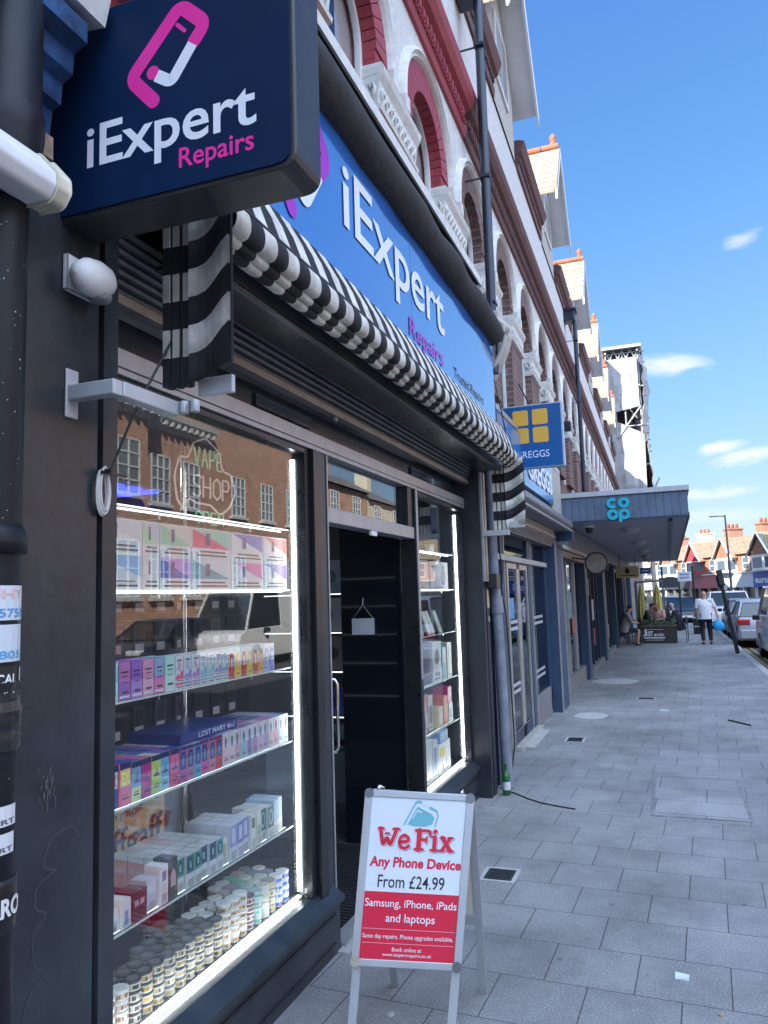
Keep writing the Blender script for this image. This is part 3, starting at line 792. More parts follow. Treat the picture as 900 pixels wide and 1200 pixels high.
# security light
li = thing('dome_sensor', 'white rounded dome sensor on the black pilaster under the projecting sign', 'sensor', (XP, 1.765, 2.78))
m = MB()
prof = [(0, -.062), (.03, -.058), (.052, -.035), (.058, 0), (.05, .03), (.03, .05), (0, .056)]
vs = []; fs = []
for i, (r_, t_) in enumerate(prof):
    for j in range(16):
        a = 2 * math.pi * j / 16
        vs.append((XP + .062 + r_ * math.cos(a) * .85, 1.765 + t_ * 1.35, 2.765 + r_ * math.sin(a) + t_ * .1))
for i in range(len(prof) - 1):
    for j in range(16): fs.append((i * 16 + j, i * 16 + (j + 1) % 16, (i + 1) * 16 + (j + 1) % 16, (i + 1) * 16 + j))
m.add(vs, fs, WHITE, True); m.build('dome', li)
m = MB(); m.lathe([(0, 2.70), (.03, 2.705), (.036, 2.72), (.03, 2.735)], XP + .06, 1.79, mat('grey_plastic', (.25, .25, .26), .5), 12); m.box(XP, XP + .02, 1.70, 1.82, 2.72, 2.83, WHITE); m.build('base', li, bevel=.004)
# ================================================================== WINDOW STOCK
_cards = {}
def card(c, rough=0.35):
    key = tuple(round(x, 3) for x in c)
    if key not in _cards:
        _cards[key] = mat('printed_card_' + ''.join('%02x' % int(max(0, min(1, x)) * 255) for x in c), c, rough, var=0.03)
    return _cards[key]
INK = (.03, .03, .04)
def carton_mesh(w, d, h, base, polys, top=None, lines=()):
    g = lambda c: tuple(max(0, x) ** 1.15 * .95 for x in c)       # printed card, a little under paper white
    base = g(base); polys = [(p, g(c)) for p, c in polys]; top = g(top) if top else None
    return _carton_mesh(w, d, h, base, polys, top, lines)
def _carton_mesh(w, d, h, base, polys, top=None, lines=()):
    """a printed carton: front faces +x; polys are front print areas in 0..1 units; lines are rows of small print"""
    m = MB(); B = card(base)
    m.box(-d, 0, -w / 2, w / 2, 0, h, B)
    F = lambda u, v, k: (0.0004 * k, -w / 2 + u * w, v * h)
    k = 1
    for pts, c in polys:
        m.add([F(u, v, k) for u, v in pts], [tuple(range(len(pts)))], card(c)); k += 1
    for (u0, u1, v0, v1) in lines:
        m.add([F(u0, v0, k), F(u1, v0, k), F(u1, v1, k), F(u0, v1, k)], [(0, 1, 2, 3)], card(INK)); k += 1
    if top:
        z = h + .0005
        m.add([(-d + .002, -w / 2 + .002, z), (-.002, -w / 2 + .002, z), (-.002, w / 2 - .002, z), (-d + .002, w / 2 - .002, z)], [(0, 1, 2, 3)], card(top))
    o = m.build('carton'); me = o.data
    bpy.data.objects.remove(o)
    return me
def rect(u0, u1, v0, v1): return [(u0, v0), (u1, v0), (u1, v1), (u0, v1)]
def put(me, name, label, cat, x, y, z, rz=0, group=None, ry=0):
    o = bpy.data.objects.new(name, me); COL.objects.link(o); o.location = (x, y, z); o.rotation_euler = (0, ry, rz)
    return tag(o, label, cat, group)
SHZ = [2.17, 1.856, 1.46, 1.09, .675]
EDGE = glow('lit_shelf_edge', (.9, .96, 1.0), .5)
LEDS = glow('under_shelf_light', (.95, .97, 1.0), 1.6)
EDGE2 = mat('pale_shelf_edge', (.6, .66, .66), .25, var=.03)
def shelving(label, y0, y1, zs, depth=.42):
    t = thing('display_shelving', label, 'shelving', (-2.0, (y0 + y1) / 2, .33))
    for i, z in enumerate(zs):
        m = MB(); m.box(-1.86 - depth, -1.862, y0, y1, z - .008, z, SHELFG); sh = m.build('shelf', t)
        m = MB(); m.box(-1.8615, -1.858, y0, y1, z - .006, z + .0005, EDGE if i < 2 else EDGE2); m.box(-1.86 - depth - .004, -1.86 - depth - .0005, y0, y1, z - .0085, z + .0005, EDGE if i < 2 else EDGE2); m.build('shelf_edge', sh)
    for z in zs:
        m = MB(); m.box(-1.905, -1.897, y0 + .01, y1 - .01, z - .0115, z - .0085, LEDS); m.build('led_strip', t)
    for yy in (y0 + (y1 - y0) * .36, y0 + (y1 - y0) * .8):
        m = MB(); m.tube([(-1.86 - depth, yy, .33), (-1.86 - depth, yy, 2.6)], .016, CHROME, 10); m.build('post', t)
        m = MB()
        for z in zs: m.box(-1.86 - depth, -1.9, yy - .006, yy + .006, z - .03, z - .009, CHROME)
        m.build('bracket', t)
    return t
shelving('glass display shelving in the left shop window, lit along its edges', 1.98, 3.60, SHZ)
shelving('glass display shelving in the right shop window beyond the door', 5.53, 6.87, [2.17, 1.856, 1.48, 1.084, .70])
XB = -1.872
# --- shelf two: flat retail boxes in two layers
G2 = 'large flat retail boxes on the second shelf'
cols2 = [(2.16, 2.42), (2.425, 2.525), (2.53, 2.742), (2.745, 3.05), (3.055, 3.35), (3.355, 3.60)]
pal_lo = [((.75, .77, .8), (.35, .55, .8)), ((.8, .8, .8), (.75, .75, .8)), ((.05, .13, .55), (.62, .32, .72)), ((.10, .42, .48), (.75, .76, .78)), ((.78, .78, .8), (.80, .25, .55)), ((.8, .8, .82), (.25, .20, .62))]
pal_hi = [((.78, .78, .8), (.70, .70, .74)), ((.45, .75, .55), (.6, .62, .75)), ((.30, .66, .48), (.75, .68, .60)), ((.85, .10, .25), (.35, .68, .55)), ((.82, .82, .84), (.15, .25, .62)), ((.84, .82, .82), (.80, .18, .18))]
nm = ['leftmost', 'second', 'third', 'fourth', 'fifth', 'rightmost']
cn_lo = ['white and pale blue', 'plain white', 'blue and lilac', 'teal and grey', 'white and pink', 'white and violet']
cn_hi = ['white and grey', 'mint and lilac', 'green and beige', 'red and mint', 'white and navy', 'white and red']
for i, (a, b) in enumerate(cols2):
    for lv, (pal, cn) in enumerate(((pal_lo, cn_lo), (pal_hi, cn_hi))):
        c1, c2 = pal[i]
        me = carton_mesh(b - a, .30, .132, (.78, .78, .80), [([(0.02, .36), (.98, .36), (.02, .96)], c1), ([(.98, .37), (.98, .96), (.03, .96)], c2), (rect(.34, .45, .45, .85), (.04, .07, .25))],
                         lines=[(.2, .85, .22, .27), (.12, .9, .10, .15)])
        put(me, 'retail_box', f'{cn[i]} flat box, {nm[i]} in the {"lower" if lv == 0 else "upper"} layer on the second window shelf', 'box', XB, (a + b) / 2, 1.8565 + lv * .1325, group=G2)
# --- shelf three: a row of slim cartons
G3 = 'slim cartons lined up on the third shelf'
row3 = []
mixA = [((.35, .75, .78), (.55, .8, .8)), ((.62, .25, .55), (.38, .16, .55)), ((.40, .18, .62), (.48, .28, .70)), ((.80, .38, .58), (.80, .45, .62)), ((.35, .45, .68), (.78, .22, .50)), ((.55, .82, .75), (.62, .84, .78)),
        ]
y = 2.225
for i, (c1, c2) in enumerate(mixA):
    w = .0655
    row3.append((w, carton_mesh(w - .003, .12, .135, c1, [(rect(0.0, 1, 0, .5), c2), (rect(.06, .94, .06, .12), (.75, .72, .78))], top=tuple(min(1, x * 1.1) for x in c1),
                 lines=[(.2, .8, .72, .76), (.25, .75, .62, .64), (.3, .7, .46, .48), (.25, .78, .18, .24)]), 'shaded ' + ['turquoise', 'plum', 'violet', 'pink', 'blue and pink', 'mint'][i]))
mixB = [(.85, .10, .30), (.35, .30, .62), (.55, .22, .60), (.25, .50, .68), (.30, .62, .66), (.40, .40, .68), (.30, .50, .60)]
for i, c in enumerate(mixB):
    w = .0545
    row3.append((w, carton_mesh(w - .003, .12, .13, (.78, .78, .80), [([(0, .36), (.3, .48), (.5, .40), (.75, .58), (1, .5), (1, .30), (0, .30)], c), (rect(.02, .98, .12, .2), c), (rect(.3, .7, .58, .82), tuple(min(1, x * .5 + .4) for x in c))],
                 lines=[(.2, .8, .86, .9), (.1, .9, .25, .275), (.1, .9, .055, .085)]), 'white fronted ' + ['crimson', 'indigo', 'purple', 'steel blue', 'turquoise', 'lavender', 'teal'][i]))
mixC = [(.72, .05, .06), (.82, .60, .08), (.66, .06, .05), (.80, .62, .12), (.75, .12, .08), (.80, .40, .08), (.30, .36, .70), (.08, .16, .55)]
for i, c in enumerate(mixC):
    w = .0515
    row3.append((w, carton_mesh(w - .003, .12, .132, (.80, .78, .76), [(rect(.0, 1, 0, .40), c), ([(.2, .3), (.8, .3), (.85, .7), (.7, .86), (.3, .86), (.15, .7)], c), ([(.35, .38), (.65, .38), (.65, .7), (.35, .7)], (.85, .75, .70))],
                 lines=[(.2, .8, .12, .16)]), 'tall capsule print ' + ['scarlet', 'yellow', 'dark red', 'gold', 'red', 'orange', 'pale blue', 'navy'][i]))
for i, (w, me, nm_) in enumerate(row3):
    put(me, 'slim_carton', f'{nm_} carton, {ORD[i]} from the left on the third window shelf', 'carton', XB, y + w / 2, 1.4605, group=G3); y += w + .002
# --- shelf four: deep rows of cartons
G4 = 'cartons in deep rows on the fourth shelf'
cfg = []
cfg += [(.075, .150, (.02, .06, .38), [(rect(.05, .95, .46, .84), (.75, .75, .8)), (rect(.0, 1, .86, 1), (.02, .03, .18))], 'EX', 'deep blue'), (.072, .150, (.82, .16, .32), [(rect(.05, .95, .46, .84), (.85, .75, .3)), (rect(.0, 1, .86, 1), (.02, .03, .18))], 'EX', 'coral pink')]
for c1, c2, nmx in [((.25, .42, .62), (.70, .78, .35), 'grey blue'), ((.62, .03, .30), (.55, .05, .30), 'raspberry'), ((.62, .72, .18), (.45, .62, .15), 'lime'), ((.22, .50, .72), (.30, .60, .80), 'sky blue'), ((.80, .20, .36), (.70, .08, .25), 'rose')]:
    cfg.append((.066, .142, c1, [(rect(0, 1, 0, .36), c2), (rect(0, 1, .86, 1), (.02, .03, .14)), ([(.2, .5), (.5, .55), (.55, .8), (.62, .55), (.85, .5), (.85, .46), (.2, .46)], (.10, .12, .30))], None, nmx))
for c1, nmx in [((.50, .16, .46), 'purple'), ((.55, .22, .42), 'mauve'), ((.14, .42, .62), 'cyan'), ((.72, .10, .40), 'hot pink'), ((.70, .28, .45), 'dusty pink'), ((.72, .04, .07), 'bright red')]:
    cfg.append((.060, .138, c1, [([(.12, .38), (.88, .38), (.94, .6), (.8, .88), (.2, .88), (.06, .6)], (.05, .06, .20)), (rect(.35, .65, .45, .78), (.12, .22, .55)), (rect(0, 1, .92, 1), (.03, .04, .2))], None, nmx))
for c1, nmx in [((.80, .55, .60), 'shell pink'), ((.78, .60, .62), 'pale rose'), ((.70, .40, .52), 'pink grey'), ((.30, .58, .68), 'aqua'), ((.30, .25, .48), 'plum grey'), ((.50, .25, .52), 'violet'), ((.70, .45, .60), 'lilac pink'), ((.45, .35, .62), 'lavender'), ((.78, .55, .55), 'peach'), ((.78, .32, .40), 'salmon'), ((.60, .70, .74), 'ice blue'), ((.66, .80, .70), 'pale mint')]:
    cfg.append((.058, .140, (.74, .72, .74), [(rect(0.06, .94, .06, .55), c1), (rect(.3, .7, .35, .9), c1), (rect(.36, .64, .55, .84), (.12, .12, .3))], None, nmx))
y = 2.235
tops4 = [(.25, .18, .50), (.62, .22, .45), (.30, .42, .66), (.05, .10, .42), (.50, .18, .50), (.70, .60, .66), (.10, .18, .50), (.45, .30, .6)]
for i, (w, h, base, polys, tx, nmx) in enumerate(cfg):
    w *= .865
    if y + w > 3.61: break
    me = carton_mesh(w - .003, .072, h, base, polys, top=tops4[(i * 3 + (i // 4)) % 8], lines=[(.2, .8, .16, .2), (.25, .75, .24, .26)])
    me2 = carton_mesh(w - .003, .072, h, base, polys[:1], top=tops4[(i * 5 + 2) % 8])
    for r in range(4):
        o = put(me if r == 0 else me2, 'vape_carton', f'{nmx} carton, {ORD[i]} from the left in the {["front row", "second row", "third row", "back row"][r]} on the fourth shelf', 'carton', XB - r * .0745 - (.0 if i % 5 else .004), y + w / 2, 1.0905, group=G4)
        if tx and r == 0:
            Fx = frame((XB + .002 - (.0 if i % 5 else .004), y + .008, 1.0905 + h * .5), (0, 1, 0), (0, 0, 1))
            text(tx, o, card((.85, .05, .2) if i == 0 else (.95, .85, .2)), Fx, 0, 0, w * .72, h * .28, 0.0006, bold=.03)
    y += w + .001
lid = MB(); lid.box(-2.16, -1.90, 2.70, 3.14, 1.2315, 1.272, card((.012, .03, .17)))
lid.box(-1.899, -1.8985, 2.705, 3.135, 1.234, 1.270, card((.02, .045, .22)))
t = tag(lid.build('display_tray'), 'flat navy display tray lettered LOST MARY 4in1 lying on the cartons', 'tray')
text('LOST MARY 4in1', t, card((.7, .75, .85)), frame((-1.898, 2.83, 1.241), (0, 1, 0), (0, 0, 1)), 0, 0, .28, .022, .0006, bold=.01)
# --- shelf five
G5 = 'small boxes on the fifth shelf'
list5 = [(.07, .075, 1, (.78, .78, .80), 'white', [(rect(.1, .9, .1, .5), (.55, .58, .62))]), (.065, .095, 1, (.80, .80, .80), 'tall white', [(rect(.3, .7, .1, .6), (.2, .4, .7))]),
         (.10, .10, 1, (.06, .035, .05), 'dark maroon', [(rect(.12, .4, .5, .7), (.5, .4, .45)), (rect(.5, .8, .5, .7), (.5, .4, .45))]), (.075, .11, 1, (.55, .66, .74), 'pale blue shaded', [(rect(.1, .9, .55, .9), (.68, .76, .8))]),
         (.06, .14, 1, (.82, .82, .82), 'tallest white', [(rect(.2, .8, .1, .55), (.7, .72, .75)), (rect(.25, .75, .6, .85), (.2, .3, .5))]), (.065, .15, 1, (.03, .03, .035), 'tall black', [([(.2, .3), (.8, .3), (.8, .6), (.5, .75), (.2, .6)], (.6, .4, .4))])]
for k in range(6):
    c = [(.10, .32, .32), (.06, .28, .30), (.12, .40, .38), (.05, .12, .22), (.06, .14, .26), (.14, .45, .48)][k]
    list5.append((.062, .125, 4, (.72, .74, .76), ['teal topped', 'dark teal topped', 'green topped', 'ink blue topped', 'navy topped', 'turquoise topped'][k], [(rect(0, 1, .45, 1), c), ([(.2, .55), (.8, .55), (.85, .75), (.65, .92), (.35, .92), (.15, .75)], (.03, .05, .08)), (rect(.35, .65, .6, .82), (.25, .6, .65))]))
list5.append((.055, .11, 1, (.80, .80, .78), 'narrow cream', [(rect(.2, .8, .3, .8), (.6, .5, .3))]))
for k in range(3):
    list5.append((.068, .15, 3, (.70, .72, .80), ['lilac and white', 'blue and white', 'deep lilac and white'][k], [(rect(0, 1, .4, 1), [(.40, .42, .70), (.22, .30, .62), (.34, .34, .66)][k]), (rect(.25, .75, .5, .9), (.66, .68, .85))]))
list5 += [(.055, .15, 1, (.78, .78, .74), 'slim white', [(rect(.2, .8, .6, .9), (.1, .15, .12))]), (.055, .15, 1, (.74, .76, .70), 'slim mint sprig', [(rect(.2, .8, .3, .6), (.3, .5, .4))])]
for k in range(2): list5.append((.066, .145, 2, (.75, .76, .75), ['dark green ringed', 'second dark green ringed'][k], [(rect(0, 1, .32, 1), (.02, .14, .13)), ([(.15, .5), (.5, .4), (.85, .5), (.85, .8), (.5, .92), (.15, .8)], (.35, .62, .60)), ([(.28, .55), (.5, .48), (.72, .55), (.72, .78), (.5, .84), (.28, .78)], (.02, .14, .13))]))
for k in range(2): list5.append((.06, .16, 2, (.45, .62, .76), ['pale blue tall', 'grey blue tall'][k], [(rect(0, 1, 0, .4), (.78, .78, .78))]))
y = 2.25
for i, (w, h, dep, base, nmx, polys) in enumerate(list5):
    w *= .86
    if y + w > 3.61: break
    me = carton_mesh(w - .003, .075, h, base, polys, top=tuple(min(1, x * .9 + .08) for x in base), lines=[(.15, .85, .06, .08), (.15, .85, .12, .14), (.15, .85, .18, .2), (.15, .85, .24, .26)])
    for r in range(dep):
        put(me, 'small_box', f'{nmx} box, {ORD[i]} along the fifth shelf' + ('' if dep == 1 else ', ' + ['front', 'second', 'third', 'rearmost'][r] + ' of its row'), 'box', XB - r * .078 - .01 * ((i * 7) % 3 == 0), y + w / 2, .6755, rz=R_(((i * 13) % 7 - 3) * 1.2) if dep == 1 else 0, group=G5)
    y += w + (.004 if dep == 1 else .001)
KRAFT = mat('kraft_card', (.64, .45, .21), .8, var=.14, vs=8)
bag = thing('kraft_poster', 'tan kraft card stand lettered giffgaff behind the boxes on the fifth shelf', 'poster', (-2.24, 2.8, .68))
m = MB(); m.box(-2.245, -2.24, 2.55, 2.82, .68, 1.02, KRAFT); m.build('card', bag, bevel=.001)
m = MB(); m.box(-2.25, -2.245, 2.823, 3.07, .68, 1.01, KRAFT); m.build('card', bag, bevel=.001)
Fk = frame((-2.239, 2.57, .68), (0, 1, 0), (0, 0, 1))
text('flexible plans', bag, DARKT, Fk, .02, .275, .36, .045, .001, bold=.01); text('with giffgaff', bag, DARKT, Fk, .06, .215, .28, .045, .001, bold=.01)
text('giffgaff', bag, DARKT, Fk, .02, .02, .46, .17, .001, bold=.012)
# --- floor of the window: stacks of small tubs
TUBW = mat('tub_white', (.62, .60, .56), .35, var=.04)
tub_kinds = {}
def tub_kind(key, label_c, lid_c, label_c2=None):
    m = MB(); r, h = .0315, .0355
    m.lathe([(r - .002, 0), (r, .002), (r, .026)], 0, 0, TUBW, 16)
    for j in range(14):
        a0 = 2 * math.pi * j / 14; a1 = a0 + 2 * math.pi / 14 * (.99 if j % 3 else .6)
        c = label_c if (j % 4) else (label_c2 or label_c)
        rr = r + .0006
        m.add([(rr * math.cos(a0), rr * math.sin(a0), .007), (rr * math.cos(a1), rr * math.sin(a1), .007), (rr * math.cos(a1), rr * math.sin(a1), .021), (rr * math.cos(a0), rr * math.sin(a0), .021)], [(0, 1, 2, 3)], card(c))
    b = m.build('tub'); bd = b.data
    m = MB(); m.lathe([(r + .0005, .0262), (r + .0015, .0268), (r + .0015, .034), (r - .001, h)], 0, 0, card(lid_c), 16)
    m.lathe([(r * .68, h + .0006), (0, h + .0008)], 0, 0, card(tuple(min(1, x * .7 + .15) for x in lid_c)), 14)
    l = m.build('lid'); ld = l.data
    bpy.data.objects.remove(b); bpy.data.objects.remove(l)
    tub_kinds[key] = (bd, ld)
tub_kind('white lidded brown printed', (.30, .13, .06), (.74, .73, .70), (.6, .5, .4))
tub_kind('dark lidded black printed', (.05, .045, .04), (.07, .065, .06), (.55, .5, .4))
tub_kind('dark lidded orange printed', (.60, .34, .06), (.07, .065, .06), (.12, .1, .08))
tub_kind('smoked lidded gold printed', (.42, .32, .10), (.11, .11, .115), (.06, .06, .05))
tub_kind('smoked lidded sand printed', (.46, .38, .22), (.14, .14, .145), (.10, .09, .08))
tub_kind('white lidded tan printed', (.45, .28, .12), (.70, .70, .70), (.2, .12, .06))
tub_kind('maroon', (.16, .03, .08), (.17, .07, .12))
tub_kind('teal printed', (.08, .45, .38), (.40, .55, .52))
tub_kind('green lidded', (.35, .6, .42), (.16, .46, .34))
tub_kind('cream lidded plain', (.62, .62, .55), (.62, .62, .52))
tub_kind('yellow printed', (.62, .58, .14), (.36, .32, .26), (.1, .1, .1))
tub_kind('blue printed', (.04, .14, .55), (.70, .72, .74))
tub_kind('rose lidded', (.5, .3, .3), (.48, .34, .32))
tub_kind('slate lidded', (.3, .34, .4), (.20, .25, .30))
tub_kind('purple lidded', (.3, .1, .3), (.30, .22, .36))
K = list(tub_kinds)
frontk = [0, 0, 0, 1, 2, 3, 4, 3, 4, 3, 4, 3, 5, 5, 5, 6, 7, 9, 10, 11, 11][:13] + [5, 5, 6, 7, 9, 10, 11, 11]
secondk = [0, 1, 1, 2, 3, 4, 3, 3, 4, 3, 3, 5, 5, 5, 8, 8, 7, 9, 9, 13, 5]
thirdk = [None, None, None, 1, 1, 4, 4, 3, 3, 4, 3, 5, 5, 5, 5, 12, 14, 8, 9, 13, 5]
fourthk = [None] * 8 + [3, 4, None, None, None, None, None, 5, 5, 8, 12, 13, None]
GT = 'stacked tubs along the floor of the left window'
for r, ks in enumerate((frontk, secondk, thirdk, fourthk)):
    for i, k in enumerate(ks):
        if k is None: continue
        yy = 2.215 + i * .0672 + (.033 if r % 2 else 0) + rnd.uniform(-.0012, .0012)
        if yy > 3.575: continue
        xx = -1.905 - r * .0655 + rnd.uniform(-.002, .002)
        nst = 4 if not (r > 1 and i < 6) else 3
        if r == 0 and i in (12, 13, 14): nst = 5
        for s in range(nst):
            bd, ld = tub_kinds[K[k]]
            place = f'{ORD[i]} stack in {["the front row", "the second row", "the third row", "the back row"][r]}'
            o = put(bd, 'tub', f'{K[k]} tub, {["bottom", "second", "third", "fourth", "top"][s]} of the {place}', 'tub', xx + rnd.uniform(-.0012, .0012), yy + rnd.uniform(-.0012, .0012), .3265 + s * .0362, rz=rnd.uniform(0, 6), group=GT)
            l = bpy.data.objects.new('lid', ld); COL.objects.link(l); l.parent = o
# --- neon sign
neon = thing('neon_sign', 'white and green neon cloud sign reading VAPE SHOP hanging in the left window', 'neon sign', (-1.97, 3.02, 2.36))
NW = glow('neon_white', (1.0, .82, .80), .03); NG = glow('neon_green', (.25, 1.0, .6), .04)
Fn = frame((-1.97, 2.76, 2.15), (0, 1, 0), (0, 0, 1))
def neon_path(m, pts, mt, r=.004): m.tube([Fn(u, v, 0) for u, v in pts], r, mt, 6)
m = MB()
cl = fillet([(.04, .30), (.0, .20), (.02, .10), (.08, .05), (.10, .12), (.16, .10), (.28, .10), (.36, .06), (.44, .10), (.50, .18), (.46, .27), (.38, .27), (.36, .36), (.24, .41), (.14, .37), (.10, .29)], .05, True)
m.tube([Fn(u, v, 0) for u, v in cl], .0045, NW, 6, closed=True)
m.build('cloud_tube', neon)
m = MB()
GL = {'S': [[(1, .9), (.6, 1), (.1, .9), (.1, .6), (.8, .45), (.9, .15), (.5, 0), (0, .1)]], 'H': [[(0, 0), (0, 1)], [(0, .5), (.9, .5)], [(.9, 0), (.9, 1)]], 'O': [[(.5, 0), (.05, .2), (.05, .8), (.5, 1), (.95, .8), (.95, .2), (.5, 0)]],
      'P': [[(0, 0), (0, 1), (.7, 1), (.9, .75), (.7, .5), (0, .5)]], 'V': [[(0, 1), (.45, 0), (.9, 1)]], 'A': [[(0, 0), (.45, 1), (.9, 0)], [(.2, .4), (.7, .4)]], 'E': [[(.8, 0), (0, 0), (0, 1), (.8, 1)], [(0, .5), (.7, .5)]], 'N': [[(0, 0), (0, 1), (.8, 0), (.8, 1)]]}
def neon_word(wd, u, v, w, h, mt, nm_):
    m = MB()
    for i, ch in enumerate(wd):
        for st in GL[ch]: neon_path(m, [(u + i * w * 1.25 + a * w, v + b * h) for a, b in st], mt)
    m.build(nm_, neon)
neon_word('SHOP', .14, .13, .065, .10, NW, 'shop_tube'); neon_word('VAPE', .15, .27, .05, .085, NG, 'vape_tube'); neon_word('OPEN', .16, .01, .05, .055, NG, 'open_tube')
m = MB(); m.tube([Fn(.14, .37), Fn(.14, .45)], .0015, CHROME, 4); m.tube([Fn(.36, .36), Fn(.36, .45)], .0015, CHROME, 4); m.build('hanging_wire', neon)

# --- right window stock
GR = 'gadget boxes in the right window'
def gadget(w, d, h, base, polys, nmx, y, z, x=-1.885, ry=0, rz=0, top=None):
    return put(carton_mesh(w, d, h, base, polys, top=top, lines=[(.15, .8, .06, .09)]), 'gadget_box', nmx, 'box', x, y, z + .0005, rz=rz, ry=ry, group=GR)
ring = lambda cx, cy, a, b: [(cx + a * math.cos(t * math.pi / 6), cy + b * math.sin(t * math.pi / 6)) for t in range(12)]
LG = (.62, .63, .66)
gadget(.62, .22, .24, (.66, .66, .68), [(rect(.05, .2, .1, .9), (.75, .76, .78)), (rect(.55, .95, .05, .8), (.75, .52, .42)), (rect(.6, .9, .8, .97), (.62, .45, .36)), (rect(.22, .5, .3, .36), (.85, .85, .88))], 'long pale box with a salmon picture on the second shelf of the right window', 5.86, 1.856)
gadget(.55, .22, .24, (.58, .56, .62), [(ring(.72, .45, .14, .3), (.02, .03, .06)), (ring(.72, .4, .09, .16), (.10, .14, .3)), (rect(.66, .78, .72, .86), (.02, .03, .06)), (rect(.03, .3, .78, .84), (.2, .2, .25))], 'grey lilac box picturing a dark speaker on the second shelf of the right window', 6.5, 1.856)
gadget(.40, .2, .08, (.46, .50, .64), [(rect(.7, .76, .3, .7), (.05, .05, .08))], 'flat blue grey box near the left of the middle shelf in the right window', 5.80, 1.56, x=-1.98)
gadget(.14, .08, .10, (.03, .08, .5), [(rect(.1, .9, .1, .3), (.02, .02, .1))], 'small royal blue box high in the right window', 5.72, 1.72, x=-2.05)
m = MB(); m.box(-2.1, -1.95, 5.56, 6.05, 1.48, 1.555, card((.08, .09, .11))); tag(m.build('stand'), 'low black stand under the flat blue grey box', 'stand')
m = MB(); m.box(-2.09, -2.0, 5.64, 5.80, 1.645, 1.72, card((.10, .11, .14))); tag(m.build('stand'), 'small black stand under the royal blue box', 'stand')
for i in range(7):
    c = [(.70, .40, .46), (.50, .50, .52), (.10, .11, .13), (.66, .68, .62), (.60, .64, .66), (.70, .72, .68), (.62, .66, .58)][i]
    gadget(.14, .012, .2, c, [(rect(.1, .9, .55, .9), tuple(min(1, x + .1) for x in c)), (rect(.2, .8, .15, .4), tuple(x * .6 for x in c))], ['pink and grey', 'mid grey', 'black', 'sage', 'pale slate', 'off white', 'olive white'][i] + ' tablet case leaning in the tilted row of the right window', 5.66 + i * .165, 1.483, x=-1.93 - .02 * (i % 2), ry=R_(-18), rz=R_(8))
for i, (w, h, base, polys, nmx) in enumerate([
    (.10, .30, (.10, .38, .62), [(rect(.1, .9, .05, .95), (.14, .44, .70)), (rect(.3, .7, .2, .35), (.7, .1, .4))], 'tall sky blue box with a pink mark in the right window'),
    (.13, .33, (.70, .70, .70), [(rect(.25, .55, .05, .55), (.55, .05, .22))], 'tall white box with a crimson microphone in the right window'),
    (.34, .34, (.30, .29, .40), [(rect(.15, .85, .28, .85), (.12, .12, .2)), (rect(.3, .7, .35, .55), (.05, .05, .09)), (rect(.1, .9, .04, .22), (.22, .22, .3))], 'big grey violet box picturing a console in the right window'),
    (.26, .33, (.72, .72, .72), [(ring(.5, .62, .26, .20), (.03, .03, .04)), (ring(.4, .2, .1, .06), (.1, .1, .12)), (ring(.66, .18, .1, .06), (.1, .1, .12))], 'white box with a round black gadget in the right window'),
    (.12, .27, (.30, .52, .56), [(rect(.1, .9, .5, .9), (.6, .68, .68))], 'slim teal box in the right window'),
    (.14, .30, (.55, .56, .52), [(rect(.2, .4, .1, .9), (.2, .2, .2)), (rect(.6, .85, .1, .9), (.75, .75, .72))], 'grey striped box at the right end of the fourth shelf')]):
    gadget(w, .18, h, base, polys, nmx, [5.60, 5.74, 6.0, 6.33, 6.55, 6.72][i], 1.084)
for (y, z, w, h, base, polys, nmx, x) in [
    (5.68, .70, .26, .12, (.66, .66, .68), [(rect(.1, .25, .2, .8), (.1, .1, .1)), (rect(.4, .55, .2, .8), (.1, .1, .1)), (rect(.7, .85, .2, .8), (.1, .1, .1))], 'white earphone box low in the right window', -1.885),
    (5.68, .8212, .26, .10, (.62, .62, .66), [(rect(.1, .9, .5, .8), (.55, .2, .25))], 'white box with a red band standing on the earphone box', -1.885),
    (5.84, .92 + .0018, .10, .14, (.80, .66, .02), [(rect(.2, .8, .2, .8), (.85, .72, .1))], 'bright yellow box standing high in the right window', -1.90),
    (5.92, .70, .12, .22, (.68, .66, .66), [(rect(.2, .8, .2, .6), (.5, .2, .25))], 'white box with a red picture beside the earphone box', -1.885),
    (6.10, .70, .14, .30, (.62, .16, .12), [(rect(.1, .9, .1, .5), (.7, .62, .6)), (rect(.2, .6, .55, .8), (.8, .4, .3))], 'tall red and white box in the middle of the right window', -1.93),
    (6.24, .70, .12, .28, (.64, .62, .58), [(rect(.2, .8, .2, .7), (.25, .25, .25))], 'tall pale box with a black picture in the right window', -1.93),
    (6.38, .70, .14, .17, (.66, .52, .32), [(rect(.2, .8, .2, .7), (.8, .7, .55))], 'sandy coloured box in the right window', -1.885),
    (6.54, .70, .13, .24, (.80, .14, .07), [(rect(.3, .7, .2, .7), (.85, .3, .2))], 'bright orange red box in the right window', -1.885),
    (6.70, .70, .12, .16, (.55, .56, .55), [(rect(.2, .8, .2, .7), (.1, .1, .1))], 'grey box right of the orange red one', -1.885),
    (6.68, .8612, .12, .14, (.62, .02, .26), [(rect(.2, .8, .1, .5), (.5, .02, .3))], 'magenta box standing on the grey box', -1.885)]:
    gadget(w, .14, h, base, polys, nmx, y, z, x)
m = MB(); m.box(-1.99, -1.90, 5.80, 5.88, .7005, .9212, card((.4, .41, .44))); tag(m.build('small_box'), 'grey box underneath the bright yellow one', 'box')
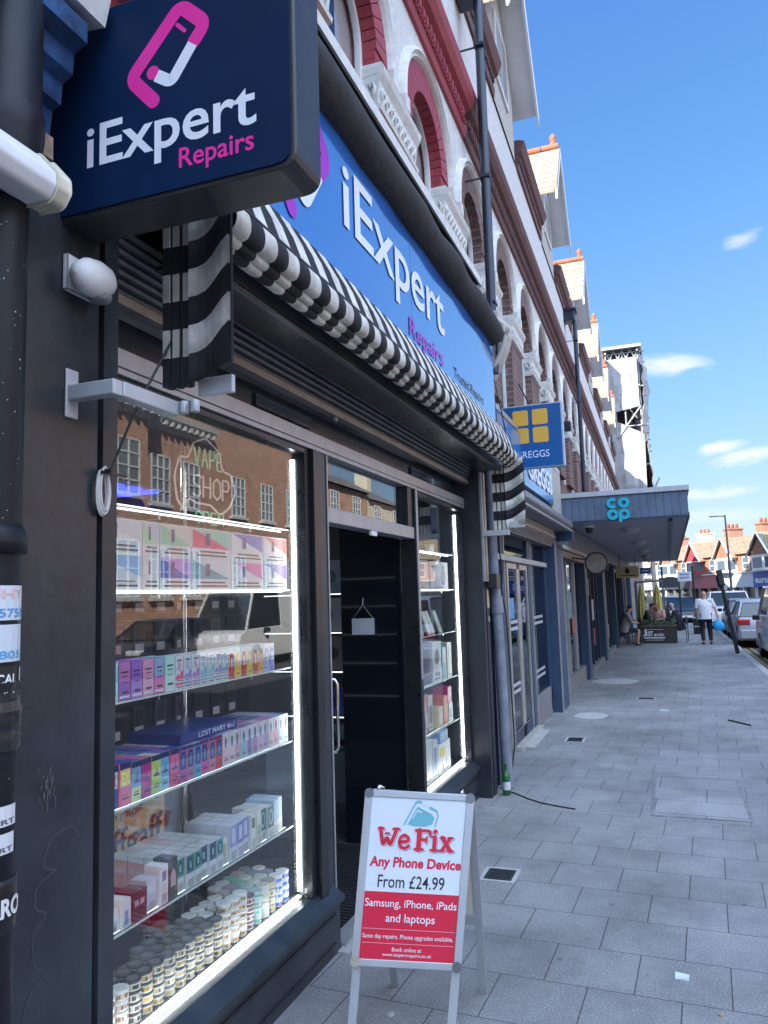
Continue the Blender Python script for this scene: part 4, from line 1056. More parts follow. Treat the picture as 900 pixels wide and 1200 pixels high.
for (y, w, h, base, polys, nmx) in [
    (5.72, .30, .34, (.36, .38, .46), [(ring(.5, .5, .3, .26), (.62, .63, .68)), (ring(.5, .5, .22, .19), (.34, .36, .44))], 'large grey box with a ring light picture at the bottom of the right window'),
    (5.99, .20, .33, (.62, .63, .60), [(rect(.2, .8, .05, .3), (.66, .55, .4))], 'pale grey box beside the ring light box'),
    (6.18, .14, .30, (.62, .64, .66), [(rect(.2, .8, .2, .8), (.12, .22, .4))], 'white box with a dark blue screen at the bottom of the right window'),
    (6.45, .36, .24, (.74, .74, .73), [(rect(.1, .55, .55, .85), (.75, .6, .02)), (rect(.6, .7, .2, .4), (.1, .1, .12)), (rect(.3, .4, .1, .3), (.1, .1, .12))], 'wide white box with a yellow toy car picture at the bottom of the right window')]:
    gadget(w, .2, h, base, polys, nmx, y, .3265)
gadget(.24, .16, .09, (.20, .38, .58), [(rect(.1, .9, .2, .8), (.28, .48, .66))], 'steel blue box lying on the wide white box', 6.45, .3265 + .241)
pot = thing('potted_plant', 'small green plant in a white pot on the top shelf of the right window', 'plant', (-2.0, 6.62, 2.17))
m = MB(); m.lathe([(.03, 2.1705), (.045, 2.26), (.04, 2.26), (.03, 2.24)], -2.0, 6.62, WHITE, 12); m.build('pot', pot)
m = MB(); LEAF = mat('leaf_green', (.05, .16, .03), .6, var=.4, vs=30)
for k in range(60):
    a, e = rnd.uniform(0, 6.3), rnd.uniform(.1, 1.4); l = rnd.uniform(.04, .09)
    d = Vector((math.cos(a) * math.cos(e), math.sin(a) * math.cos(e), math.sin(e))); p = Vector((-2.0, 6.62, 2.245)); s_ = d.cross(Vector((0, 0, 1))).normalized() * .012
    m.add([p, p + d * l * .5 + s_, p + d * l, p + d * l * .5 - s_], [(0, 1, 2, 3)], LEAF)
m.build('leaves', pot)
# --- things inside the shop
rack = thing('slat_rack', 'dark wall rack hung with phone case packets inside the shop', 'rack', (-3.5, 4.6, .5))
m = MB()
for k in range(14): m.box(-3.54, -3.5, 3.5, 6.0, .5 + k * .12, .61 + k * .12, DARKIN)
m.build('slat', rack)
for r in range(5):
    for c in range(9):
        base = [(.05, .05, .08), (.10, .09, .16), (.02, .03, .06), (.16, .12, .2), (.08, .08, .09)][(r * 3 + c * 2) % 5]
        cw = ['black', 'plum', 'ink blue', 'violet', 'charcoal'][(r * 3 + c * 2) % 5]
        me = carton_mesh(.13, .02, .22, base, [(rect(.15, .85, .08, .34), (.72, .70, .76)), (rect(.2, .8, .4, .85), tuple(x * .5 for x in base))])
        put(me, 'phone_case_packet', f'{cw} phone case packet, {ORD[c]} in the {["lowest", "second", "third", "fourth", "top"][r]} row of the wall rack', 'packet', -3.476, 3.75 + c * .24, .62 + r * .28, group='phone case packets hanging on the rack')
cab = thing('glass_cabinet', 'tall glass cabinet of boxes standing inside the open door', 'cabinet', (-2.9, 6.6, 0))
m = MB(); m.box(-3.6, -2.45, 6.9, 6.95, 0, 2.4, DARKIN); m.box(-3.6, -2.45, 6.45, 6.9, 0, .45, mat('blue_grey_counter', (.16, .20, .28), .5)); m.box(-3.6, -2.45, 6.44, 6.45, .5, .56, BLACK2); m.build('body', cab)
for z in (.75, 1.15, 1.5, 1.85):
    m = MB(); m.box(-3.6, -2.45, 6.46, 6.9, z - .008, z, SHELFG); s_ = m.build('shelf', cab)
    m = MB(); m.box(-3.6, -2.45, 6.454, 6.459, z - .009, z + .001, EDGE); m.build('shelf_edge', s_)
for i, (x, z, w, h, c, nmx) in enumerate([(-2.95, 1.86, .5, .3, (.16, .20, .28), 'slate poster box'), (-2.98, 1.51, .4, .3, (.30, .32, .38), 'grey tablet box'), (-2.95, 1.16, .5, .3, (.22, .17, .21), 'mauve patterned box'), (-2.95, .76, .5, .22, (.05, .12, .4), 'dark blue box'), (-2.95, .46, .5, .2, (.2, .3, .28), 'grey green tray box')]):
    o = put(carton_mesh(w, .2, h, c, [(ring(.5, .5, .15, .2), tuple(x * .4 for x in c)), (rect(.05, .3, .1, .9), tuple(min(1, x * 1.3) for x in c))]), 'display_box', nmx + ' in the glass cabinet inside the door', 'box', x, 6.52, z + .0008, rz=-math.pi / 2, group='boxes in the glass cabinet')
hs = thing('hanging_notice', 'small white notice hanging on a string against the black panel in the doorway', 'notice', (-2.2, 5.40, 1.55))
m = MB(); m.box(-2.265, -2.085, 5.398, 5.402, 1.53, 1.65, mat('notice_card', (.55, .56, .62), .6, var=.03)); m.build('card', hs)
m = MB(); m.tube([(-2.255, 5.40, 1.65), (-2.175, 5.40, 1.75), (-2.095, 5.40, 1.65)], .0015, CORD, 5); m.tube([(-2.175, 5.40, 1.75), (-2.175, 5.412, 1.80)], .003, CORD, 5); m.build('string', hs)

ws = thing('added_wall_shelving', 'added shelving with glowing edges on the unseen left wall, mirrored in the black panel', 'shelving', (-3.6, 1.6, 0))  # unseen shelving, added so its glowing edges streak the black panel's reflection
for z in (.6, 1.0, 1.35, 1.7, 2.05):
    for xa, xb in ((-5.2, -4.3), (-4.1, -3.2), (-3.0, -2.55)):
        m = MB(); m.box(xa, xb, 1.505, 1.80, z - .01, z, SHELFG); sh = m.build('shelf', ws)
        m = MB(); m.box(xa, xb, 1.801, 1.806, z - .006, z + .001, glow('dim_shelf_edge', (.9, .96, 1.0), .16)); m.build('shelf_edge', sh)
# ================================================================== SANDWICH BOARD
ab = thing('sandwich_board', 'silver framed A-board reading We Fix Any Phone Device From £24.99 standing outside the door', 'sandwich board', (-1.12, 3.3, 0))
ALU = mat('silver_snap_frame', (.50, .51, .53), .35, .55, var=.06)
FL, FR = Vector((-1.365, 3.055, 0)), Vector((-.925, 3.15, 0))
TL, TR = Vector((-1.325, 3.265, .96)), Vector((-.845, 3.325, .945))
bn = (FR - FL).cross(TL - FL).normalized()
TR = TR - bn * (TR - FL).dot(bn)          # keep the panel flat
Fb = lambda u, v, h=0.0: (FL * (1 - u) + FR * u) * (1 - v) + (TL * (1 - u) + TR * u) * v + bn * h
V0 = .292                                   # foot of the panel
T = lambda t: V0 + (1 - V0) * t
def bslab(m, u0, u1, v0, v1, h0, h1, mt): m.fbox(Fb, u0, u1, v0, v1, h0, h1, mt)
m = MB(); bslab(m, .03, .97, T(.02), T(.98), -.012, -.004, WHITE); m.build('back_panel', ab)
m = MB()
w = .072; wv = .042
bslab(m, 0, w, T(.02), T(.985), -.012, .006, ALU); bslab(m, 1 - w, 1, T(.02), T(.985), -.012, .006, ALU)
bslab(m, w, 1 - w, T(0), T(wv), -.012, .006, ALU); bslab(m, w, 1 - w, T(1 - wv), T(1), -.012, .006, ALU)
m.build('snap_frame', ab, bevel=.003)
m = MB()
for u, v in ((.0, 1), (1, 1), (0, 0), (1, 0)):
    c = Fb(u + (.04 if u == 0 else -.04), T(v) + (-.016 if v else .016), -.003)
    pts = [c + (TR - TL).normalized() * .021 * math.cos(k * math.pi / 6) + (TL - FL).normalized() * .021 * math.sin(k * math.pi / 6) for k in range(12)]
    m.add([p + bn * .0105 for p in pts] + [p - bn * .012 for p in pts], [tuple(range(12))] + [(k, k + 12, (k + 1) % 12 + 12, (k + 1) % 12) for k in range(12)], mat('dark_chrome', (.22, .22, .23), .3, .9) if (u, v) != (0, 0) else mat('rusted_chrome', (.55, .48, .38), .4, .7, var=.3), False)
m.each('corner_cap', ab)
POSTW = mat('pale_blue_poster_paper', (.70, .74, .82), .35, var=.02)
po = MB(); bslab(po, w, 1 - w, T(.412), T(1 - wv), -.004, .001, POSTW); bslab(po, w, 1 - w, T(wv), T(.412), -.004, .0012, REDT); poster = po.build('poster', ab)
def ptext(body, u0, u1, t0, t1, mt, h=.002, **k):
    F = lambda a, b, hh=0.0: Fb(u0 + (u1 - u0) * a, T(t0 + (t1 - t0) * b), hh)
    return text(body, poster, mt, F, 0, 0, 1, 1, h, **k)
ptext('Any Phone Device', .095, .925, .535, .612, REDT, bold=.035, shear=.06)
ptext('From £24.99', .185, .79, .435, .508, DARKT, bold=.006)
ptext('Samsung, iPhone, iPads', .085, .915, .315, .372, LETW, h=.0022, bold=.004)
ptext('and laptops', .285, .73, .232, .292, LETW, h=.0022, bold=.004)
ptext('Same day repairs. Phone upgrades available.', .085, .905, .148, .180, LETW, h=.0022)
ptext('Book online at', .365, .63, .088, .110, LETW, h=.0022)
ptext('www.iexpertrepairs.co.uk', .28, .725, .055, .080, LETW, h=.0022)
m = MB()
for t in (.205, .128): bslab(m, .085, .915, T(t), T(t + .003), .0012, .0022, mat('pink_rule', (.75, .35, .4), .5, var=.02))
m.build('rule', poster)
# "We Fix" in fat slab letters: strokes laid on each other, with a dark drop shadow
WF = lambda a, b, hh=0.0: Fb(.165 + .69 * a / 4.75, T(.655 + .125 * b), hh)
strokes = [([(.05, .95), (.28, .12), (.50, .62), (.72, .12), (1.08, .95)], .20), ([(-.06, .95), (.24, .95)], .14), ([(.86, .95), (1.24, .95)], .14), ([(.40, .72), (.62, .72)], .12),
           ([(1.30, .36), (1.86, .40), (1.84, .58), (1.60, .70), (1.36, .58), (1.30, .34), (1.40, .12), (1.66, .07), (1.90, .18)], .17),
           ([(2.52, .06), (2.52, .94)], .26), ([(2.28, .06), (2.80, .06)], .13), ([(2.30, .94), (3.18, .94), (3.20, .74)], .16), ([(2.6, .52), (2.98, .52)], .15), ([(2.98, .40), (2.98, .64)], .10),
           ([(3.50, .06), (3.50, .66)], .22), ([(3.32, .66), (3.52, .66)], .12), ([(3.28, .06), (3.74, .06)], .12), ([(3.49, .92), (3.51, .93)], .22),
           ([(3.98, .66), (4.50, .06)], .22), ([(4.48, .66), (3.96, .06)], .17), ([(3.84, .66), (4.12, .66)], .11), ([(4.32, .66), (4.62, .66)], .11), ([(3.82, .06), (4.12, .06)], .11), ([(4.34, .06), (4.68, .06)], .11)]
ASP = (.69 / 4.75 * .46) / (.125 * (1 - V0) * .95)     # u unit against v unit in metres
def wefix(du, dv, h, mt, grow, nm_):
    m = MB()
    for k, (pts, wd) in enumerate(strokes):
        P = fillet([(x * ASP + du, y + dv) for x, y in pts], .10) if len(pts) > 2 else [(x * ASP + du, y + dv) for x, y in pts]
        m.ribbon(lambda a, b, hh=0.0: WF(a / ASP, b, hh), P, wd * .92 + grow, h + k * .00006, mt)
    m.build(nm_, poster)
wefix(.05, -.05, .0016, DARKT, .0, 'lettering_shadow')
wefix(.022, -.022, .0030, POSTW, .02, 'lettering_outline')
wefix(0, 0, .0046, REDT, .0, 'lettering')
TEALL = mat('teal_print', (.16, .44, .52), .45, var=.02)
m = MB(); S_ = lambda pts: [(.385 + .30 * a, T(.795 + .15 * b)) for a, b in pts]
m.prism(Fb, S_([(.10, .06), (.36, .78), (.80, .52), (.90, .36), (.84, .10), (.60, .0), (.3, .0)]), .001, .002, TEALL)
m.ribbon(Fb, fillet(S_([(.0, .06), (.30, .92), (.42, .98), (.96, .62), (1.0, .46), (.94, .06)]), .012), .011, .0024, TEALL)
m.ribbon(Fb, fillet(S_([(.5, .93), (.72, .78)]), .01), .010, .0028, POSTW); m.ribbon(Fb, fillet(S_([(.24, .30), (.36, .62), (.5, .56)]), .01), .006, .0028, POSTW)
m.build('phone_emblem', poster)
def leg(p, q, nm_='leg'):
    m = MB(); m.bar(p, q, .036, .016, ALU, bn); return m.build(nm_, ab, bevel=.002)
leg(Fb(.05, 0, -.022), Fb(.05, T(.9), -.022)); leg(Fb(.95, 0, -.022), Fb(.95, T(.9), -.022))
BL, BR = Vector((-1.345, 3.555, 0)), Vector((-.895, 3.625, 0)); TL2, TR2 = TL + Vector((.01, .045, -.012)), TR + Vector((-.006, .045, -.012))
bn2 = (BR - BL).cross(TL2 - BL).normalized()
TR2 = TR2 - bn2 * (TR2 - BL).dot(bn2)
Fb2 = lambda u, v, h=0.0: (BL * (1 - u) + BR * u) * (1 - v) + (TL2 * (1 - u) + TR2 * u) * v + bn2 * h
for u in (.05, .95):
    m = MB(); m.bar(Fb2(u, 0), Fb2(u, .98), .036, .016, ALU, bn2); m.build('leg', ab, bevel=.002)
m = MB(); m.fbox(Fb2, .05, .95, .40, .97, -.004, .004, mat('cream_back_panel', (.62, .58, .48), .6, var=.06)); m.build('rear_panel', ab)
m = MB(); m.fbox(Fb2, 0.02, .98, .36, .41, -.01, .01, ALU); m.fbox(Fb2, .02, .98, .96, 1, -.01, .01, ALU); m.build('rear_frame', ab)
m = MB()
for u in (.12, .88): m.tube([Fb(u, 1.0, -.008), Fb(u, 1.015, -.02), Fb2(u, 1.015, .005), Fb2(u, .99, .005)], .008, CHROME, 8)
m.each('hinge', ab)

# ================================================================== NEIGHBOUR ON THE LEFT
nb = thing('neighbour_shop', 'grimy black shop front with peeling blue cornice at the left edge', 'shop', (-1.7, -1.0, 0))
GRIME = mat('grimy_black_paint', (.028, .03, .034), .5, var=.5, vs=14, bump=.3, bs=50)
BLUEP = mat('peeling_blue_paint', (.010, .055, .16), .5, var=.7, vs=10, bump=.3, bs=40)
m = MB(); m.box(-2.4, -1.66, -6, 1.55, 0, 3.0, GRIME); m.build('wall', nb)
m = MB(); m.box(-1.66, -1.50, 1.10, 1.40, 2.42, 2.78, GRIME); m.build('box', nb, bevel=.01)
m = MB(); m.sweep_y([(-1.75, 3.12), (-1.56, 3.12), (-1.55, 3.20), (-1.52, 3.21), (-1.515, 3.27), (-1.48, 3.29), (-1.475, 3.35), (-1.43, 3.37), (-1.43, 3.43), (-1.75, 3.46)], -6, 1.60, BLUEP); m.build('cornice', nb)
m = MB(); m.box(-1.72, -1.545, -6, 1.60, 3.05, 3.117, mat('bare_timber', (.40, .28, .20), .8, var=.35, vs=20)); m.build('cornice_board', nb)
m = MB(); m.sweep_y([(-1.7, 3.50), (-1.42, 3.46), (-1.40, 3.54), (-1.7, 3.62)], -6, 1.66, DIRTYW); m.build('white_trim', nb)
m = MB(); m.box(-1.90, -1.62, -6, 1.56, 3.0, 3.2, BLUEP); m.build('fascia', nb)
m = MB(); m.box(-1.75, -1.603, 1.40, 1.635, 2.98, 3.95, GRIME); m.build('end_block', nb, bevel=.004)
m = MB(); m.box(-1.655, -1.648, 1.50, 1.53, 2.7, 2.9, DIRTYW); m.build('label_strip', nb)
cs = thing('awning_cassette', 'white rounded awning cassette with a cream end cap at the left edge', 'awning', (-1.42, -1.0, 2.86))
prof = [(-1.45, 2.925), (-1.40, 2.922), (-1.347, 2.862), (-1.344, 2.83), (-1.365, 2.797), (-1.45, 2.80)]
pc = fillet(prof, .022, True, 5)
m = MB(); m.sweep_y(pc, -4, 1.405, mat('white_painted_metal', (.74, .74, .75), .4, var=.08, vs=6), smooth=True); m.build('tube', cs)
m = MB(); m.sweep_y([(x + (x + 1.39) * .03, z + (z - 2.855) * .03) for x, z in pc], 1.407, 1.45, mat('cream_plastic_cap', (.62, .57, .45), .5, var=.12)); m.build('end_cap', cs, bevel=.006)
m = MB(); m.box(-1.62, -1.50, -4, 1.42, 3.0, 3.006, GREYALU); m.box(-1.506, -1.498, -4, 1.42, 2.96, 3.07, mat('grey_painted_channel', (.32, .32, .33), .5, var=.2)); m.build('channel', cs)
dp = thing('downpipe', 'thick black rainwater pipe covered in old stickers at the left edge', 'downpipe', (-1.50, 1.385, 0))
PIPEB = mat('black_pipe_paint', (.010, .012, .016), .42, var=.3, vs=12, bump=.08, bs=60, spec=.25)
m = MB(); m.lathe([(.064, 0), (.064, 1.93)], -1.50, 1.385, PIPEB, 20); m.lathe([(.064, 2.0), (.064, 2.92)], -1.50, 1.385, PIPEB, 20); m.build('pipe', dp)
m = MB(); m.lathe([(.064, 1.93), (.076, 1.932), (.078, 1.96), (.072, 1.985), (.064, 2.0)], -1.50, 1.385, PIPEB, 20); m.lathe([(.066, 1.08), (.07, 1.085), (.07, 1.19), (.066, 1.2)], -1.50, 1.385, mat('black_sticker', (.012, .012, .013), .35), 20); m.each('collar', dp)
m = MB(); m.lathe([(.075, 2.92), (.088, 3.0), (.088, 3.05), (.080, 3.07), (.080, 5.5)], -1.50, 1.40, PIPEB, 20); m.build('upper_pipe', dp)
m = MB(); PLAS = mat('crumpled_black_plastic', (.02, .021, .024), .15, var=.4, bump=.2)
rr = random.Random(3)
pr_ = [(.067 + rr.uniform(0, .010), 1.48 + k * .022) for k in range(8)]
m.lathe(pr_, -1.50, 1.385, PLAS, 18, False); m.build('plastic_wrap', dp)
m = MB(); SPK = mat('paint_specks', (.42, .42, .42), .8)
for k in range(70):
    a = R_(rr.uniform(-70, 60)); z = rr.uniform(1.9, 2.75) if k < 45 else rr.uniform(.2, 1.9); w = rr.uniform(.0008, .0022); r_ = .0655
    if 1.92 < z < 2.01: continue
    p = Vector((-1.50 + r_ * math.cos(a), 1.385 + r_ * math.sin(a), z)); t_ = Vector((-math.sin(a), math.cos(a), 0))
    m.add([p - t_ * w, p + t_ * w, p + t_ * w * .8 + Vector((0, 0, w * rr.uniform(1, 3))), p - t_ * w + Vector((0, 0, w * 1.5))], [(0, 1, 2, 3)], SPK)
o_ = m.build('paint_specks', dp); o_['kind'] = 'stuff'
def sticker(z0, z1, a0, a1, c, words, tc_=(.03, .03, .05), nmx='sticker'):
    """a paper label wrapped round the pipe between angles a0..a1 (degrees, 0 = +x)"""
    m = MB(); r = .0655; n_ = 6
    pts = [(-1.50 + r * math.cos(R_(a0 + (a1 - a0) * k / n_)), 1.385 + r * math.sin(R_(a0 + (a1 - a0) * k / n_))) for k in range(n_ + 1)]
    mt = card(c)
    for k in range(n_): m.add([(*pts[k], z0), (*pts[k + 1], z0), (*pts[k + 1], z1), (*pts[k], z1)], [(0, 1, 2, 3)], mt)
    s_ = m.build(nmx, dp)
    for (wd, t0, t1, col) in words:
        F = lambda u, v, h=0.0: Vector((-1.50 + (r + h) * math.cos(R_(a0 + (a1 - a0) * u)), 1.385 + (r + h) * math.sin(R_(a0 + (a1 - a0) * u)), z0 + (z1 - z0) * v))
        text(wd, s_, card(col), F, .06, t0, .88, t1 - t0, .0008, bold=.02)
sticker(1.775, 1.855, -70, 40, (.62, .64, .68), [('IGHT', .62, .9, (.75, .45, .45)), ('505751', .08, .34, (.08, .3, .6))])
sticker(1.68, 1.765, -70, 35, (.58, .62, .68), [('Y 805', .08, .3, (.1, .35, .6))])
sticker(1.545, 1.67, -70, 22, (.02, .02, .022), [('LOCAL', .68, .86, (.8, .8, .8)), ('SERVICE', .5, .62, (.6, .6, .6)), ('803 2300', .06, .18, (.7, .7, .7))])
sticker(1.50, 1.54, -70, 15, (.66, .62, .70), [])
sticker(1.62, 1.665, 30, 55, (.66, .66, .68), []); sticker(1.565, 1.605, 28, 48, (.75, .62, .05), [])
sticker(1.315, 1.36, -70, 25, (.66, .66, .68), [('ALERT', .1, .35, (.1, .1, .12))]); sticker(1.255, 1.30, -70, 20, (.66, .66, .68), [('ALERT', .1, .35, (.1, .1, .12))])
F_ = lambda u, v, h=0.0: Vector((-1.50 + (.0715 + h) * math.cos(R_(-60 + 100 * u)), 1.385 + (.0715 + h) * math.sin(R_(-60 + 100 * u)), 1.10 + v))
text('PARO', dp, card((.7, .7, .7)), F_, .05, .02, .9, .042, .001, bold=.04)

# ================================================================== GREY DRAINPIPE BY THE RIGHT PILASTER
dg = thing('drainpipe', 'grey weathered drainpipe with a taped joint between the phone shop and the bakery', 'downpipe', (-1.56, 7.3, 0))
GP = mat('weathered_grey_pipe', (.20, .22, .27), .5, var=.3, vs=10)
m = MB(); m.tube([(-1.53, 7.30, 0.02), (-1.55, 7.30, 1.2), (-1.56, 7.29, 1.75), (-1.57, 7.26, 1.95), (-1.57, 7.25, 3.0), (-1.57, 7.25, 3.9)], .052, GP, 14); m.build('pipe', dg)
m = MB(); m.tube([(-1.557, 7.292, 1.62), (-1.561, 7.288, 1.78)], .062, GP, 14); m.build('tape', dg)
m = MB(); m.tube([(-1.50, 7.22, 2.5), (-1.50, 7.25, 2.2), (-1.49, 7.30, 2.05), (-1.52, 7.36, 1.85), (-1.49, 7.38, 1.6), (-1.47, 7.34, 1.0), (-1.46, 7.34, .4), (-1.50, 7.28, .08)], .008, mat('black_rubber', (.015, .015, .016), .6), 6)
tag(m.build('cable'), 'loose black cable trailing down the grey drainpipe', 'cable')
m = MB(); m.box(-1.60, -1.50, 7.06, 7.24, 1.86, 1.99, BLACK2); tag(m.build('meter_box', bevel=.006), 'small black box mounted on the right pilaster', 'box')
m = MB(); PAP = mat('torn_paper', (.55, .5, .4), .9, var=.2)
m.box(XP + .004, XP + .007, 7.06, 7.10, 1.68, 1.85, PAP); m.box(XP + .004, XP + .007, 7.115, 7.135, 1.67, 1.84, mat('torn_gold_paper', (.5, .36, .14), .8)); m.box(XP + .004, XP + .007, 7.09, 7.12, 1.55, 1.6, PAP); m.build('torn_sticker', pr)
bo = thing('glass_bottle', 'green glass bottle standing at the foot of the grey drainpipe', 'bottle', (-1.50, 7.08, 0))
BG = mat('green_bottle_glass', (.01, .13, .03), .06, var=.1, spec=.8)
m = MB(); m.lathe([(.03, 0), (.036, .004), (.036, .15), (.03, .18), (.014, .21), (.012, .265), (.014, .268), (.014, .28), (.0, .28)], -1.50, 7.08, BG, 16); m.build('body', bo)
m = MB(); m.lathe([(.0365, .05), (.0365, .12)], -1.50, 7.08, card((.6, .62, .66)), 16); m.build('label', bo)
# ================================================================== UPPER TERRACE
XU = -1.62
def yaw(v): return (v[0] - .015 * (v[1] - 5.0), v[1], v[2])
CURT = mat('net_curtain', (.42, .38, .37), .9, var=.1, vs=30)
DARKROOM = mat('dark_room', (.03, .03, .035), .8)
UPANE = glass('upper_window_glass', (.94, .96, .97), 1.75)
TILE = brick('clay_tile_hanging', (.34, .29, .225), (.28, .235, .18), (.12, .09, .06), .30, .16, .008, .85, .6, 'wall', dirt=.2)
TILEX = None
RIDGE = mat('red_ridge_tile', (.42, .13, .065), .75, var=.3, vs=8)
SLATE = brick('roof_slate', (.16, .15, .15), (.12, .11, .12), (.05, .05, .05), .3, .2, .006, .7, .5, 'wall')
ROUGHC = mat('grey_roughcast', (.46, .44, .40), .95, var=.18, vs=16, bump=1.0, bs=45)
SOFFIT = mat('pale_soffit_board', (.82, .83, .85), .6, var=.08, vs=3)
PITCH = 1.67
def house(name, label, y0, nb_, first_edge, painted, gables, c2, detail=True):
    t = thing(name, label, 'building', (XU, y0, 3.0))
    y1 = y0 + PITCH * nb_
    pier_m = REDB if painted else BROWNB
    mould = REDP if painted else BROWNP
    B = lambda m, nm_, par=None, **k: m.build(nm_, par or t, warp=yaw, **k)
    # body of the wall: spandrels above the arches, back wall, upper strip
    ZS, ZT, RI = 5.46, 6.36, .425
    edges = []
    k0 = math.floor((y0 - first_edge) / PITCH) - 1
    for k in range(k0, k0 + nb_ + 4):
        e = first_edge + k * PITCH            # near edge of a pier
        if e + PITCH > y0 + .05 and e < y1 - .05: edges.append(e)
    PWD = .82
    wall = MB(); piers = MB()
    wall.box(-6, -2.05, y0, y1, 3.22, 8.4, DARKROOM)
    wall.box(-1.95, XU, y0, y1, ZT, 8.0, STUCCO)
    wall.box(-1.95, XU - .09, y0, y1, 3.22, 4.0, pier_m)
    for e in edges:
        a, b = max(e, y0), min(e + PWD, y1)
        if b > a + .01:
            pm = MB(); pm.box(-1.95, XU, a, b, 4.0, 5.0, pier_m); B(pm, 'pier')
            cm = MB()                              # moulded capital
            prof = [(5.0, .0), (5.015, .035), (5.045, .04), (5.065, .012), (5.22, .03), (5.27, .06), (5.31, .07), (5.345, .05)]
            for (za, pa), (zb, pb) in zip(prof[:-1], prof[1:]):
                cm.add([(XU + pa, a - .02, za), (XU + pa, b + .02, za), (XU + pb, b + .02, zb), (XU + pb, a - .02, zb)], [(0, 1, 2, 3)], DIRTYW)
                cm.add([(-1.9, a - pa * .5, za), (XU + pa, a - .02, za), (XU + pb, a - .02, zb), (-1.9, a - pb * .5, zb)], [(0, 1, 2, 3)], DIRTYW)
                cm.add([(-1.9, b + .02, za), (XU + pa, b + .02, za), (XU + pb, b + .02, zb), (-1.9, b + .02, zb)], [(3, 2, 1, 0)], DIRTYW)
            cm.add([(-1.9, a - .02, 5.345), (XU + .05, a - .02, 5.345), (XU + .05, b + .02, 5.345), (-1.9, b + .02, 5.345)], [(0, 1, 2, 3)], DIRTYW)
            cm.add([(-1.9, a - .02, 5.0), (XU + .0, a - .02, 5.0), (XU + .0, b + .02, 5.0), (-1.9, b + .02, 5.0)], [(3, 2, 1, 0)], DIRTYW)
            if detail:                             # carved foliage: little lobes along the face and the return
                lv = MB()
                for q in range(17):
                    yy = a + .04 + q * (b - a - .08) / 16; s_ = 1 if q % 2 else -1
                    lv.tube([(XU + .012, yy - .02 * s_, 5.085), (XU + .026, yy, 5.12), (XU + .03, yy + .018 * s_, 5.155), (XU + .028, yy - .004 * s_, 5.19), (XU + .028, yy - .015 * s_, 5.165)], [.007, .011, .012, .009, .005], DIRTYW, 6)
                for q in range(5):
                    xx = XU - .01 - q * .035; s_ = 1 if q % 2 else -1
                    lv.tube([(xx + .015 * s_, a - .016, 5.08), (xx, a - .034, 5.12), (xx - .012 * s_, a - .036, 5.16), (xx + .004 * s_, a - .034, 5.2), (xx + .012 * s_, a - .03, 5.17)], [.008, .014, .014, .010, .006], DIRTYW, 6)
                B(cm, 'capital', bevel=0); cap = t.children[-1]; B(lv, 'carving', cap)
            else: B(cm, 'capital')
        # pier continues as a block between the arches
        if b > a + .01: wall.box(-1.95, XU, a, b, 5.345, ZS, pier_m)
        # arch over the opening after this pier
        yc = e + PWD + (PITCH - PWD) / 2
        if yc + .25 > y1 or yc - .25 < y0: continue
        N = 22; angs = [math.pi - math.pi * k / N for k in range(N + 1)]
        half = (PITCH) / 2
        # spandrel: from the outer ring up to the cornice
        RO = .66
        for k in range(N):
            p, q = angs[k], angs[k + 1]
            ya, za = yc + RO * math.cos(p), ZS + RO * math.sin(p); yb, zb = yc + RO * math.cos(q), ZS + RO * math.sin(q)
            wall.add([(XU, ya, za), (XU, yb, zb), (XU, yb, ZT), (XU, ya, ZT)], [(0, 1, 2, 3)], STUCCO)
        ym0, ym1 = yc - half, yc + half
        for (ya, yb) in ((ym0, yc - RO), (yc + RO, ym1)):
            if yb > ya: wall.add([(XU, ya, ZS), (XU, yb, ZS), (XU, yb, ZT), (XU, ya, ZT)], [(0, 1, 2, 3)], STUCCO)
        rg = MB(); NV = 19; mort = mat('arch_joint', (.20, .03, .045) if painted else (.16, .13, .12), .9) if painted else mat('grey_arch_joint', (.17, .14, .13), .9)
        for k in range(NV):
            p0 = math.pi * (k + .05) / NV; p1 = math.pi * (k + .95) / NV
            pts = [(yc + r * math.cos(a_), ZS + r * math.sin(a_)) for r, a_ in ((RI, p0), (RO - .01, p0), (RO - .01, p1), (RI, p1))]
            vs = [(XU + .012, *p) for p in pts] + [(XU - .13, *p) for p in pts]
            rg.add(vs, [(0, 1, 2, 3), (0, 4, 5, 1), (2, 6, 7, 3), (3, 7, 4, 0)], pier_m if not painted else REDP)
        for k in range(N):
            p, q = angs[k], angs[k + 1]
            i0, i1 = (yc + (RI + .008) * math.cos(p), ZS + (RI + .008) * math.sin(p)), (yc + (RI + .008) * math.cos(q), ZS + (RI + .008) * math.sin(q))
            rg.add([(XU + .003, *i0), (XU + .003, *i1), (XU + .003, yc + RO * math.cos(q), ZS + RO * math.sin(q)), (XU + .003, yc + RO * math.cos(p), ZS + RO * math.sin(p)), (XU - .13, *i0), (XU - .13, *i1)], [(0, 1, 2, 3), (0, 4, 5, 1)], mort)
        B(rg, 'arch')
        hd = MB(); HP = [(-.01, 0), (.01, .04), (.03, .03), (.05, .06), (.075, .05), (.09, 0)]
        for k in range(N):
            p, q = angs[k], angs[k + 1]
            for (ra, ha), (rb, hb) in zip(HP[:-1], HP[1:]):
                hd.add([(XU + ha, yc + (RO + ra) * math.cos(p), ZS + (RO + ra) * math.sin(p)), (XU + hb, yc + (RO + rb) * math.cos(p), ZS + (RO + rb) * math.sin(p)), (XU + hb, yc + (RO + rb) * math.cos(q), ZS + (RO + rb) * math.sin(q)), (XU + ha, yc + (RO + ra) * math.cos(q), ZS + (RO + ra) * math.sin(q))], [(0, 1, 2, 3)], DIRTYW, True)
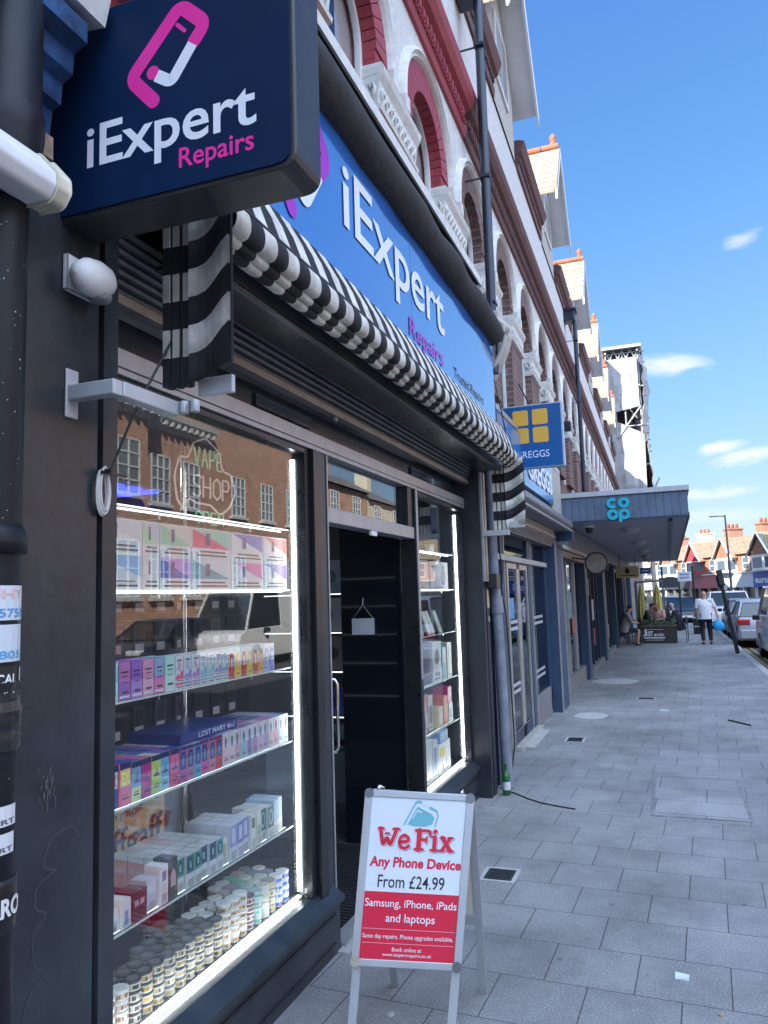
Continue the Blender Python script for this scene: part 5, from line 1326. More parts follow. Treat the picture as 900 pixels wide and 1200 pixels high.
        for sgn in (-1, 1):
            ya, yb = sorted((yc + sgn * (RO - .01), yc + sgn * (RO + .09)))
            hd.box(XU, XU + .06, ya, yb, 5.345, ZS, DIRTYW)
        B(hd, 'hood_mould')
        # sash window set back in the opening
        wf = MB(); yl, yr = yc - RI + .0, yc + RI - .0
        wf.box(XU - .13, XU - .093, yl, yl + .045, 3.6, ZS, WHITE); wf.box(XU - .13, XU - .093, yr - .045, yr, 3.6, ZS, WHITE); wf.box(XU - .13, XU - .098, yl + .045, yr - .045, 4.72, 4.77, WHITE)
        for k in range(N):
            p, q = angs[k], angs[k + 1]
            vs = [(XU - .093, yc + r * math.cos(a_), ZS + r * math.sin(a_)) for r, a_ in ((RI - .045, p), (RI + .01, p), (RI + .01, q), (RI - .045, q))]
            wf.add(vs + [(XU - .13, v[1], v[2]) for v in vs], [(0, 1, 2, 3), (0, 3, 7, 4)], WHITE)
        B(wf, 'window'); win = t.children[-1]
        pn = MB(); pn.add([(XU - .115, yl + .04, 3.6), (XU - .115, yr - .04, 3.6), (XU - .115, yr - .04, ZS)] + [(XU - .115, yc + (RI - .04) * math.cos(a_), ZS + (RI - .04) * math.sin(a_)) for a_ in reversed(angs)] + [(XU - .115, yl + .04, ZS)], [tuple(range(3 + len(angs) + 1))], UPANE)
        B(pn, 'pane', win)
        ct = MB(); ct.add([(XU - .16, yc + .02 + .12 * ((k0 * 7 + int(e * 3)) % 3 - 1), 3.6), (XU - .16, yr, 3.6), (XU - .16, yr, ZS + .38), (XU - .16, yc + .1, ZS + .38)], [(0, 1, 2, 3)], CURT); B(ct, 'curtain', win)
    B(wall, 'wall')
    # cornice over the arches with a carved band
    cn = MB()
    cn.sweep_y([(XU - .02, 6.36), (XU + .03, 6.36), (XU + .05, 6.42), (XU + .055, 6.46), (XU + .02, 6.48), (XU + .03, 6.60), (XU + .10, 6.64), (XU + .14, 6.70), (XU + .16, 6.78), (XU + .10, 6.80), (XU - .02, 6.84)], y0 + .002, y1 - .002, mould)
    B(cn, 'cornice'); cno = t.children[-1]
    def dentil_band(xa, xb, z0_, z1_, a_, b_, w_, gap, mt):
        # one continuous crenellated strip of blocks
        m_ = MB(); wave = []; yy = a_
        while yy + w_ + gap < b_:
            wave += [(xa, yy), (xb, yy), (xb, yy + w_), (xa, yy + w_)]; yy += w_ + gap
        k_ = len(wave); vs_ = [(x_, y_, z0_) for x_, y_ in wave] + [(x_, y_, z1_) for x_, y_ in wave]
        fs_ = [(i_, i_ + 1, k_ + i_ + 1, k_ + i_) for i_ in range(k_ - 1)]
        for i_ in range(0, k_, 4): fs_ += [(i_, i_ + 3, i_ + 2, i_ + 1), (k_ + i_, k_ + i_ + 1, k_ + i_ + 2, k_ + i_ + 3)]
        return m_.add(vs_, fs_, mt)
    if detail:
        B(dentil_band(XU + .028, XU + .068, 6.495, 6.575, y0 + .05, y1 - .05, .06, .045, mould), 'dentils', cno)
        B(dentil_band(XU + .056, XU + .075, 6.43, 6.455, y0 + .05, y1 - .05, .03, .03, mould), 'beading', cno)
    for (a, b) in c2:
        m2 = MB(); m2.sweep_y([(XU - .02, 8.0), (XU + .03, 8.0), (XU + .04, 8.10), (XU + .02, 8.12), (XU + .03, 8.24), (XU + .09, 8.28), (XU + .12, 8.36), (XU + .14, 8.42), (XU + .05, 8.45), (XU - .02, 8.45)], a, b, BROWNP)
        if detail:
            yy = a + .04
            pass
        B(m2, 'upper_cornice')
        if detail: B(dentil_band(XU + .028, XU + .058, 8.13, 8.21, a + .04, b - .04, .05, .04, BROWNP), 'dentils', t.children[-1])
    # roof behind
    rf = MB(); rf.add([(XU, y0, 8.40), (XU, y1, 8.40), (-6.5, y1, 12.4), (-6.5, y0, 12.4), (XU, y0, 8.3), (XU, y1, 8.3), (-6.5, y1, 8.3), (-6.5, y0, 8.3)], [(0, 1, 2, 3), (0, 4, 5, 1), (0, 3, 7, 4), (1, 5, 6, 2)], SLATE); B(rf, 'roof')
    for (yc, hw) in gables:
        ze, zr, xv = 9.0, 10.25, -1.27          # eaves, ridge, verge
        g = MB(); g.add([(XU + .02, yc - hw + .18, 8.0), (XU + .02, yc + hw - .18, 8.0), (XU + .02, yc + hw - .18, ze + .1), (XU + .02, yc, zr - .1), (XU + .02, yc - hw + .18, ze + .1)] + [(-4.5, yc - hw + .18, 8.0), (-4.5, yc + hw - .18, 8.0), (-4.5, yc + hw - .18, ze + .1), (-4.5, yc, zr - .1), (-4.5, yc - hw + .18, ze + .1)], [(0, 1, 2, 3, 4), (0, 4, 9, 5), (1, 6, 7, 2)], ROUGHC)
        B(g, 'gable_wall')
        gw = t.children[-1]
        wn_ = MB(); wn_.box(XU + .02, XU + .05, yc - .42, yc + .42, 8.42, 9.35, WHITE); wn_.box(XU + .05, XU + .055, yc - .36, yc - .02, 8.48, 9.29, UPANE); wn_.box(XU + .05, XU + .055, yc + .02, yc + .36, 8.48, 9.29, UPANE); B(wn_, 'gable_window', gw)
        r_ = MB(); sl = (zr - ze) / hw
        for sgn in (-1, 1):
            a = (yc + sgn * (hw + .12), ze - sl * .12)
            vs = [(xv, *a), (xv, yc, zr), (-5.0, yc, zr), (-5.0, *a)]
            lo = [(v[0], v[1], v[2] - .07) for v in vs]
            r_.add(vs + lo, [(0, 1, 2, 3) if sgn > 0 else (3, 2, 1, 0), (0, 3, 7, 4), (2, 6, 7, 3), (0, 4, 5, 1)], TILE)
            r_.add(lo, [(3, 2, 1, 0) if sgn > 0 else (0, 1, 2, 3)], SOFFIT)
        B(r_, 'gable_roof'); gr_ = t.children[-1]
        rt = MB()
        for k in range(11):
            xx = xv - .02 - k * .34
            rt.tube([(xx, yc, zr + .005), (xx - .32, yc, zr + .005)], .075, RIDGE, 8)
        rt.lathe([(.06, zr + .06), (.05, zr + .16), (.07, zr + .22), (.03, zr + .27), (.0, zr + .30)], xv - .12, yc, RIDGE, 8)
        B(rt, 'ridge_tiles', gr_)
        bb = MB()
        for sgn in (-1, 1):
            a, b = (xv + .012, yc + sgn * (hw + .16), ze - sl * .16), (xv + .012, yc, zr - .01)
            bb.add([(a[0], a[1], a[2] - .17), (a[0], a[1], a[2] + .01), b, (b[0], b[1], b[2] - .19), (a[0] - .03, a[1], a[2] - .17), (a[0] - .03, a[1], a[2] + .01), (b[0] - .03, b[1], b[2]), (b[0] - .03, b[1], b[2] - .19)], [(0, 1, 2, 3), (4, 7, 6, 5), (0, 3, 7, 4), (0, 4, 5, 1)], SOFFIT)
        B(bb, 'bargeboard', gr_)
    return t
house('terrace_house', 'red painted terrace house with white capitals and round arches above the phone shop', -2.9, 6, 4.50, True, [(3.0, 1.1)], [(-2.8, 1.6), (4.6, 7.0)])
house('terrace_house', 'terrace house with brown brick arches between the first black downpipe and the bakery sign', 7.12, 6, 4.50 + .0, False, [(9.6, 1.1), (14.2, 1.0)], [(7.2, 9.0), (10.75, 13.2), (15.4, 17.1)])
house('terrace_house', 'brown arched terrace house above the supermarket canopy', 17.14, 6, 4.50, False, [(19.5, 1.0), (24.4, 1.0)], [(17.2, 18.4), (20.7, 23.2), (25.6, 27.1)])
house('terrace_house', 'farthest brown terrace house, next to the sheeted scaffold', 27.16, 7, 4.50, False, [(29.6, 1.0), (34.4, 1.0)], [(27.2, 28.5), (30.7, 33.3), (35.5, 38.5)], False)
house('terrace_house', 'terrace house above the grimy shop at the left edge', -12.9, 6, 4.50, False, [(-9.5, 1.0)], [], False)
# downpipes on the upper wall
def up_pipe(label, y, z0, z1, hop=True):
    t = thing('wall_downpipe', label, 'downpipe', (XU + .08, y, z0))
    P2 = mat('dark_blue_black_pipe', (.018, .026, .045), .3, var=.15)
    m = MB(); m.tube([(XU + .215, y - .02, z0), (XU + .215, y, 5.5), (XU + .215, y + .03, z1)], .046, P2, 12); m.build('pipe', t, warp=yaw)
    for z in (4.6, 5.9, 7.3):
        m = MB(); m.bar((XU, y, z), (XU + .18, y, z), .014, .014, P2); m.box(XU + .165, XU + .266, y - .052, y + .052, z - .015, z + .015, P2)
        m.build('bracket', t, warp=yaw)
    m = MB(); m.box(XU + .0, XU + .24, y - .14, y + .16, z1 - .02, z1 + .24, P2); m.box(XU, XU + .28, y - .17, y + .19, z1 + .2, z1 + .26, P2); m.build('hopper', t, warp=yaw, bevel=.02)
up_pipe('black downpipe with a hopper head between the red house and the brown one', 7.13, 3.9, 7.85)
up_pipe('black downpipe with a hopper head on the brown terrace beyond the bakery sign', 16.9, 3.6, 7.75)
# carved console at the end of the fascia
cb = thing('console_bracket', 'carved stone console bracket at the right end of the blue fascia', 'bracket', (-1.5, 7.15, 3.2))
m = MB(); m.box(-1.65, -1.48, 7.06, 7.30, 3.1, 3.98, STONE); m.build('pilaster_block', cb, bevel=.01)
m = MB()
for k in range(5): m.tube([(-1.48, 7.085 + k * .047, 3.88), (-1.40, 7.085 + k * .047, 4.02), (-1.33, 7.085 + k * .047, 4.16), (-1.31, 7.085 + k * .047, 4.25)], .024, STONE, 8)
m.box(-1.62, -1.42, 7.06, 7.30, 3.98, 4.26, STONE); m.build('scroll', cb)
m = MB(); m.tube([(-1.56, 7.05, 4.38), (-1.36, 7.05, 4.38), (-1.30, 7.08, 4.32), (-1.34, 7.12, 4.26)], .05, STONE, 8); m.box(-1.68, -1.30, 7.02, 7.34, 4.27, 4.34, STONE); m.box(-1.68, -1.36, 7.04, 7.30, 4.34, 4.5, STONE); m.build('cap', cb, bevel=.012)
m = MB(); m.tube([(-1.47, 7.16, 3.9), (-1.45, 7.15, 3.5), (-1.47, 7.2, 3.0)], .008, BLACK2, 6); m.tube([(-1.47, 7.2, 3.9), (-1.42, 7.24, 3.6), (-1.40, 7.4, 3.3)], .006, BLACK2, 6)
tag(m.build('wires'), 'thin black wires hanging down from the stone console bracket', 'wires')
# scaffold wrapped in white sheeting at the far end
sc = thing('scaffold', 'tall scaffold wrapped in torn white sheeting at the far end of the terrace', 'scaffold', (-1.5, 43, 4))
POLE = mat('galvanised_pole', (.40, .40, .42), .45, .7, var=.2)
SHEET = mat('white_debris_sheeting', (.35, .35, .36), .6, var=.12, vs=2.5, bump=.6, bs=4)
m = MB()
for x in (-2.3, -1.5, -.75):
    for y in (40, 42, 44, 46, 48): m.tube([(x, y, 0.0), (x, y, 13.8)], .05, POLE, 6)
for z in (6, 8, 10, 12, 13.8):
    for x in (-2.3, -.75): m.tube([(x, 39.7, z), (x, 48.3, z)], .05, POLE, 6)
    for y in (40, 42, 44, 46, 48): m.tube([(-2.6, y, z), (-.45, y, z)], .05, POLE, 6)
m.tube([(-.7, 40, 6.1), (-.1, 40.1, 7.3)], .05, POLE, 6); m.tube([(-.75, 39.7, 10.9), (-1.9, 39.7, 9.4)], .05, POLE, 6)
for k in range(8): m.bar((-2.3 + k * .2, 39.95, 13.5 if k % 2 else 13.95), (-2.1 + k * .2, 39.95, 13.95 if k % 2 else 13.5), .05, .05, POLE)
m.build('poles', sc)
m = MB(); m.box(-2.5, -.55, 39.6, 48.4, 13.95, 14.1, GREYALU); m.build('roof', sc)
def sheet(F, nu, nv, amp, seed):
    q = random.Random(seed); m = MB(); g = {}
    for i in range(nu + 1):
        for j in range(nv + 1): g[i, j] = F(i / nu, j / nv, amp * q.uniform(-1, 1))
    for i in range(nu):
        for j in range(nv): m.add([g[i, j], g[i + 1, j], g[i + 1, j + 1], g[i, j + 1]], [(0, 1, 2, 3)], SHEET, True)
    return m
for nm_, F, nu, nv in (('sheeting', lambda u, v, a: (-2.35 + 1.55 * u, 39.85 + a, 10.7 + 2.8 * v + .25 * u * (1 - v)), 8, 6),
                      ('sheeting', lambda u, v, a: (-2.3 + 1.55 * u + .1 * v, 39.8 + a - .1 * u, 5.0 + (4.5 + .9 * (1 - u)) * v), 8, 10),
                      ('sheeting', lambda u, v, a: (-.60 + a * 1.8 + .10 * math.sin(v * 9) + .12 * math.sin(u * 7 + v * 5), 39.7 + 8.6 * u, 5.0 + 8.8 * v), 12, 18)):
    sheet(F, nu, nv, .07, 5 + nu + nv).build(nm_, sc)
sheet(lambda u, v, a: (-2.4 + 1.7 * u, 48.5 + a, 5.0 + 8.8 * v), 6, 8, .1, 3).build('sheeting', sc)
m = MB(); m.box(-9, -2.35, 38.9, 49, 0, 13.6, BROWNB); tag(m.build('brick_house'), 'brick house hidden behind the sheeted scaffold', 'building')
# ================================================================== BAKERY NEXT DOOR
SLB = mat('slate_blue_paint', (.035, .065, .125), .45, var=.2, vs=5)
SLB2 = mat('dark_slate_blue', (.02, .035, .065), .4, var=.2)
SILV = mat('silver_trim', (.50, .49, .46), .35, .6, var=.12)
CREAMT = mat('cream_grey_trim', (.40, .38, .34), .6, var=.15)
DPANE = glass('shop_window_dark_glass', (.55, .62, .70), 1.6)
gs = thing('bakery_shop', 'slate blue bakery shop front with silver door frames under the GREGGS fascia', 'shop', (-1.8, 10, 0))
XR = -1.80
m = MB(); m.box(-2.3, -1.63, 12.0, 12.85, 0, 2.75, SLB); m.box(-1.63, -1.61, 12.0, 12.03, 0, 2.6, SILV); m.box(-1.63, -1.615, 12.82, 12.85, 0, 2.6, SILV); m.build('pilaster', gs)
m = MB(); m.box(-1.70, -1.632, 7.42, 7.52, 0, 2.6, SLB2); m.build('pilaster', gs)
m = MB(); RISG = mat('grey_riser', (.19, .195, .20), .7, var=.2)
m.box(-2.1, XR + .03, 7.5, 9.02, 0, .42, RISG); m.box(-2.1, XR + .03, 10.55, 12.0, 0, .40, RISG); m.each('riser', gs, bevel=.006)
m = MB(); m.box(-2.1, XR + .10, 9.0, 10.55, 0, .05, CREAMT); m.box(-2.1, XR + .2, 9.2, 10.4, .0, .02, CONC); m.build('step', gs, bevel=.004)
m = MB(); fr = [(7.52, 7.60), (8.62, 8.70), (10.36, 10.52), (11.90, 12.0)]
for a, b in fr: m.box(XR - .05, XR + .03, a, b, .05, 2.55, SLB)
m.box(XR - .05, XR + .03, 7.6, 12, 2.50, 2.60, SLB); m.box(XR - .03, XR + .06, 7.6, 11.9, 2.18, 2.25, mat('pale_blue_grey_bar', (.42, .43, .45), .5, .3)); m.build('frame', gs, bevel=.004)
m = MB()
for y in (8.72, 10.54): m.box(XR + .0, XR + .045, y, y + .03, .05, 2.5, SILV)
m.each('trim', gs)
m = MB(); m.box(XR - .003, XR + .003, 7.6, 8.62, .42, 2.5, DPANE); m.box(XR - .003, XR + .003, 10.57, 11.9, .40, 2.5, DPANE); m.box(XR - .003, XR + .003, 8.75, 10.36, 2.25, 2.5, DPANE); m.each('window_pane', gs)
dr = MB()
for a, b in ((8.98, 9.06), (9.60, 9.68), (9.70, 9.78), (10.27, 10.35)): dr.box(XR - .03, XR + .02, a, b, .05, 2.17, SILV)
dr.box(XR - .03, XR + .02, 9.06, 10.27, 2.10, 2.17, SILV); dr.box(XR - .03, XR + .02, 9.06, 10.27, .05, .20, SLB2); dro = dr.build('door', gs, bevel=.003)
m = MB(); m.box(XR - .003, XR + .003, 9.06, 10.27, .20, 2.10, DPANE); m.build('door_pane', dro)
m = MB()
for z in (.62, .70, 1.36, 1.44):
    for k in range(7): m.box(XR + .004, XR + .005, 9.1 + k * .07, 9.14 + k * .07, z, z + .04, LETW)
    for k in range(10): m.box(XR + .004, XR + .005, 10.7 + k * .09, 10.74 + k * .09, z, z + .04, LETW)
m.build('manifestation_dots', gs)
m = MB(); m.box(XR + .004, XR + .006, 9.12, 9.4, 1.5, 1.75, card((.1, .3, .6))); m.box(XR + .004, XR + .006, 10.62, 10.8, .75, 1.0, card((.15, .4, .65))); m.box(XR + .004, XR + .006, 10.62, 10.8, 1.02, 1.2, card((.5, .35, .2))); m.each('poster', gs)
m = MB(); m.box(-1.80, -1.62, 7.42, 12.0, 2.62, 2.76, CREAMT); m.box(-1.62, -1.60, 7.42, 12.0, 2.63, 2.66, SILV)
for k in range(5): m.box(-1.79, -1.66 + .01 * k, 7.45, 11.98, 2.50 + k * .024, 2.52 + k * .024, SHUT)
m.build('shutter_head', gs)
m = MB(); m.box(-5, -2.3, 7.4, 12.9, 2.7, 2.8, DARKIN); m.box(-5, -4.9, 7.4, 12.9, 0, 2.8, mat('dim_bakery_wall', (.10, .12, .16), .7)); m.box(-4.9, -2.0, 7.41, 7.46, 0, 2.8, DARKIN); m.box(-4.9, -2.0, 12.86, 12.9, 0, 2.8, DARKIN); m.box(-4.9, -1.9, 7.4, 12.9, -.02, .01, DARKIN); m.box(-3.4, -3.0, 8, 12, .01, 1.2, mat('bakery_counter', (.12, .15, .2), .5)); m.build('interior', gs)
cg = thing('roller_awning_box', 'long grey roller awning cassette over the bakery windows', 'awning box', (-1.45, 10, 2.7))
m = MB(); m.sweep_y(fillet([(-1.62, 2.74), (-1.62, 2.94), (-1.46, 2.96), (-1.38, 2.90), (-1.36, 2.82), (-1.42, 2.76)], .04, True), 7.45, 12.35, mat('mid_grey_metal', (.17, .175, .19), .4, .3, var=.12)); m.build('cassette', cg)
m = MB(); m.box(-1.62, -1.38, 12.36, 12.48, 2.60, 2.75, SLB); m.box(-1.40, -1.365, 7.46, 12.34, 2.735, 2.755, SILV); m.build('front_rail', cg)
gf = thing('bakery_fascia', 'bright blue bakery fascia with white GREGGS lettering partly behind the projecting sign', 'sign', (-1.58, 9.8, 3.1))
GBLUE = mat('bright_blue_sign', (.02, .20, .52), .25, var=.05, coat=.5)
m = MB(); m.box(-1.66, -1.58, 7.46, 11.85, 3.12, 3.72, GBLUE); m.build('panel', gf, bevel=.006)
text('GREGGS', gf, LETW, frame((-1.579, 0, 0), (0, 1, 0), (0, 0, 1)), 9.6, 3.25, 2.1, .32, .012, bold=.03)
m = MB(); m.box(-1.70, -1.60, 11.87, 12.95, 2.97, 3.75, CREAMT); m.box(-2.0, -1.60, 7.46, 12.95, 3.76, 3.82, SILV); m.box(-1.72, -1.66, 7.4, 11.86, 2.97, 3.76, SLB2); m.build('surround', gf)
pj = thing('bakery_projecting_sign', 'square blue projecting sign with four orange squares and the word GREGGS', 'sign', (-1.45, 9.2, 3.3))
Fg = frame((0, 9.2, 0), (1, 0, 0), (0, 0, 1))
m = MB(); m.prism(Fg, rrect(-1.86, -1.065, 3.295, 4.075, .02), -.10, -.002, mat('pale_grey_case', (.42, .50, .60), .4, .3)); m.build('case', pj, bevel=.004)
m = MB(); m.prism(Fg, rrect(-1.85, -1.085, 3.31, 4.06, .01), -.001, .004, mat('blue_sign_face', (.006, .10, .30), .35, var=.05)); m.build('face', pj)
ORG = mat('orange_square', (.80, .44, .06), .4, var=.03)
m = MB()
for i in range(2):
    for j in range(2): m.prism(Fg, rrect(-1.66 + i * .235, -1.475 + i * .235, 3.60 + j * .22, 3.79 + j * .22, .025), .004, .007, ORG)
m.build('emblem', pj)
text('GREGGS', pj, LETW, Fg, -1.64, 3.42, .40, .085, .0055)
m = MB(); m.box(-1.62, -1.66, 9.22, 9.28, 3.4, 3.9, BLACK2); m.tube([(-1.45, 9.25, 4.075), (-1.60, 9.4, 4.4)], .01, BLACK2, 6); m.build('bracket', pj)
fl = thing('floodlight', 'small black floodlight on an arm beyond the bakery sign', 'light', (-1.5, 11.5, 4.2))
m = MB(); m.tube([(-1.70, 11.5, 4.1), (-1.45, 11.4, 4.12), (-1.30, 11.4, 4.2)], .02, BLACK2, 6); m.build('arm', fl)
m = MB(); m.box(-1.34, -1.20, 11.34, 11.48, 4.16, 4.30, BLACK2); m.build('head', fl, bevel=.02)
# ================================================================== SUPERMARKET WITH CANOPY
co = thing('supermarket_front', 'dark blue supermarket front running along under the long canopy', 'shop', (-1.8, 24, 0))
m = MB()
for (a, b) in ((16.5, 17.0), (21.0, 21.4), (25.5, 25.9), (30.0, 30.6), (36.0, 36.6)): m.box(-2.2, -1.64, a, b, 0, 2.55, SLB)
m.each('pilaster', co, bevel=.01)
m = MB(); m.box(-2.1, -1.72, 12.86, 16.5, 0, .30, RISG); m.box(-2.1, -1.70, 17.0, 36, 0, .10, RISG); m.each('plinth', co)
m = MB()
y = 12.9
for a in [13.3, 14.4, 15.6] + [17.05, 17.9, 18.8, 19.7, 20.5, 21.45, 22.4, 23.4, 24.4, 25.3, 26, 27.2, 28.6, 29.9, 30.7, 32, 33.4, 34.8]: m.box(-1.86, -1.76, a, a + .07, .1, 2.5, SLB2 if int(a * 10) % 3 else SILV)
m.box(-1.86, -1.76, 12.86, 36.6, 2.42, 2.56, SLB2); m.build('frame', co)
m = MB(); m.box(-1.805, -1.80, 12.9, 16.5, .3, 2.45, DPANE); m.box(-1.805, -1.80, 17.0, 36, .1, 2.45, DPANE); m.each('window_pane', co)
m = MB(); m.box(-1.85, -1.55, 12.9, 36.6, 2.57, 2.93, mat('grey_blue_fascia', (.09, .11, .16), .5, var=.12)); m.box(-1.62, -1.56, 12.5, 16.4, 2.50, 2.565, CREAMT); m.build('fascia', co)
m = MB(); m.box(-1.80, -1.62, 12.95, 16.3, 2.38, 2.49, mat('bronze_shutter_box', (.22, .19, .16), .5, .3)); m.build('shutter_box', co)
m = MB(); m.box(-5.0, -4.9, 12.95, 36.6, 0, 2.9, mat('dim_store_wall', (.10, .14, .2), .7)); m.box(-4.9, -1.9, 12.95, 36.6, -.02, .01, DARKIN); m.box(-4.9, -1.86, 12.95, 36.6, 2.85, 2.92, DARKIN); m.build('interior', co)
m = MB()
for (y, z, h, c) in ((17.5, 1.5, .6, (.4, .6, .62)), (17.6, .9, .4, (.5, .06, .1)), (18.3, 1.7, .4, (.6, .6, .6)), (19.3, 1.1, .5, (.6, .6, .62)), (19.4, .5, .4, (.45, .08, .12)), (22.8, 1.2, .8, (.12, .3, .45)), (14.8, 1.3, .5, (.12, .4, .45)), (15.2, 1.0, .35, (.45, .1, .08)), (23.8, .4, .4, (.3, .32, .3))):
    m.box(-1.80, -1.795, y, y + .45, z, z + h, card(c))
m.box(-1.80, -1.79, 17.9, 18.3, 1.42, 1.6, card((.5, .48, .4))); m.box(-1.80, -1.79, 18.9, 19.3, 1.42, 1.6, card((.5, .48, .4)))
m.each('poster', co)
PNL = mat('patchy_pink_grey_render', (.34, .27, .25), .8, var=.35, vs=4)
m = MB(); m.box(-1.76, -1.70, 12.86, 13.2, .05, 2.4, PNL); m.build('side_panel', co)
tr = MB(); tr.tube([(-1.68 + 0, 13.05 + .10 * math.sin(t * .5), .80 + .25 * math.cos(t * .5)) for t in range(12)], .012, mat('black_rubber', (.015, .015, .016), .6), 6, closed=True)
tag(tr.build('hose_loop'), 'loop of black hose hanging on the wall beside the bakery pillar', 'hose')
# canopy
cp = thing('canopy', 'wide grey-blue boarded canopy with a turquoise co op emblem projecting over the pavement', 'canopy', (-.65, 13, 2.9))
CANB = mat('grey_blue_boarding', (.095, .135, .20), .5, var=.25, vs=3)
CANU = mat('canopy_underside', (.30, .31, .36), .6, var=.08, vs=2)
CX0, CX1, CY0, CY1 = -1.68, .36, 13.0, 34.0
m = MB(); m.box(CX0, CX1 - .02, CY0 + .03, CY1, 2.95, 3.0, CANU); m.box(CX0, CX1 - .02, CY0 + .03, CY1, 3.3, 3.38, CANB); m.build('deck', cp)
m = MB(); nbd = 17
for k in range(nbd):
    a = CX0 + (CX1 - CX0) * k / nbd; b = CX0 + (CX1 - CX0) * (k + 1) / nbd
    m.box(a + .003, b - .003, CY0, CY0 + .025, 2.955, 3.35, CANB)
m.box(CX0, CX1, CY0 + .012, CY0 + .03, 2.95, 3.35, SLB2)
m.box(CX1 - .02, CX1, CY0 + .03, CY1, 2.95, 3.35, CANB); m.box(CX1 + .0005, CX1 + .012, CY0, CY1, 2.92, 3.0, SLB2); m.box(CX0, CX1 + .012, CY0 - .012, CY0 - .0005, 2.92, 2.96, SLB2)
m.box(CX1 - .30, CX1 - .24, CY0 + .4, CY1, 2.90, 2.95, SLB2); m.build('boarding', cp)
m = MB(); m.box(CX0 - .02, CX1 + .03, CY0 - .03, CY0 + .3, 3.352, 3.43, mat('lead_grey_edge', (.45, .47, .50), .5, .2, var=.1)); m.box(CX1 - .2, CX1 + .03, CY0 + .3, CY1, 3.352, 3.43, mat('lead_grey_edge', (.45, .47, .50), .5)); m.build('edge_trim', cp)
TURQ = mat('turquoise_acrylic', (.015, .42, .55), .3, var=.02)
Fc = frame((0, CY0 - .002, 0), (1, 0, 0), (0, 0, 1))
m = MB(); cxl, czl, R0, WW = -.79, 3.215, .062, .052
def ringp(cx, cz, a0, a1): return [(cx + R0 * math.cos(R_(a0 + (a1 - a0) * i / 22)), cz + R0 * math.sin(R_(a0 + (a1 - a0) * i / 22))) for i in range(23)]
def thick(path, closed=False):
    for hh in (.0, .02): pass
    P = [Vector(p) for p in path]; k = len(P)
    for i in range(k - 1):
        d0 = (P[min(i + 1, k - 1)] - P[max(i - 1, 0)]).normalized(); d1 = (P[min(i + 2, k - 1)] - P[i]).normalized()
        n0, n1 = Vector((-d0.y, d0.x)) * WW / 2, Vector((-d1.y, d1.x)) * WW / 2
        m.prism(Fc, [tuple(P[i] + n0), tuple(P[i] - n0), tuple(P[i + 1] - n1), tuple(P[i + 1] + n1)], .002, .03, TURQ)
thick(ringp(cxl, czl, 42, 318)); thick(ringp(cxl + .18, czl, 0, 360)); thick(ringp(cxl, czl - .185, 0, 360)); thick(ringp(cxl + .18, czl - .185, 0, 360))
m.prism(Fc, [(cxl + .18 - R0 - WW / 2, czl - .185), (cxl + .18 - R0 + WW / 2, czl - .185), (cxl + .18 - R0 + WW / 2, czl - .31), (cxl + .18 - R0 - WW / 2, czl - .31)], .0305, .032, TURQ)
m.build('emblem', cp)
for i, y in enumerate((15.0, 19.2, 23.4, 27.4, 31.2)):
    m = MB(); m.lathe([(0, 2.84), (.09, 2.855), (.16, 2.90), (.18, 2.948), (.22, 2.948), (.22, 2.9495)], -.62 - .02 * i, y, mat('frosted_lamp_glass', (.40, .40, .40), .4, var=.1), 18); m.build('lamp', cp)
cd = thing('dome_camera', 'small dome camera under the front left of the canopy', 'camera', (-1.25, 13.8, 2.9))
m = MB(); m.lathe([(0, 2.80), (.05, 2.815), (.07, 2.86), (.07, 2.90)], -1.25, 13.8, BLACK2, 12); m.build('dome', cd)
m = MB(); m.lathe([(.085, 2.90), (.09, 2.945)], -1.25, 13.8, WHITE, 12); m.build('base', cd)
ds = thing('round_sign', 'round pale disc sign with a black rim hanging under the canopy fascia', 'sign', (-1.19, 14, 2.3))
m = MB(); Fr = frame((-1.185, 14.0, 2.29), (1, 0, 0), (0, 0, 1)); m.prism(Fr, ring(0, 0, .2, .2) if False else [(.2 * math.cos(k * math.pi / 16), .2 * math.sin(k * math.pi / 16)) for k in range(32)], -.06, .0, BLACK2); m.build('rim', ds)
m = MB(); m.prism(Fr, [(.17 * math.cos(k * math.pi / 16), .17 * math.sin(k * math.pi / 16)) for k in range(32)], .0005, .006, mat('sandy_disc', (.26, .21, .17), .5, var=.3, vs=9)); m.build('face', ds)
m = MB(); m.bar((-1.6, 14.03, 2.40), (-1.34, 14.03, 2.36), .03, .03, BLACK2); m.build('arm', ds)
ys_ = thing('hanging_sign', 'cream hanging sign with a small black emblem at the far end of the canopy', 'sign', (-1.25, 26, 2.3))
m = MB(); m.box(-1.60, -.90, 26, 26.06, 2.19, 2.56, mat('cream_sign', (.52, .46, .26), .5)); m.build('board', ys_, bevel=.01)
m = MB(); Fy = frame((-1.25, 25.998, 2.38), (1, 0, 0), (0, 0, 1)); m.prism(Fy, [(-.07, -.04), (.05, -.06), (.07, .06), (.0, .14), (-.06, .08)], 0, .004, DARKT); m.prism(Fy, [(-.26, -.13), (.26, -.13), (.26, -.10), (-.26, -.10)], 0, .004, DARKT); m.build('emblem', ys_)
m = MB()
for x in (-1.5, -1.0): m.tube([(x, 26.03, 2.56), (x, 26.03, 2.95)], .012, BLACK2, 6)
m.build('hanger', ys_)
bs_ = thing('blue_oval_sign', 'small blue sign hanging just right of the cream one', 'sign', (-.72, 27, 2.4))
m = MB(); m.box(-.9, -.55, 27, 27.05, 2.32, 2.52, card((.03, .12, .5))); m.build('board', bs_, bevel=.01)
m = MB(); m.box(-.84, -.62, 26.995, 26.999, 2.40, 2.44, LETW); m.build('band', bs_)
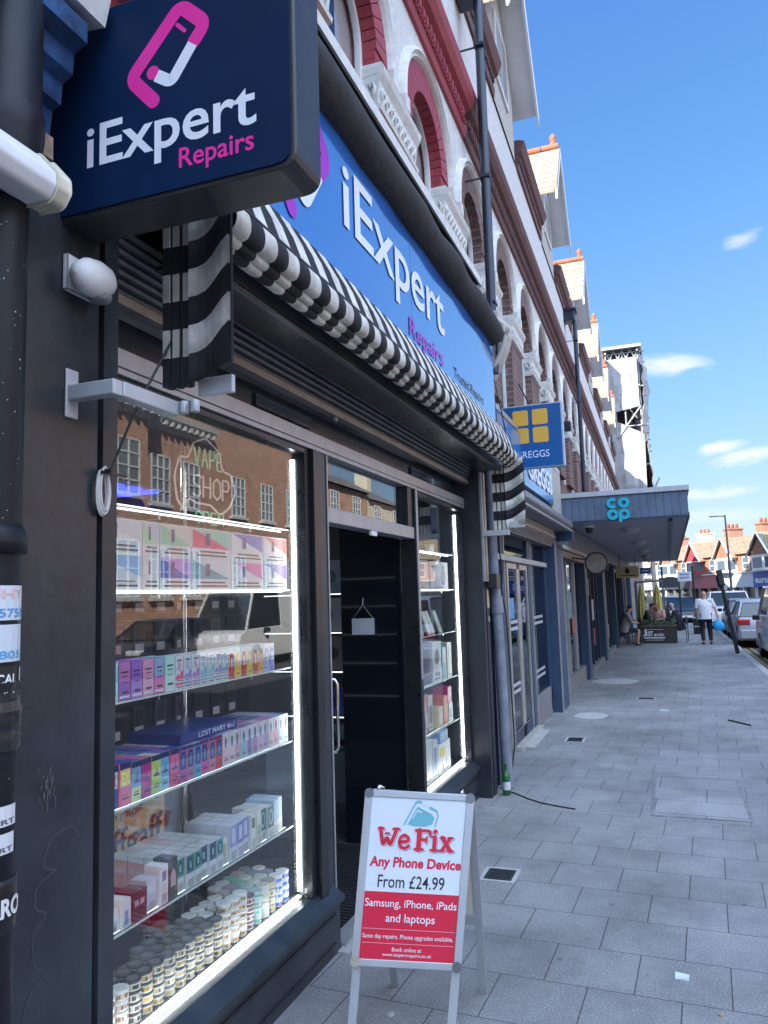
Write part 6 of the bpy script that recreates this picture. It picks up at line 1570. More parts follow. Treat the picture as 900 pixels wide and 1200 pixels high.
m = MB(); m.tube([(-.72, 27.02, 2.52), (-.72, 27.02, 2.95)], .012, BLACK2, 6); m.build('hanger', bs_)
# plain blocks further on
m = MB(); m.box(-9, -1.8, 49.2, 62, 0, 9, mat('pale_render', (.62, .60, .56), .9, var=.1)); m.box(-1.8, -1.78, 50, 52, 4, 6, DARKROOM); m.box(-1.8, -1.78, 54, 56, 4, 6, DARKROOM); tag(m.build('rendered_house'), 'pale rendered house beyond the scaffold at the end of the near terrace', 'building')
# ================================================================== PEOPLE
SKIN = mat('skin', (.52, .30, .22), .55, var=.06)
def skinned(name, joints, edges, mt, parent, sub=2):
    """one continuous surface grown round a skeleton of joints (x,y,z,rx,ry)"""
    me = bpy.data.meshes.new(name)
    me.from_pydata([j[:3] for j in joints], edges, []); me.materials.append(mt); me.update()
    o = bpy.data.objects.new(name, me); COL.objects.link(o); o.parent = parent
    sk = o.modifiers.new('skin', 'SKIN'); sk.use_smooth_shade = True; sk.branch_smoothing = .5
    if len(me.skin_vertices) == 0: return o
    for i, j in enumerate(joints):
        me.skin_vertices[0].data[i].radius = (j[3], j[4] if len(j) > 4 else j[3])
    me.skin_vertices[0].data[0].use_root = True
    ss = o.modifiers.new('smooth', 'SUBSURF'); ss.levels = sub; ss.render_levels = sub
    return o
def chain(J, E, start, pts):
    prev = start
    for p in pts:
        J.append(p); E.append((prev, len(J) - 1)); prev = len(J) - 1
    return prev
def hand(J, E, w, d, side):
    """palm and five fingers from wrist joint index w; d = pointing direction"""
    p = Vector(J[w][:3]); d = Vector(d).normalized(); s = d.cross(Vector((0, 0, 1)));
    if s.length < .1: s = Vector((0, 1, 0))
    s.normalize()
    q = p + d * .05; J.append((*q, .028, .018)); E.append((w, len(J) - 1)); pi = len(J) - 1
    for k, (o_, l) in enumerate(((-.027, .06), (-.009, .072), (.009, .068), (.027, .052))):
        a = q + s * o_ + d * .035; b = a + d * l * .55 + Vector((0, 0, -.006)); c = b + d * l * .4 - s.cross(d) * .012
        chain(J, E, pi, [(*a, .009, .009), (*b, .008, .008), (*c, .006, .006)])
    a = p + d * .03 - s * .035; b = a + d * .035 - s * .012
    chain(J, E, pi, [(*a, .010, .010), (*b, .008, .008)])
def person(label, loc, rz, P, shirt, trousers, hair=None, shoe=(.015, .015, .018), sleeve='short', bare_leg=False, stout=1.0, stripes=None):
    """P: dict of joints; body, then clothes as children"""
    t = thing('person', label, 'person', loc, rz)
    J, E = [], []
    g = lambda k, r, r2=None: (*P[k], r, r2 or r)
    J.append(g('pelvis', .135 * stout, .11 * stout)); 
    a = chain(J, E, 0, [g('spine', .135 * stout, .11 * stout), g('chest', .15 * stout, .11)]); chest = a
    neck = chain(J, E, a, [g('neck', .055)])
    hd = Vector(P['head']); nk = Vector(P['neck']); ax = (hd - nk).normalized(); fw = Vector(P.get('look', (0, 1, 0)))
    chain(J, E, neck, [(*(nk + ax * .07), .058, .062), (*(nk + ax * .13 + fw * .01), .078, .092), (*(nk + ax * .20), .076, .092), (*(nk + ax * .255), .045, .055)])
    ends = {}
    for s in ('L', 'R'):
        e = chain(J, E, chest, [g('sh' + s, .062), g('el' + s, .043), g('wr' + s, .030)]); ends['wr' + s] = e
        d = Vector(P['wr' + s]) - Vector(P['el' + s]); hand(J, E, e, d, s)
        k = chain(J, E, 0, [g('hip' + s, .095 * stout), g('kn' + s, .062), g('an' + s, .042), g('toe' + s, .035)])
    skinned('body', J, E, SKIN, t)
    # shirt: rings round the trunk from hem to neck, and a sleeve tube on each arm
    pel, spi, che, nec = (Vector(P[k]) for k in ('pelvis', 'spine', 'chest', 'neck'))
    side = (Vector(P['shR']) - Vector(P['shL'])).normalized()
    cmt = stripes or mat('cloth_' + ''.join('%02x' % int(v * 255) for v in shirt), shirt, .9, var=.08, vs=6, bump=.4, bs=14)
    hem = pel - (spi - pel) * .55
    rings = [(hem, .215 * stout, .185 * stout), (pel, .21 * stout, .18 * stout), (spi, .19 * stout, .165 * stout), (spi.lerp(che, .6), .185 * stout, .15 * stout), (che, .195 * stout, .14 * stout),
             (che.lerp(nec, .45), .20, .115), (che.lerp(nec, .72), .15, .09), (che.lerp(nec, .93), .075, .075)]
    sm = MB(); vs = []; fs = []; n_ = 18
    for i, (c_, rx, ry) in enumerate(rings):
        ax_ = (rings[min(i + 1, len(rings) - 1)][0] - rings[max(i - 1, 0)][0]).normalized(); fw_ = side.cross(ax_).normalized()
        for j in range(n_):
            a_ = 2 * math.pi * j / n_; w_ = 1 + .018 * math.sin(a_ * 5 + i * 1.7)
            vs.append(c_ + side * rx * w_ * math.cos(a_) + fw_ * ry * w_ * math.sin(a_))
    for i in range(len(rings) - 1):
        for j in range(n_): fs.append((i * n_ + j, i * n_ + (j + 1) % n_, (i + 1) * n_ + (j + 1) % n_, (i + 1) * n_ + j))
    sm.add(vs, fs, cmt, True)
    for s in ('L', 'R'):
        sh, el, wr = Vector(P['sh' + s]), Vector(P['el' + s]), Vector(P['wr' + s])
        path = [sh.lerp(che, .5) + Vector((0, 0, .05)), sh + Vector((0, 0, .012)), sh.lerp(el, .4), sh.lerp(el, .8)]; rr_ = [.085, .085, .075, .07]
        if sleeve == 'long': path += [el, el.lerp(wr, .5), el.lerp(wr, .92)]; rr_ = [.08, .08, .068, .06, .056, .05, .042]
        sm.tube(path, rr_, cmt, 12)
    so = sm.build('shirt', t, local=True)
    J, E = [], []
    pv = Vector(P['pelvis']) - Vector((0, 0, .03)); J.append((*pv, .145 * stout, .12 * stout))
    for s in ('L', 'R'):
        hp, kn, an = Vector(P['hip' + s]), Vector(P['kn' + s]), Vector(P['an' + s])
        k = chain(J, E, 0, [(*hp, .10 * stout, .10 * stout), (*(hp.lerp(kn, .96)), .08, .08)])
        if not bare_leg: chain(J, E, k, [(*(kn.lerp(an, .97)), .062, .062)])
    skinned('trousers', J, E, mat('cloth_' + ''.join('%02x' % int(v * 255) for v in trousers), trousers, .9, var=.1, vs=6), t)
    for s in ('L', 'R'):
        an, to = Vector(P['an' + s]), Vector(P['toe' + s]); he = an - (to - an).normalized() * .03; he.z = to.z
        skinned('shoe', [(*he, .042, .042), (*(an.lerp(to, .5)), .046, .042), (*to, .042, .032)], [(0, 1), (1, 2)], mat('shoe_leather_%d' % int(shoe[0] * 255), shoe, .5), t)
    top = nk + ax * .2
    if hair:
        m = MB(); m.lathe([(.0, .085), (.045, .075), (.078, .04), (.086, .0), (.078, -.045)], 0, 0, mat('hair_%d' % int(hair[0] * 255), hair, .8, var=.3, vs=40, bump=.5, bs=90), 14)
        o = m.build('hair', t, local=True); o.location = top - fw * .016
    m = MB(); nz = nk + ax * .155 + fw * .105
    m.tube([nz + ax * .02, nz + fw * .014 - ax * .012], [.008, .014], SKIN, 6)
    m.build('nose', t, local=True)
    sd = fw.cross(ax).normalized()
    m = MB()
    for s in (-1, 1):
        c_ = nk + ax * .175 + fw * .090 + sd * .032 * s; m.tube([c_ - sd * .010, c_ + sd * .010], .007, DARKT, 6)
    m.build('eyes', t, local=True)
    m = MB()
    for s in (-1, 1):
        c_ = nk + ax * .155 + sd * .082 * s; m.tube([c_ - ax * .03, c_ + ax * .03], [.008, .016], SKIN, 6)
    m.build('ears', t, local=True)
    return t
walk = dict(pelvis=(0, 0, .90), spine=(0, 0, 1.06), chest=(0, .01, 1.28), neck=(0, .02, 1.44), head=(.0, .04, 1.64), shL=(-.20, 0, 1.38), elL=(-.27, -.02, 1.10), wrL=(-.25, .10, .88), shR=(.20, 0, 1.38), elR=(.30, -.03, 1.12), wrR=(.36, .0, .88),
            hipL=(-.10, 0, .86), knL=(-.11, .06, .48), anL=(-.11, -.06, .09), toeL=(-.13, .08, .04), hipR=(.10, 0, .86), knR=(.12, .10, .48), anR=(.13, .10, .09), toeR=(.16, .24, .04))
person('bald man in white T-shirt and dark trousers walking away with a blue bag', (1.0, 26.7, 0), R_(4), walk, (.60, .61, .66), (.012, .014, .022), stout=1.25)
bagt = thing('carrier_bag', 'bright blue plastic carrier bag hanging from the hand of the walking man', 'bag', (1.37, 26.72, .6))
m = MB(); BAGM = mat('blue_plastic_bag', (.02, .30, .60), .35, var=.2, vs=14, bump=.5, bs=30)
vs = []; fs = []
for i, (z, a, b) in enumerate([(.44, .10, .05), (.47, .14, .075), (.56, .155, .09), (.66, .14, .075), (.74, .09, .045), (.80, .03, .02)]):
    for j in range(14):
        q = 2 * math.pi * j / 14; w = 1 + .08 * math.sin(q * 3 + i)
        vs.append((1.37 + a * 1.15 * w * math.cos(q), 26.72 + b * w * math.sin(q), z))
for i in range(5):
    for j in range(14): fs.append((i * 14 + j, i * 14 + (j + 1) % 14, (i + 1) * 14 + (j + 1) % 14, (i + 1) * 14 + j))
m.add(vs, fs, BAGM, True); m.add(vs[:14], [tuple(range(13, -1, -1))], BAGM); m.build('body', bagt)
m = MB(); m.tube([(1.355, 26.72, .79), (1.365, 26.71, .86), (1.372, 26.71, .80)], .008, BAGM, 6); m.build('handle', bagt)
sit = dict(pelvis=(0, 0, .52), spine=(0, .03, .68), chest=(0, .09, .90), neck=(0, .16, 1.06), head=(0, .24, 1.24), look=(0, 1, 0), shL=(-.19, .09, 1.0), elL=(-.22, .20, .76), wrL=(-.10, .40, .74), shR=(.19, .09, 1.0), elR=(.22, .20, .76), wrR=(.10, .40, .74),
           hipL=(-.10, .04, .50), knL=(-.13, .44, .50), anL=(-.14, .40, .09), toeL=(-.14, .54, .04), hipR=(.10, .04, .50), knR=(.13, .44, .50), anR=(.14, .36, .09), toeR=(.14, .50, .04))
person('grey haired person in black leaning forward at the right end of the planter', (.22, 28.1, 0), R_(80), sit, (.014, .015, .02), (.016, .017, .024), hair=(.42, .38, .34), sleeve='long')
person('dark haired person seated behind the planter hedge on the left', (-.86, 28.6, 0), R_(-100), sit, (.05, .05, .07), (.03, .03, .04), hair=(.02, .015, .015))
person('fair person in a pink top seated behind the planter hedge near its middle', (-.45, 28.9, 0), R_(170), sit, (.55, .33, .30), (.03, .04, .08), hair=(.30, .17, .09))
STR = mat('striped_shirt', (.02, .02, .022), .9)
def stripe_mat():
    m = bpy.data.materials.new('black_white_stripes'); m.use_nodes = True; nt = m.node_tree
    b = nt.nodes['Principled BSDF']; w = nt.nodes.new('ShaderNodeTexWave'); w.bands_direction = 'Z'; w.inputs['Scale'].default_value = 9; w.inputs['Distortion'].default_value = .3
    r = nt.nodes.new('ShaderNodeValToRGB'); r.color_ramp.elements[0].position = .62; r.color_ramp.elements[1].position = .68; r.color_ramp.elements[0].color = (.015, .015, .02, 1); r.color_ramp.elements[1].color = (.6, .6, .6, 1)
    t = nt.nodes.new('ShaderNodeTexCoord'); nt.links.new(t.outputs['Object'], w.inputs[0]); nt.links.new(w.outputs['Fac'], r.inputs[0]); nt.links.new(r.outputs[0], b.inputs['Base Color']); b.inputs['Roughness'].default_value = .9
    return m
person('person in a striped shirt and shorts seated by the wall left of the planter', (-1.48, 26.3, 0), R_(-70), sit, (.02, .02, .02), (.02, .022, .03), hair=(.03, .02, .02), bare_leg=True, stripes=stripe_mat())
# chairs, table
def chair(label, x, y, rz):
    t = thing('cafe_chair', label, 'chair', (x, y, 0), rz, 'cafe chairs')
    CM = mat('black_chair_metal', (.03, .03, .035), .5)
    m = MB(); m.box(-.21, .21, -.2, .22, .42, .45, CM); m.build('seat', t, local=True, bevel=.01)
    m = MB(); m.box(-.20, .20, -.24, -.21, .60, .84, CM); m.build('backrest', t, local=True, bevel=.01)
    for sx in (-.18, .18):
        m = MB(); m.bar((sx, .19, .42), (sx * 1.1, .23, 0), .025, .025, CM); m.build('leg', t, local=True)
        m = MB(); m.bar((sx, -.225, .86), (sx * 1.1, -.24, 0), .025, .025, CM); m.build('leg', t, local=True)
    return t
chair('black cafe chair under the person at the right end of the planter', .22, 28.1, R_(80))
chair('black cafe chair under the dark haired person behind the planter hedge', -.86, 28.6, R_(-100))
chair('black cafe chair under the person in pink behind the planter hedge', -.45, 28.9, R_(170))
chair('black cafe chair under the person in stripes by the wall', -1.48, 26.3, R_(-70))
chair('empty black cafe chair just left of the planter', -1.22, 27.2, R_(100))
# planter with hedge
pt = thing('planter', 'dark wooden planter lettered JUST antic standing across the pavement', 'planter', (-.47, 27.6, 0))
WOODD = mat('dark_planter_wood', (.045, .035, .03), .6, var=.2, vs=10)
m = MB(); m.box(-1.07, .13, 27.5, 27.53, 0.02, .56, WOODD); m.box(-1.07, .13, 27.9, 27.93, 0.02, .56, WOODD); m.box(-1.07, -1.04, 27.53, 27.9, .02, .56, WOODD); m.box(.10, .13, 27.53, 27.9, .02, .56, WOODD); m.box(-1.04, .10, 27.53, 27.9, .3, .5, mat('soil', (.03, .022, .016), .95)); m.build('box', pt)
m = MB(); m.box(-1.09, .15, 27.48, 27.51, .56, .60, mat('brown_planter_rim', (.16, .11, .08), .6)); m.box(-1.09, .15, 27.91, 27.95, .56, .60, mat('brown_planter_rim', (.16, .11, .08), .6)); m.build('rim', pt)
Fq = frame((-1.0, 27.497, 0), (1, 0, 0), (0, 0, 1))
text('J', pt, LETW, Fq, .05, .24, .12, .24, .004, bold=.03); text('UST', pt, LETW, Fq, .17, .24, .20, .17, .004, bold=.03); text('antic', pt, LETW, Fq, .40, .24, .32, .11, .004, bold=.01)
m = MB(); m.fbox(Fq, .08, .74, .17, .205, 0, .004, LETW); m.fbox(Fq, .14, .68, .10, .125, 0, .004, mat('grey_print', (.45, .45, .46), .6)); m.fbox(Fq, .1, .70, .455, .465, 0, .004, LETW); m.build('underline', pt)
hg = thing('hedge', 'low green hedge growing in the planter', 'hedge', (-.47, 27.7, .5))
HL = [mat('hedge_leaf_a', (.035, .075, .035), .6, var=.3), mat('hedge_leaf_b', (.07, .12, .05), .6, var=.3), mat('hedge_leaf_c', (.10, .15, .09), .6, var=.3)]
m = MB()
for k in range(900):
    x = rnd.uniform(-1.05, .11); hh = .30 + .07 * math.sin(x * 7) + .05 * math.sin(x * 17); z = .5 + hh * rnd.random() ** .7; y = 27.72 + rnd.gauss(0, .09)
    d = Vector((rnd.gauss(0, 1), rnd.gauss(0, 1), rnd.gauss(.4, 1))).normalized(); s = d.orthogonal().normalized() * .018; l = rnd.uniform(.04, .075); p = Vector((x, y, z))
    m.add([p, p + d * l * .5 + s, p + d * l, p + d * l * .5 - s], [(0, 1, 2, 3)], HL[k % 3])
m.build('leaves', hg)
m = MB()
for k in range(14): m.tube([(-1.0 + k * .08, 27.72, .5), (-1.0 + k * .08 + rnd.uniform(-.04, .04), 27.72 + rnd.uniform(-.05, .05), .8)], .008, WOODD, 5)
m.build('stem', hg)
# closed yellow parasols and a striped strut frame
YELC = mat('yellow_canvas', (.52, .48, .14), .8, var=.25, vs=4)
for i, (x, lab) in enumerate(((-1.02, 'closed yellow parasol by the wall behind the planter'), (-.45, 'wider closed yellow parasol behind the middle of the planter'))):
    t = thing('parasol', lab, 'parasol', (x, 30, 0), 0, 'closed yellow parasols'); m = MB(); vs = []; fs = []
    W_ = .13 if i == 0 else .17
    for zi, (z, r) in enumerate([(.75, 1.0), (1.0, .95), (1.3, .85), (1.6, .65), (1.85, .35), (1.98, .1)]):
        for j in range(16):
            a = 2 * math.pi * j / 16; rr_ = r * W_ * (1 + .22 * (j % 2)); vs.append((x + rr_ * math.cos(a), 30 + rr_ * math.sin(a), z))
    for zi in range(5):
        for j in range(16): fs.append((zi * 16 + j, zi * 16 + (j + 1) % 16, (zi + 1) * 16 + (j + 1) % 16, (zi + 1) * 16 + j))
    m.add(vs, fs, YELC); m.build('canvas', t)
    m = MB(); m.tube([(x, 30, 0), (x, 30, 2.05)], .022, WHITE, 8); m.build('pole', t)
    m = MB(); m.lathe([(.22, 0), (.22, .06), (.05, .09), (.04, .2)], x, 30, BLACK2, 14); m.build('base', t)
fr_ = thing('timber_frame', 'pale timber frame with slanting rails between the yellow parasols', 'frame', (-.7, 31, 0))
PT = mat('pale_yellow_timber', (.60, .56, .36), .7)
m = MB()
for k in range(3): m.bar((-1.0 + k * .09, 31, 1.75), (-.55 + k * .11, 31, .9), .035, .04, PT)
m.build('rail', fr_)
m = MB(); m.bar((-1.25, 31.02, 2.08), (-.25, 31.02, 2.12), .06, .08, mat('grey_beam', (.35, .36, .36), .7)); m.build('beam', fr_)
for x in (-1.24, -.26):
    m = MB(); m.box(x - .035, x + .035, 31.05, 31.12, 0, 2.1, mat('blue_grey_post', (.14, .20, .30), .5)); m.build('post', fr_)
# bin, poles, leaning post
bn_ = thing('litter_bin', 'square black litter bin with pale bands beyond the walking man', 'bin', (.93, 33, 0))
m = MB(); m.box(.77, 1.09, 32.85, 33.17, 0, .62, BLACK2); m.build('body', bn_, bevel=.015)
m = MB(); m.box(.765, 1.095, 32.845, 33.175, .62, .66, mat('pale_band', (.5, .52, .54), .5)); m.box(.765, 1.095, 32.845, 33.175, .28, .31, mat('pale_band', (.5, .52, .54), .5)); m.build('band', bn_)
lp = thing('leaning_post', 'thick dark post with a black head leaning to the left beside the parked cars', 'post', (1.59, 22.8, 0))
DPOST = mat('dark_post_paint', (.02, .024, .032), .4, var=.2)
m = MB(); m.tube([(1.59, 22.8, 0), (1.43, 22.8, 1.15), (1.30, 22.8, 2.05)], [.055, .05, .05], DPOST, 12); m.build('pole', lp)
m = MB(); m.bar((1.335, 22.76, 1.84), (1.275, 22.76, 2.27), .15, .13, DPOST); m.build('head', lp, bevel=.02)
m = MB(); m.bar((1.30, 22.9, 1.80), (1.26, 22.95, 2.1), .10, .08, BLACK2); m.bar((1.42, 22.80, 1.72), (1.40, 22.80, 1.86), .07, .07, ARMW); m.build('bracket', lp)
m = MB(); m.lathe([(.11, 0.0005), (.11, .01), (.07, .02)], 1.59, 22.8, CONC, 14); m.build('base', lp)
def sign_pole(label, x, y, h, plate=None, col=None):
    t = thing('sign_pole', label, 'pole', (x, y, 0)); m = MB(); m.tube([(x, y, 0), (x, y, h)], .04, DPOST, 8); m.build('pole', t)
    if plate:
        m = MB(); m.box(x + plate[0], x + plate[1], y - .07, y - .045, plate[2], plate[3], card(col)); m.build('plate', t)
        if col[0] > .4:
            m = MB()
            for k in range(2): m.box(x + plate[0] + .1, x + plate[1] - .1, y - .076, y - .071, plate[2] + .12 + k * .14, plate[2] + .18 + k * .14, card((.2, .25, .4)))
            m.build('print', t)
    return t
sign_pole('dark pole with a white notice plate beyond the walking man', .95, 35, 2.75, (-.62, -.06, 2.1, 2.5), (.62, .64, .70))
sign_pole('thin dark pole rising behind the yellow parasols', -.28, 35, 2.75)
sign_pole('dark pole carrying a dark board over the planter', .40, 37, 2.35, (-.85, -.05, 1.85, 2.3), (.05, .055, .07))
lpst = thing('lamp_post', 'tall slim street lamp with an arm reaching left against the far roofs', 'lamp post', (3.42, 50, -.12))
m = MB(); m.tube([(3.42, 50, -.12), (3.42, 50, 2.5), (3.38, 50, 6.1)], [.09, .07, .045], mat('grey_lamp_column', (.09, .10, .12), .5), 10); m.build('column', lpst)
m = MB(); m.tube([(3.38, 50, 6.0), (3.0, 50, 6.05)], .03, mat('grey_lamp_column', (.09, .10, .12), .5), 8); m.build('arm', lpst)
m = MB(); m.box(2.5, 3.02, 49.92, 50.08, 6.0, 6.07, mat('lamp_head_grey', (.2, .21, .23), .5)); m.build('lamp_head', lpst, bevel=.02)
# ================================================================== CARS
TYRE = mat('tyre_rubber', (.015, .015, .016), .8); RIM = mat('alloy_rim', (.35, .35, .37), .35, .8)
CGL = mat('car_glass', (.02, .028, .035), .05, var=.03, spec=.9)
def paint(n, c): return mat('car_paint_' + n, c, .35, .1, var=.03, coat=.35)
def car(label, cat, loc, rz, pm, L=4.1, Wd=1.74, Hh=1.46, kind='hatch', group='cars parked along the kerb'):
    """local +y is forward, wheels on z=0"""
    t = thing('parked_car' if cat == 'car' else 'parked_van', label, cat, loc, rz, group)
    hw = Wd / 2
    if kind == 'hatch':
        side = [(-L / 2, .38), (-L / 2 - .02, .62), (-L / 2 + .06, .92), (-L / 2 + .16, 1.0), (L * .20, .98), (L * .40, .84), (L / 2 - .06, .70), (L / 2, .50), (L / 2 - .05, .26), (-L / 2 + .06, .24)]
        cab = [(-L / 2 + .10, .98), (-L / 2 + .42, Hh - .06), (-L * .12, Hh), (L * .04, Hh - .04), (L * .235, .97)]
    elif kind == 'suv':
        side = [(-L / 2, .42), (-L / 2 - .02, .75), (-L / 2 + .04, 1.08), (-L / 2 + .1, 1.12), (L * .22, 1.10), (L * .42, 1.0), (L / 2 - .04, .85), (L / 2, .5), (L / 2 - .04, .3), (-L / 2 + .06, .3)]
        cab = [(-L / 2 + .06, 1.1), (-L / 2 + .28, Hh - .05), (-L * .1, Hh), (L * .06, Hh - .03), (L * .24, 1.1)]
    else:
        side = [(-L / 2, .36), (-L / 2 - .01, .7), (-L / 2 + .02, 1.15), (-L / 2 + .03, 1.2), (L * .38, 1.14), (L * .46, 1.02), (L / 2 - .04, .85), (L / 2, .52), (L / 2 - .04, .26), (-L / 2 + .04, .26)]
        cab = [(-L / 2 + .03, 1.18), (-L / 2 + .08, Hh - .08), (-L / 2 + .3, Hh), (L * .26, Hh - .03), (L * .40, 1.12)]
    def shell(prof, w0, w1, mt, z_split):
        m = MB(); k = len(prof)
        xs = [(-w0, 0), (-w0 * .985, .0)]
        ringL = []
        for sgn in (-1, 1):
            ringL.append([(sgn * (w0 - (w0 - w1) * max(0, (z - z_split[0]) / (z_split[1] - z_split[0]))), y, z) for y, z in prof])
        vs = ringL[0] + ringL[1]
        fs = [tuple(range(k)), tuple(range(2 * k - 1, k - 1, -1))] + [(i, k + i, k + (i + 1) % k, (i + 1) % k) for i in range(k)]
        m.add(vs, fs, mt, False); return m
    b = shell(side, hw, hw - .05, pm, (.45, 1.1)); body = b.build('body', t, local=True, bevel=.045, segs=3)
    for p_ in body.data.polygons: p_.use_smooth = True
    body.data.set_sharp_from_angle(angle=R_(28))
    gm = pm if kind == 'van' else CGL
    c_ = shell(cab, hw - .06, hw - .22, CGL, (.98, Hh)); c_.build('windows', t, local=True, bevel=.03)
    # roof skin and pillars in body colour
    m = MB(); wr_ = hw - .21
    ry0, ry1 = cab[1][0], cab[3][0]
    pts = [(cab[1][0] - .03, cab[1][1] - .02), (cab[1][0] + .03, cab[1][1] + .02), (cab[2][0], cab[2][1] + .018), (cab[3][0], cab[3][1] + .018), (cab[3][0] + .06, cab[3][1] - .02)]
    for (ya, za), (yb, zb) in zip(pts[:-1], pts[1:]):
        m.add([(-wr_, ya, za), (wr_, ya, za), (wr_, yb, zb), (-wr_, yb, zb), (-wr_ - .03, ya, za - .05), (wr_ + .03, ya, za - .05), (wr_ + .03, yb, zb - .05), (-wr_ - .03, yb, zb - .05)], [(0, 1, 2, 3), (0, 3, 7, 4), (1, 5, 6, 2)], pm, True)
    def edge(f):                         # point on the cabin side at fraction f from belt to roof
        return f
    def pillar(ya, za, yb, zb, w):
        for s in (-1, 1):
            xa = s * (hw - .06 - (.16) * max(0, (za - .98) / (Hh - .98)) + .008); xb = s * (hw - .06 - .16 * max(0, (zb - .98) / (Hh - .98)) + .008)
            m.bar((xa, ya, za), (xb, yb, zb), w, .05, pm, (1, 0, 0))
    pillar(cab[0][0] + .06, cab[0][1], cab[1][0] + .06, cab[1][1], .10 if kind != 'van' else .16)
    pillar(cab[4][0], cab[4][1], cab[3][0] + .02, cab[3][1], .06)
    pillar(-L * .04, 1.0, -L * .06, Hh - .02, .07)
    if kind == 'van':
        for s in (-1, 1): m.add([(s * (hw - .045), -L / 2 + .06, 1.15), (s * (hw - .045), -L * .05, 1.15), (s * (hw - .20), -L * .06, Hh - .03), (s * (hw - .20), -L / 2 + .14, Hh - .06)], [(0, 1, 2, 3)], pm)
    else: pillar(-L * .26, 1.0, -L * .27, Hh - .03, .06)
    m.build('roof', t, local=True)
    for sy in (-L * .305, L * .305):
        for s in (-1, 1):
            cx = s * (hw - .10); m = MB(); R0 = .315; vs = []; fs = []; n_ = 20
            for (xo, r) in ((-.10, R0 - .03), (-.09, R0), (.09, R0), (.10, R0 - .03), (.10, R0 - .11)):
                for j in range(n_):
                    a = 2 * math.pi * j / n_; vs.append((cx + s * xo, sy + r * math.cos(a), R0 + r * math.sin(a)))
            for i in range(4):
                for j in range(n_): fs.append((i * n_ + j, i * n_ + (j + 1) % n_, (i + 1) * n_ + (j + 1) % n_, (i + 1) * n_ + j))
            m.add(vs, fs, TYRE); wh = m.build('wheel', t, local=True)
            m = MB(); m.add([(cx + s * .085, sy + .20 * math.cos(2 * math.pi * j / n_), R0 + .20 * math.sin(2 * math.pi * j / n_)) for j in range(n_)], [tuple(range(n_))], BLACK2)
            for j in range(5):
                a = 2 * math.pi * j / 5; m.bar((cx + s * .095, sy, R0), (cx + s * .095, sy + .2 * math.cos(a), R0 + .2 * math.sin(a)), .05, .02, RIM, (1, 0, 0))
            m.build('rim', wh, local=True)
            m = MB()                      # dark arch round the wheel
            for j in range(12):
                a0, a1 = math.pi * j / 12, math.pi * (j + 1) / 12
                m.add([(s * (hw + .004), sy + r * math.cos(a), R0 + r * math.sin(a)) for r, a in ((.30, a0), (.37, a0), (.37, a1), (.30, a1))], [(0, 1, 2, 3)], BLACK2)
            m.build('wheel_arch', t, local=True)
    TL_ = mat('red_tail_light', (.45, .01, .015), .2, coat=.8); HL_ = mat('clear_headlight', (.6, .62, .65), .1, coat=.8)
    zt = .82 if kind != 'van' else .9
    for s in (-1, 1):
        m = MB(); m.box(s * (hw - .36), s * (hw + .004), -L / 2 - .035, -L / 2 + .16, zt - .09, zt + .09, TL_); m.build('tail_light', t, local=True, bevel=.03)
        m = MB(); m.box(s * (hw - .45), s * (hw - .02), L / 2 - .25, L / 2 - .02, .62, .76, HL_); m.build('headlight', t, local=True, bevel=.03)
        m = MB(); m.box(s * (hw + .0), s * (hw + .17), L * .19, L * .22, zt + .12, zt + .25, BLACK2); m.build('wing_mirror', t, local=True, bevel=.02)
    m = MB(); m.box(-hw + .06, hw - .06, -L / 2 - .05, -L / 2 + .1, .30, .58, pm); m.box(-hw + .1, hw - .1, L / 2 - .1, L / 2 + .04, .26, .5, BLACK2); m.build('bumper', t, local=True, bevel=.03)
    m = MB(); m.box(-.26, .26, -L / 2 - .062, -L / 2 - .05, .44, .55, card((.70, .55, .05))); m.box(-.26, .26, L / 2 + .04, L / 2 + .05, .40, .51, WHITE); m.build('number_plate', t, local=True)
    return t
Z0 = -.12
car('white van parked nearest at the right edge with black mirror', 'van', (3.10, 22.0, Z0), 0, paint('white', (.70, .70, .70)), 5.0, 1.80, 1.92, 'van')
car('silver hatchback with a red tail light parked in front of the white van', 'car', (2.80, 28.7, Z0), 0, paint('silver', (.36, .38, .42)), 4.2, 1.76, 1.48)
car('dark blue-grey hatchback parked ahead of the silver one', 'car', (2.80, 33.4, Z0), 0, paint('dark_blue', (.03, .04, .07)), 4.1, 1.74, 1.46)
car('white off-road car facing us beyond the walking man', 'car', (2.45, 38.6, Z0), math.pi, paint('white', (.70, .70, .70)), 4.5, 1.86, 1.72, 'suv')
car('black car facing us left of the walking man', 'car', (.45, 45.5, Z0), math.pi + .15, paint('black', (.012, .013, .016)), 4.2, 1.76, 1.46)
car('pale silver car facing us further back', 'car', (-.35, 50.5, Z0), math.pi + .2, paint('pale_silver', (.55, .56, .58)), 4.2, 1.76, 1.46)
car('small dark teal car far along the bend', 'car', (-1.2, 55.5, Z0), math.pi + .25, paint('dark_teal', (.03, .06, .07)), 4.0, 1.7, 1.46)
car('grey car parked far beyond the white off-road car', 'car', (2.4, 46, Z0), .1, paint('grey', (.16, .17, .19)), 4.2, 1.76, 1.46)
for i_, (yy, pn_, pc_, lb_) in enumerate(((13.5, 'black', (.012, .013, .016), 'black car parked along the far kerb, nearest of the row'), (18.6, 'dark_blue', (.03, .04, .07), 'dark blue car parked along the far kerb outside the brick corner house'), (26.5, 'grey', (.16, .17, .19), 'grey car parked along the far kerb behind the mirrored van'), (31.5, 'black', (.012, .013, .016), 'black car parked along the far kerb outside the sash windowed house'))):
    car(lb_, 'car', (10.1, yy, Z0), math.pi, paint(pn_, pc_), 4.3, 1.78, 1.5, group='cars parked along the far kerb')
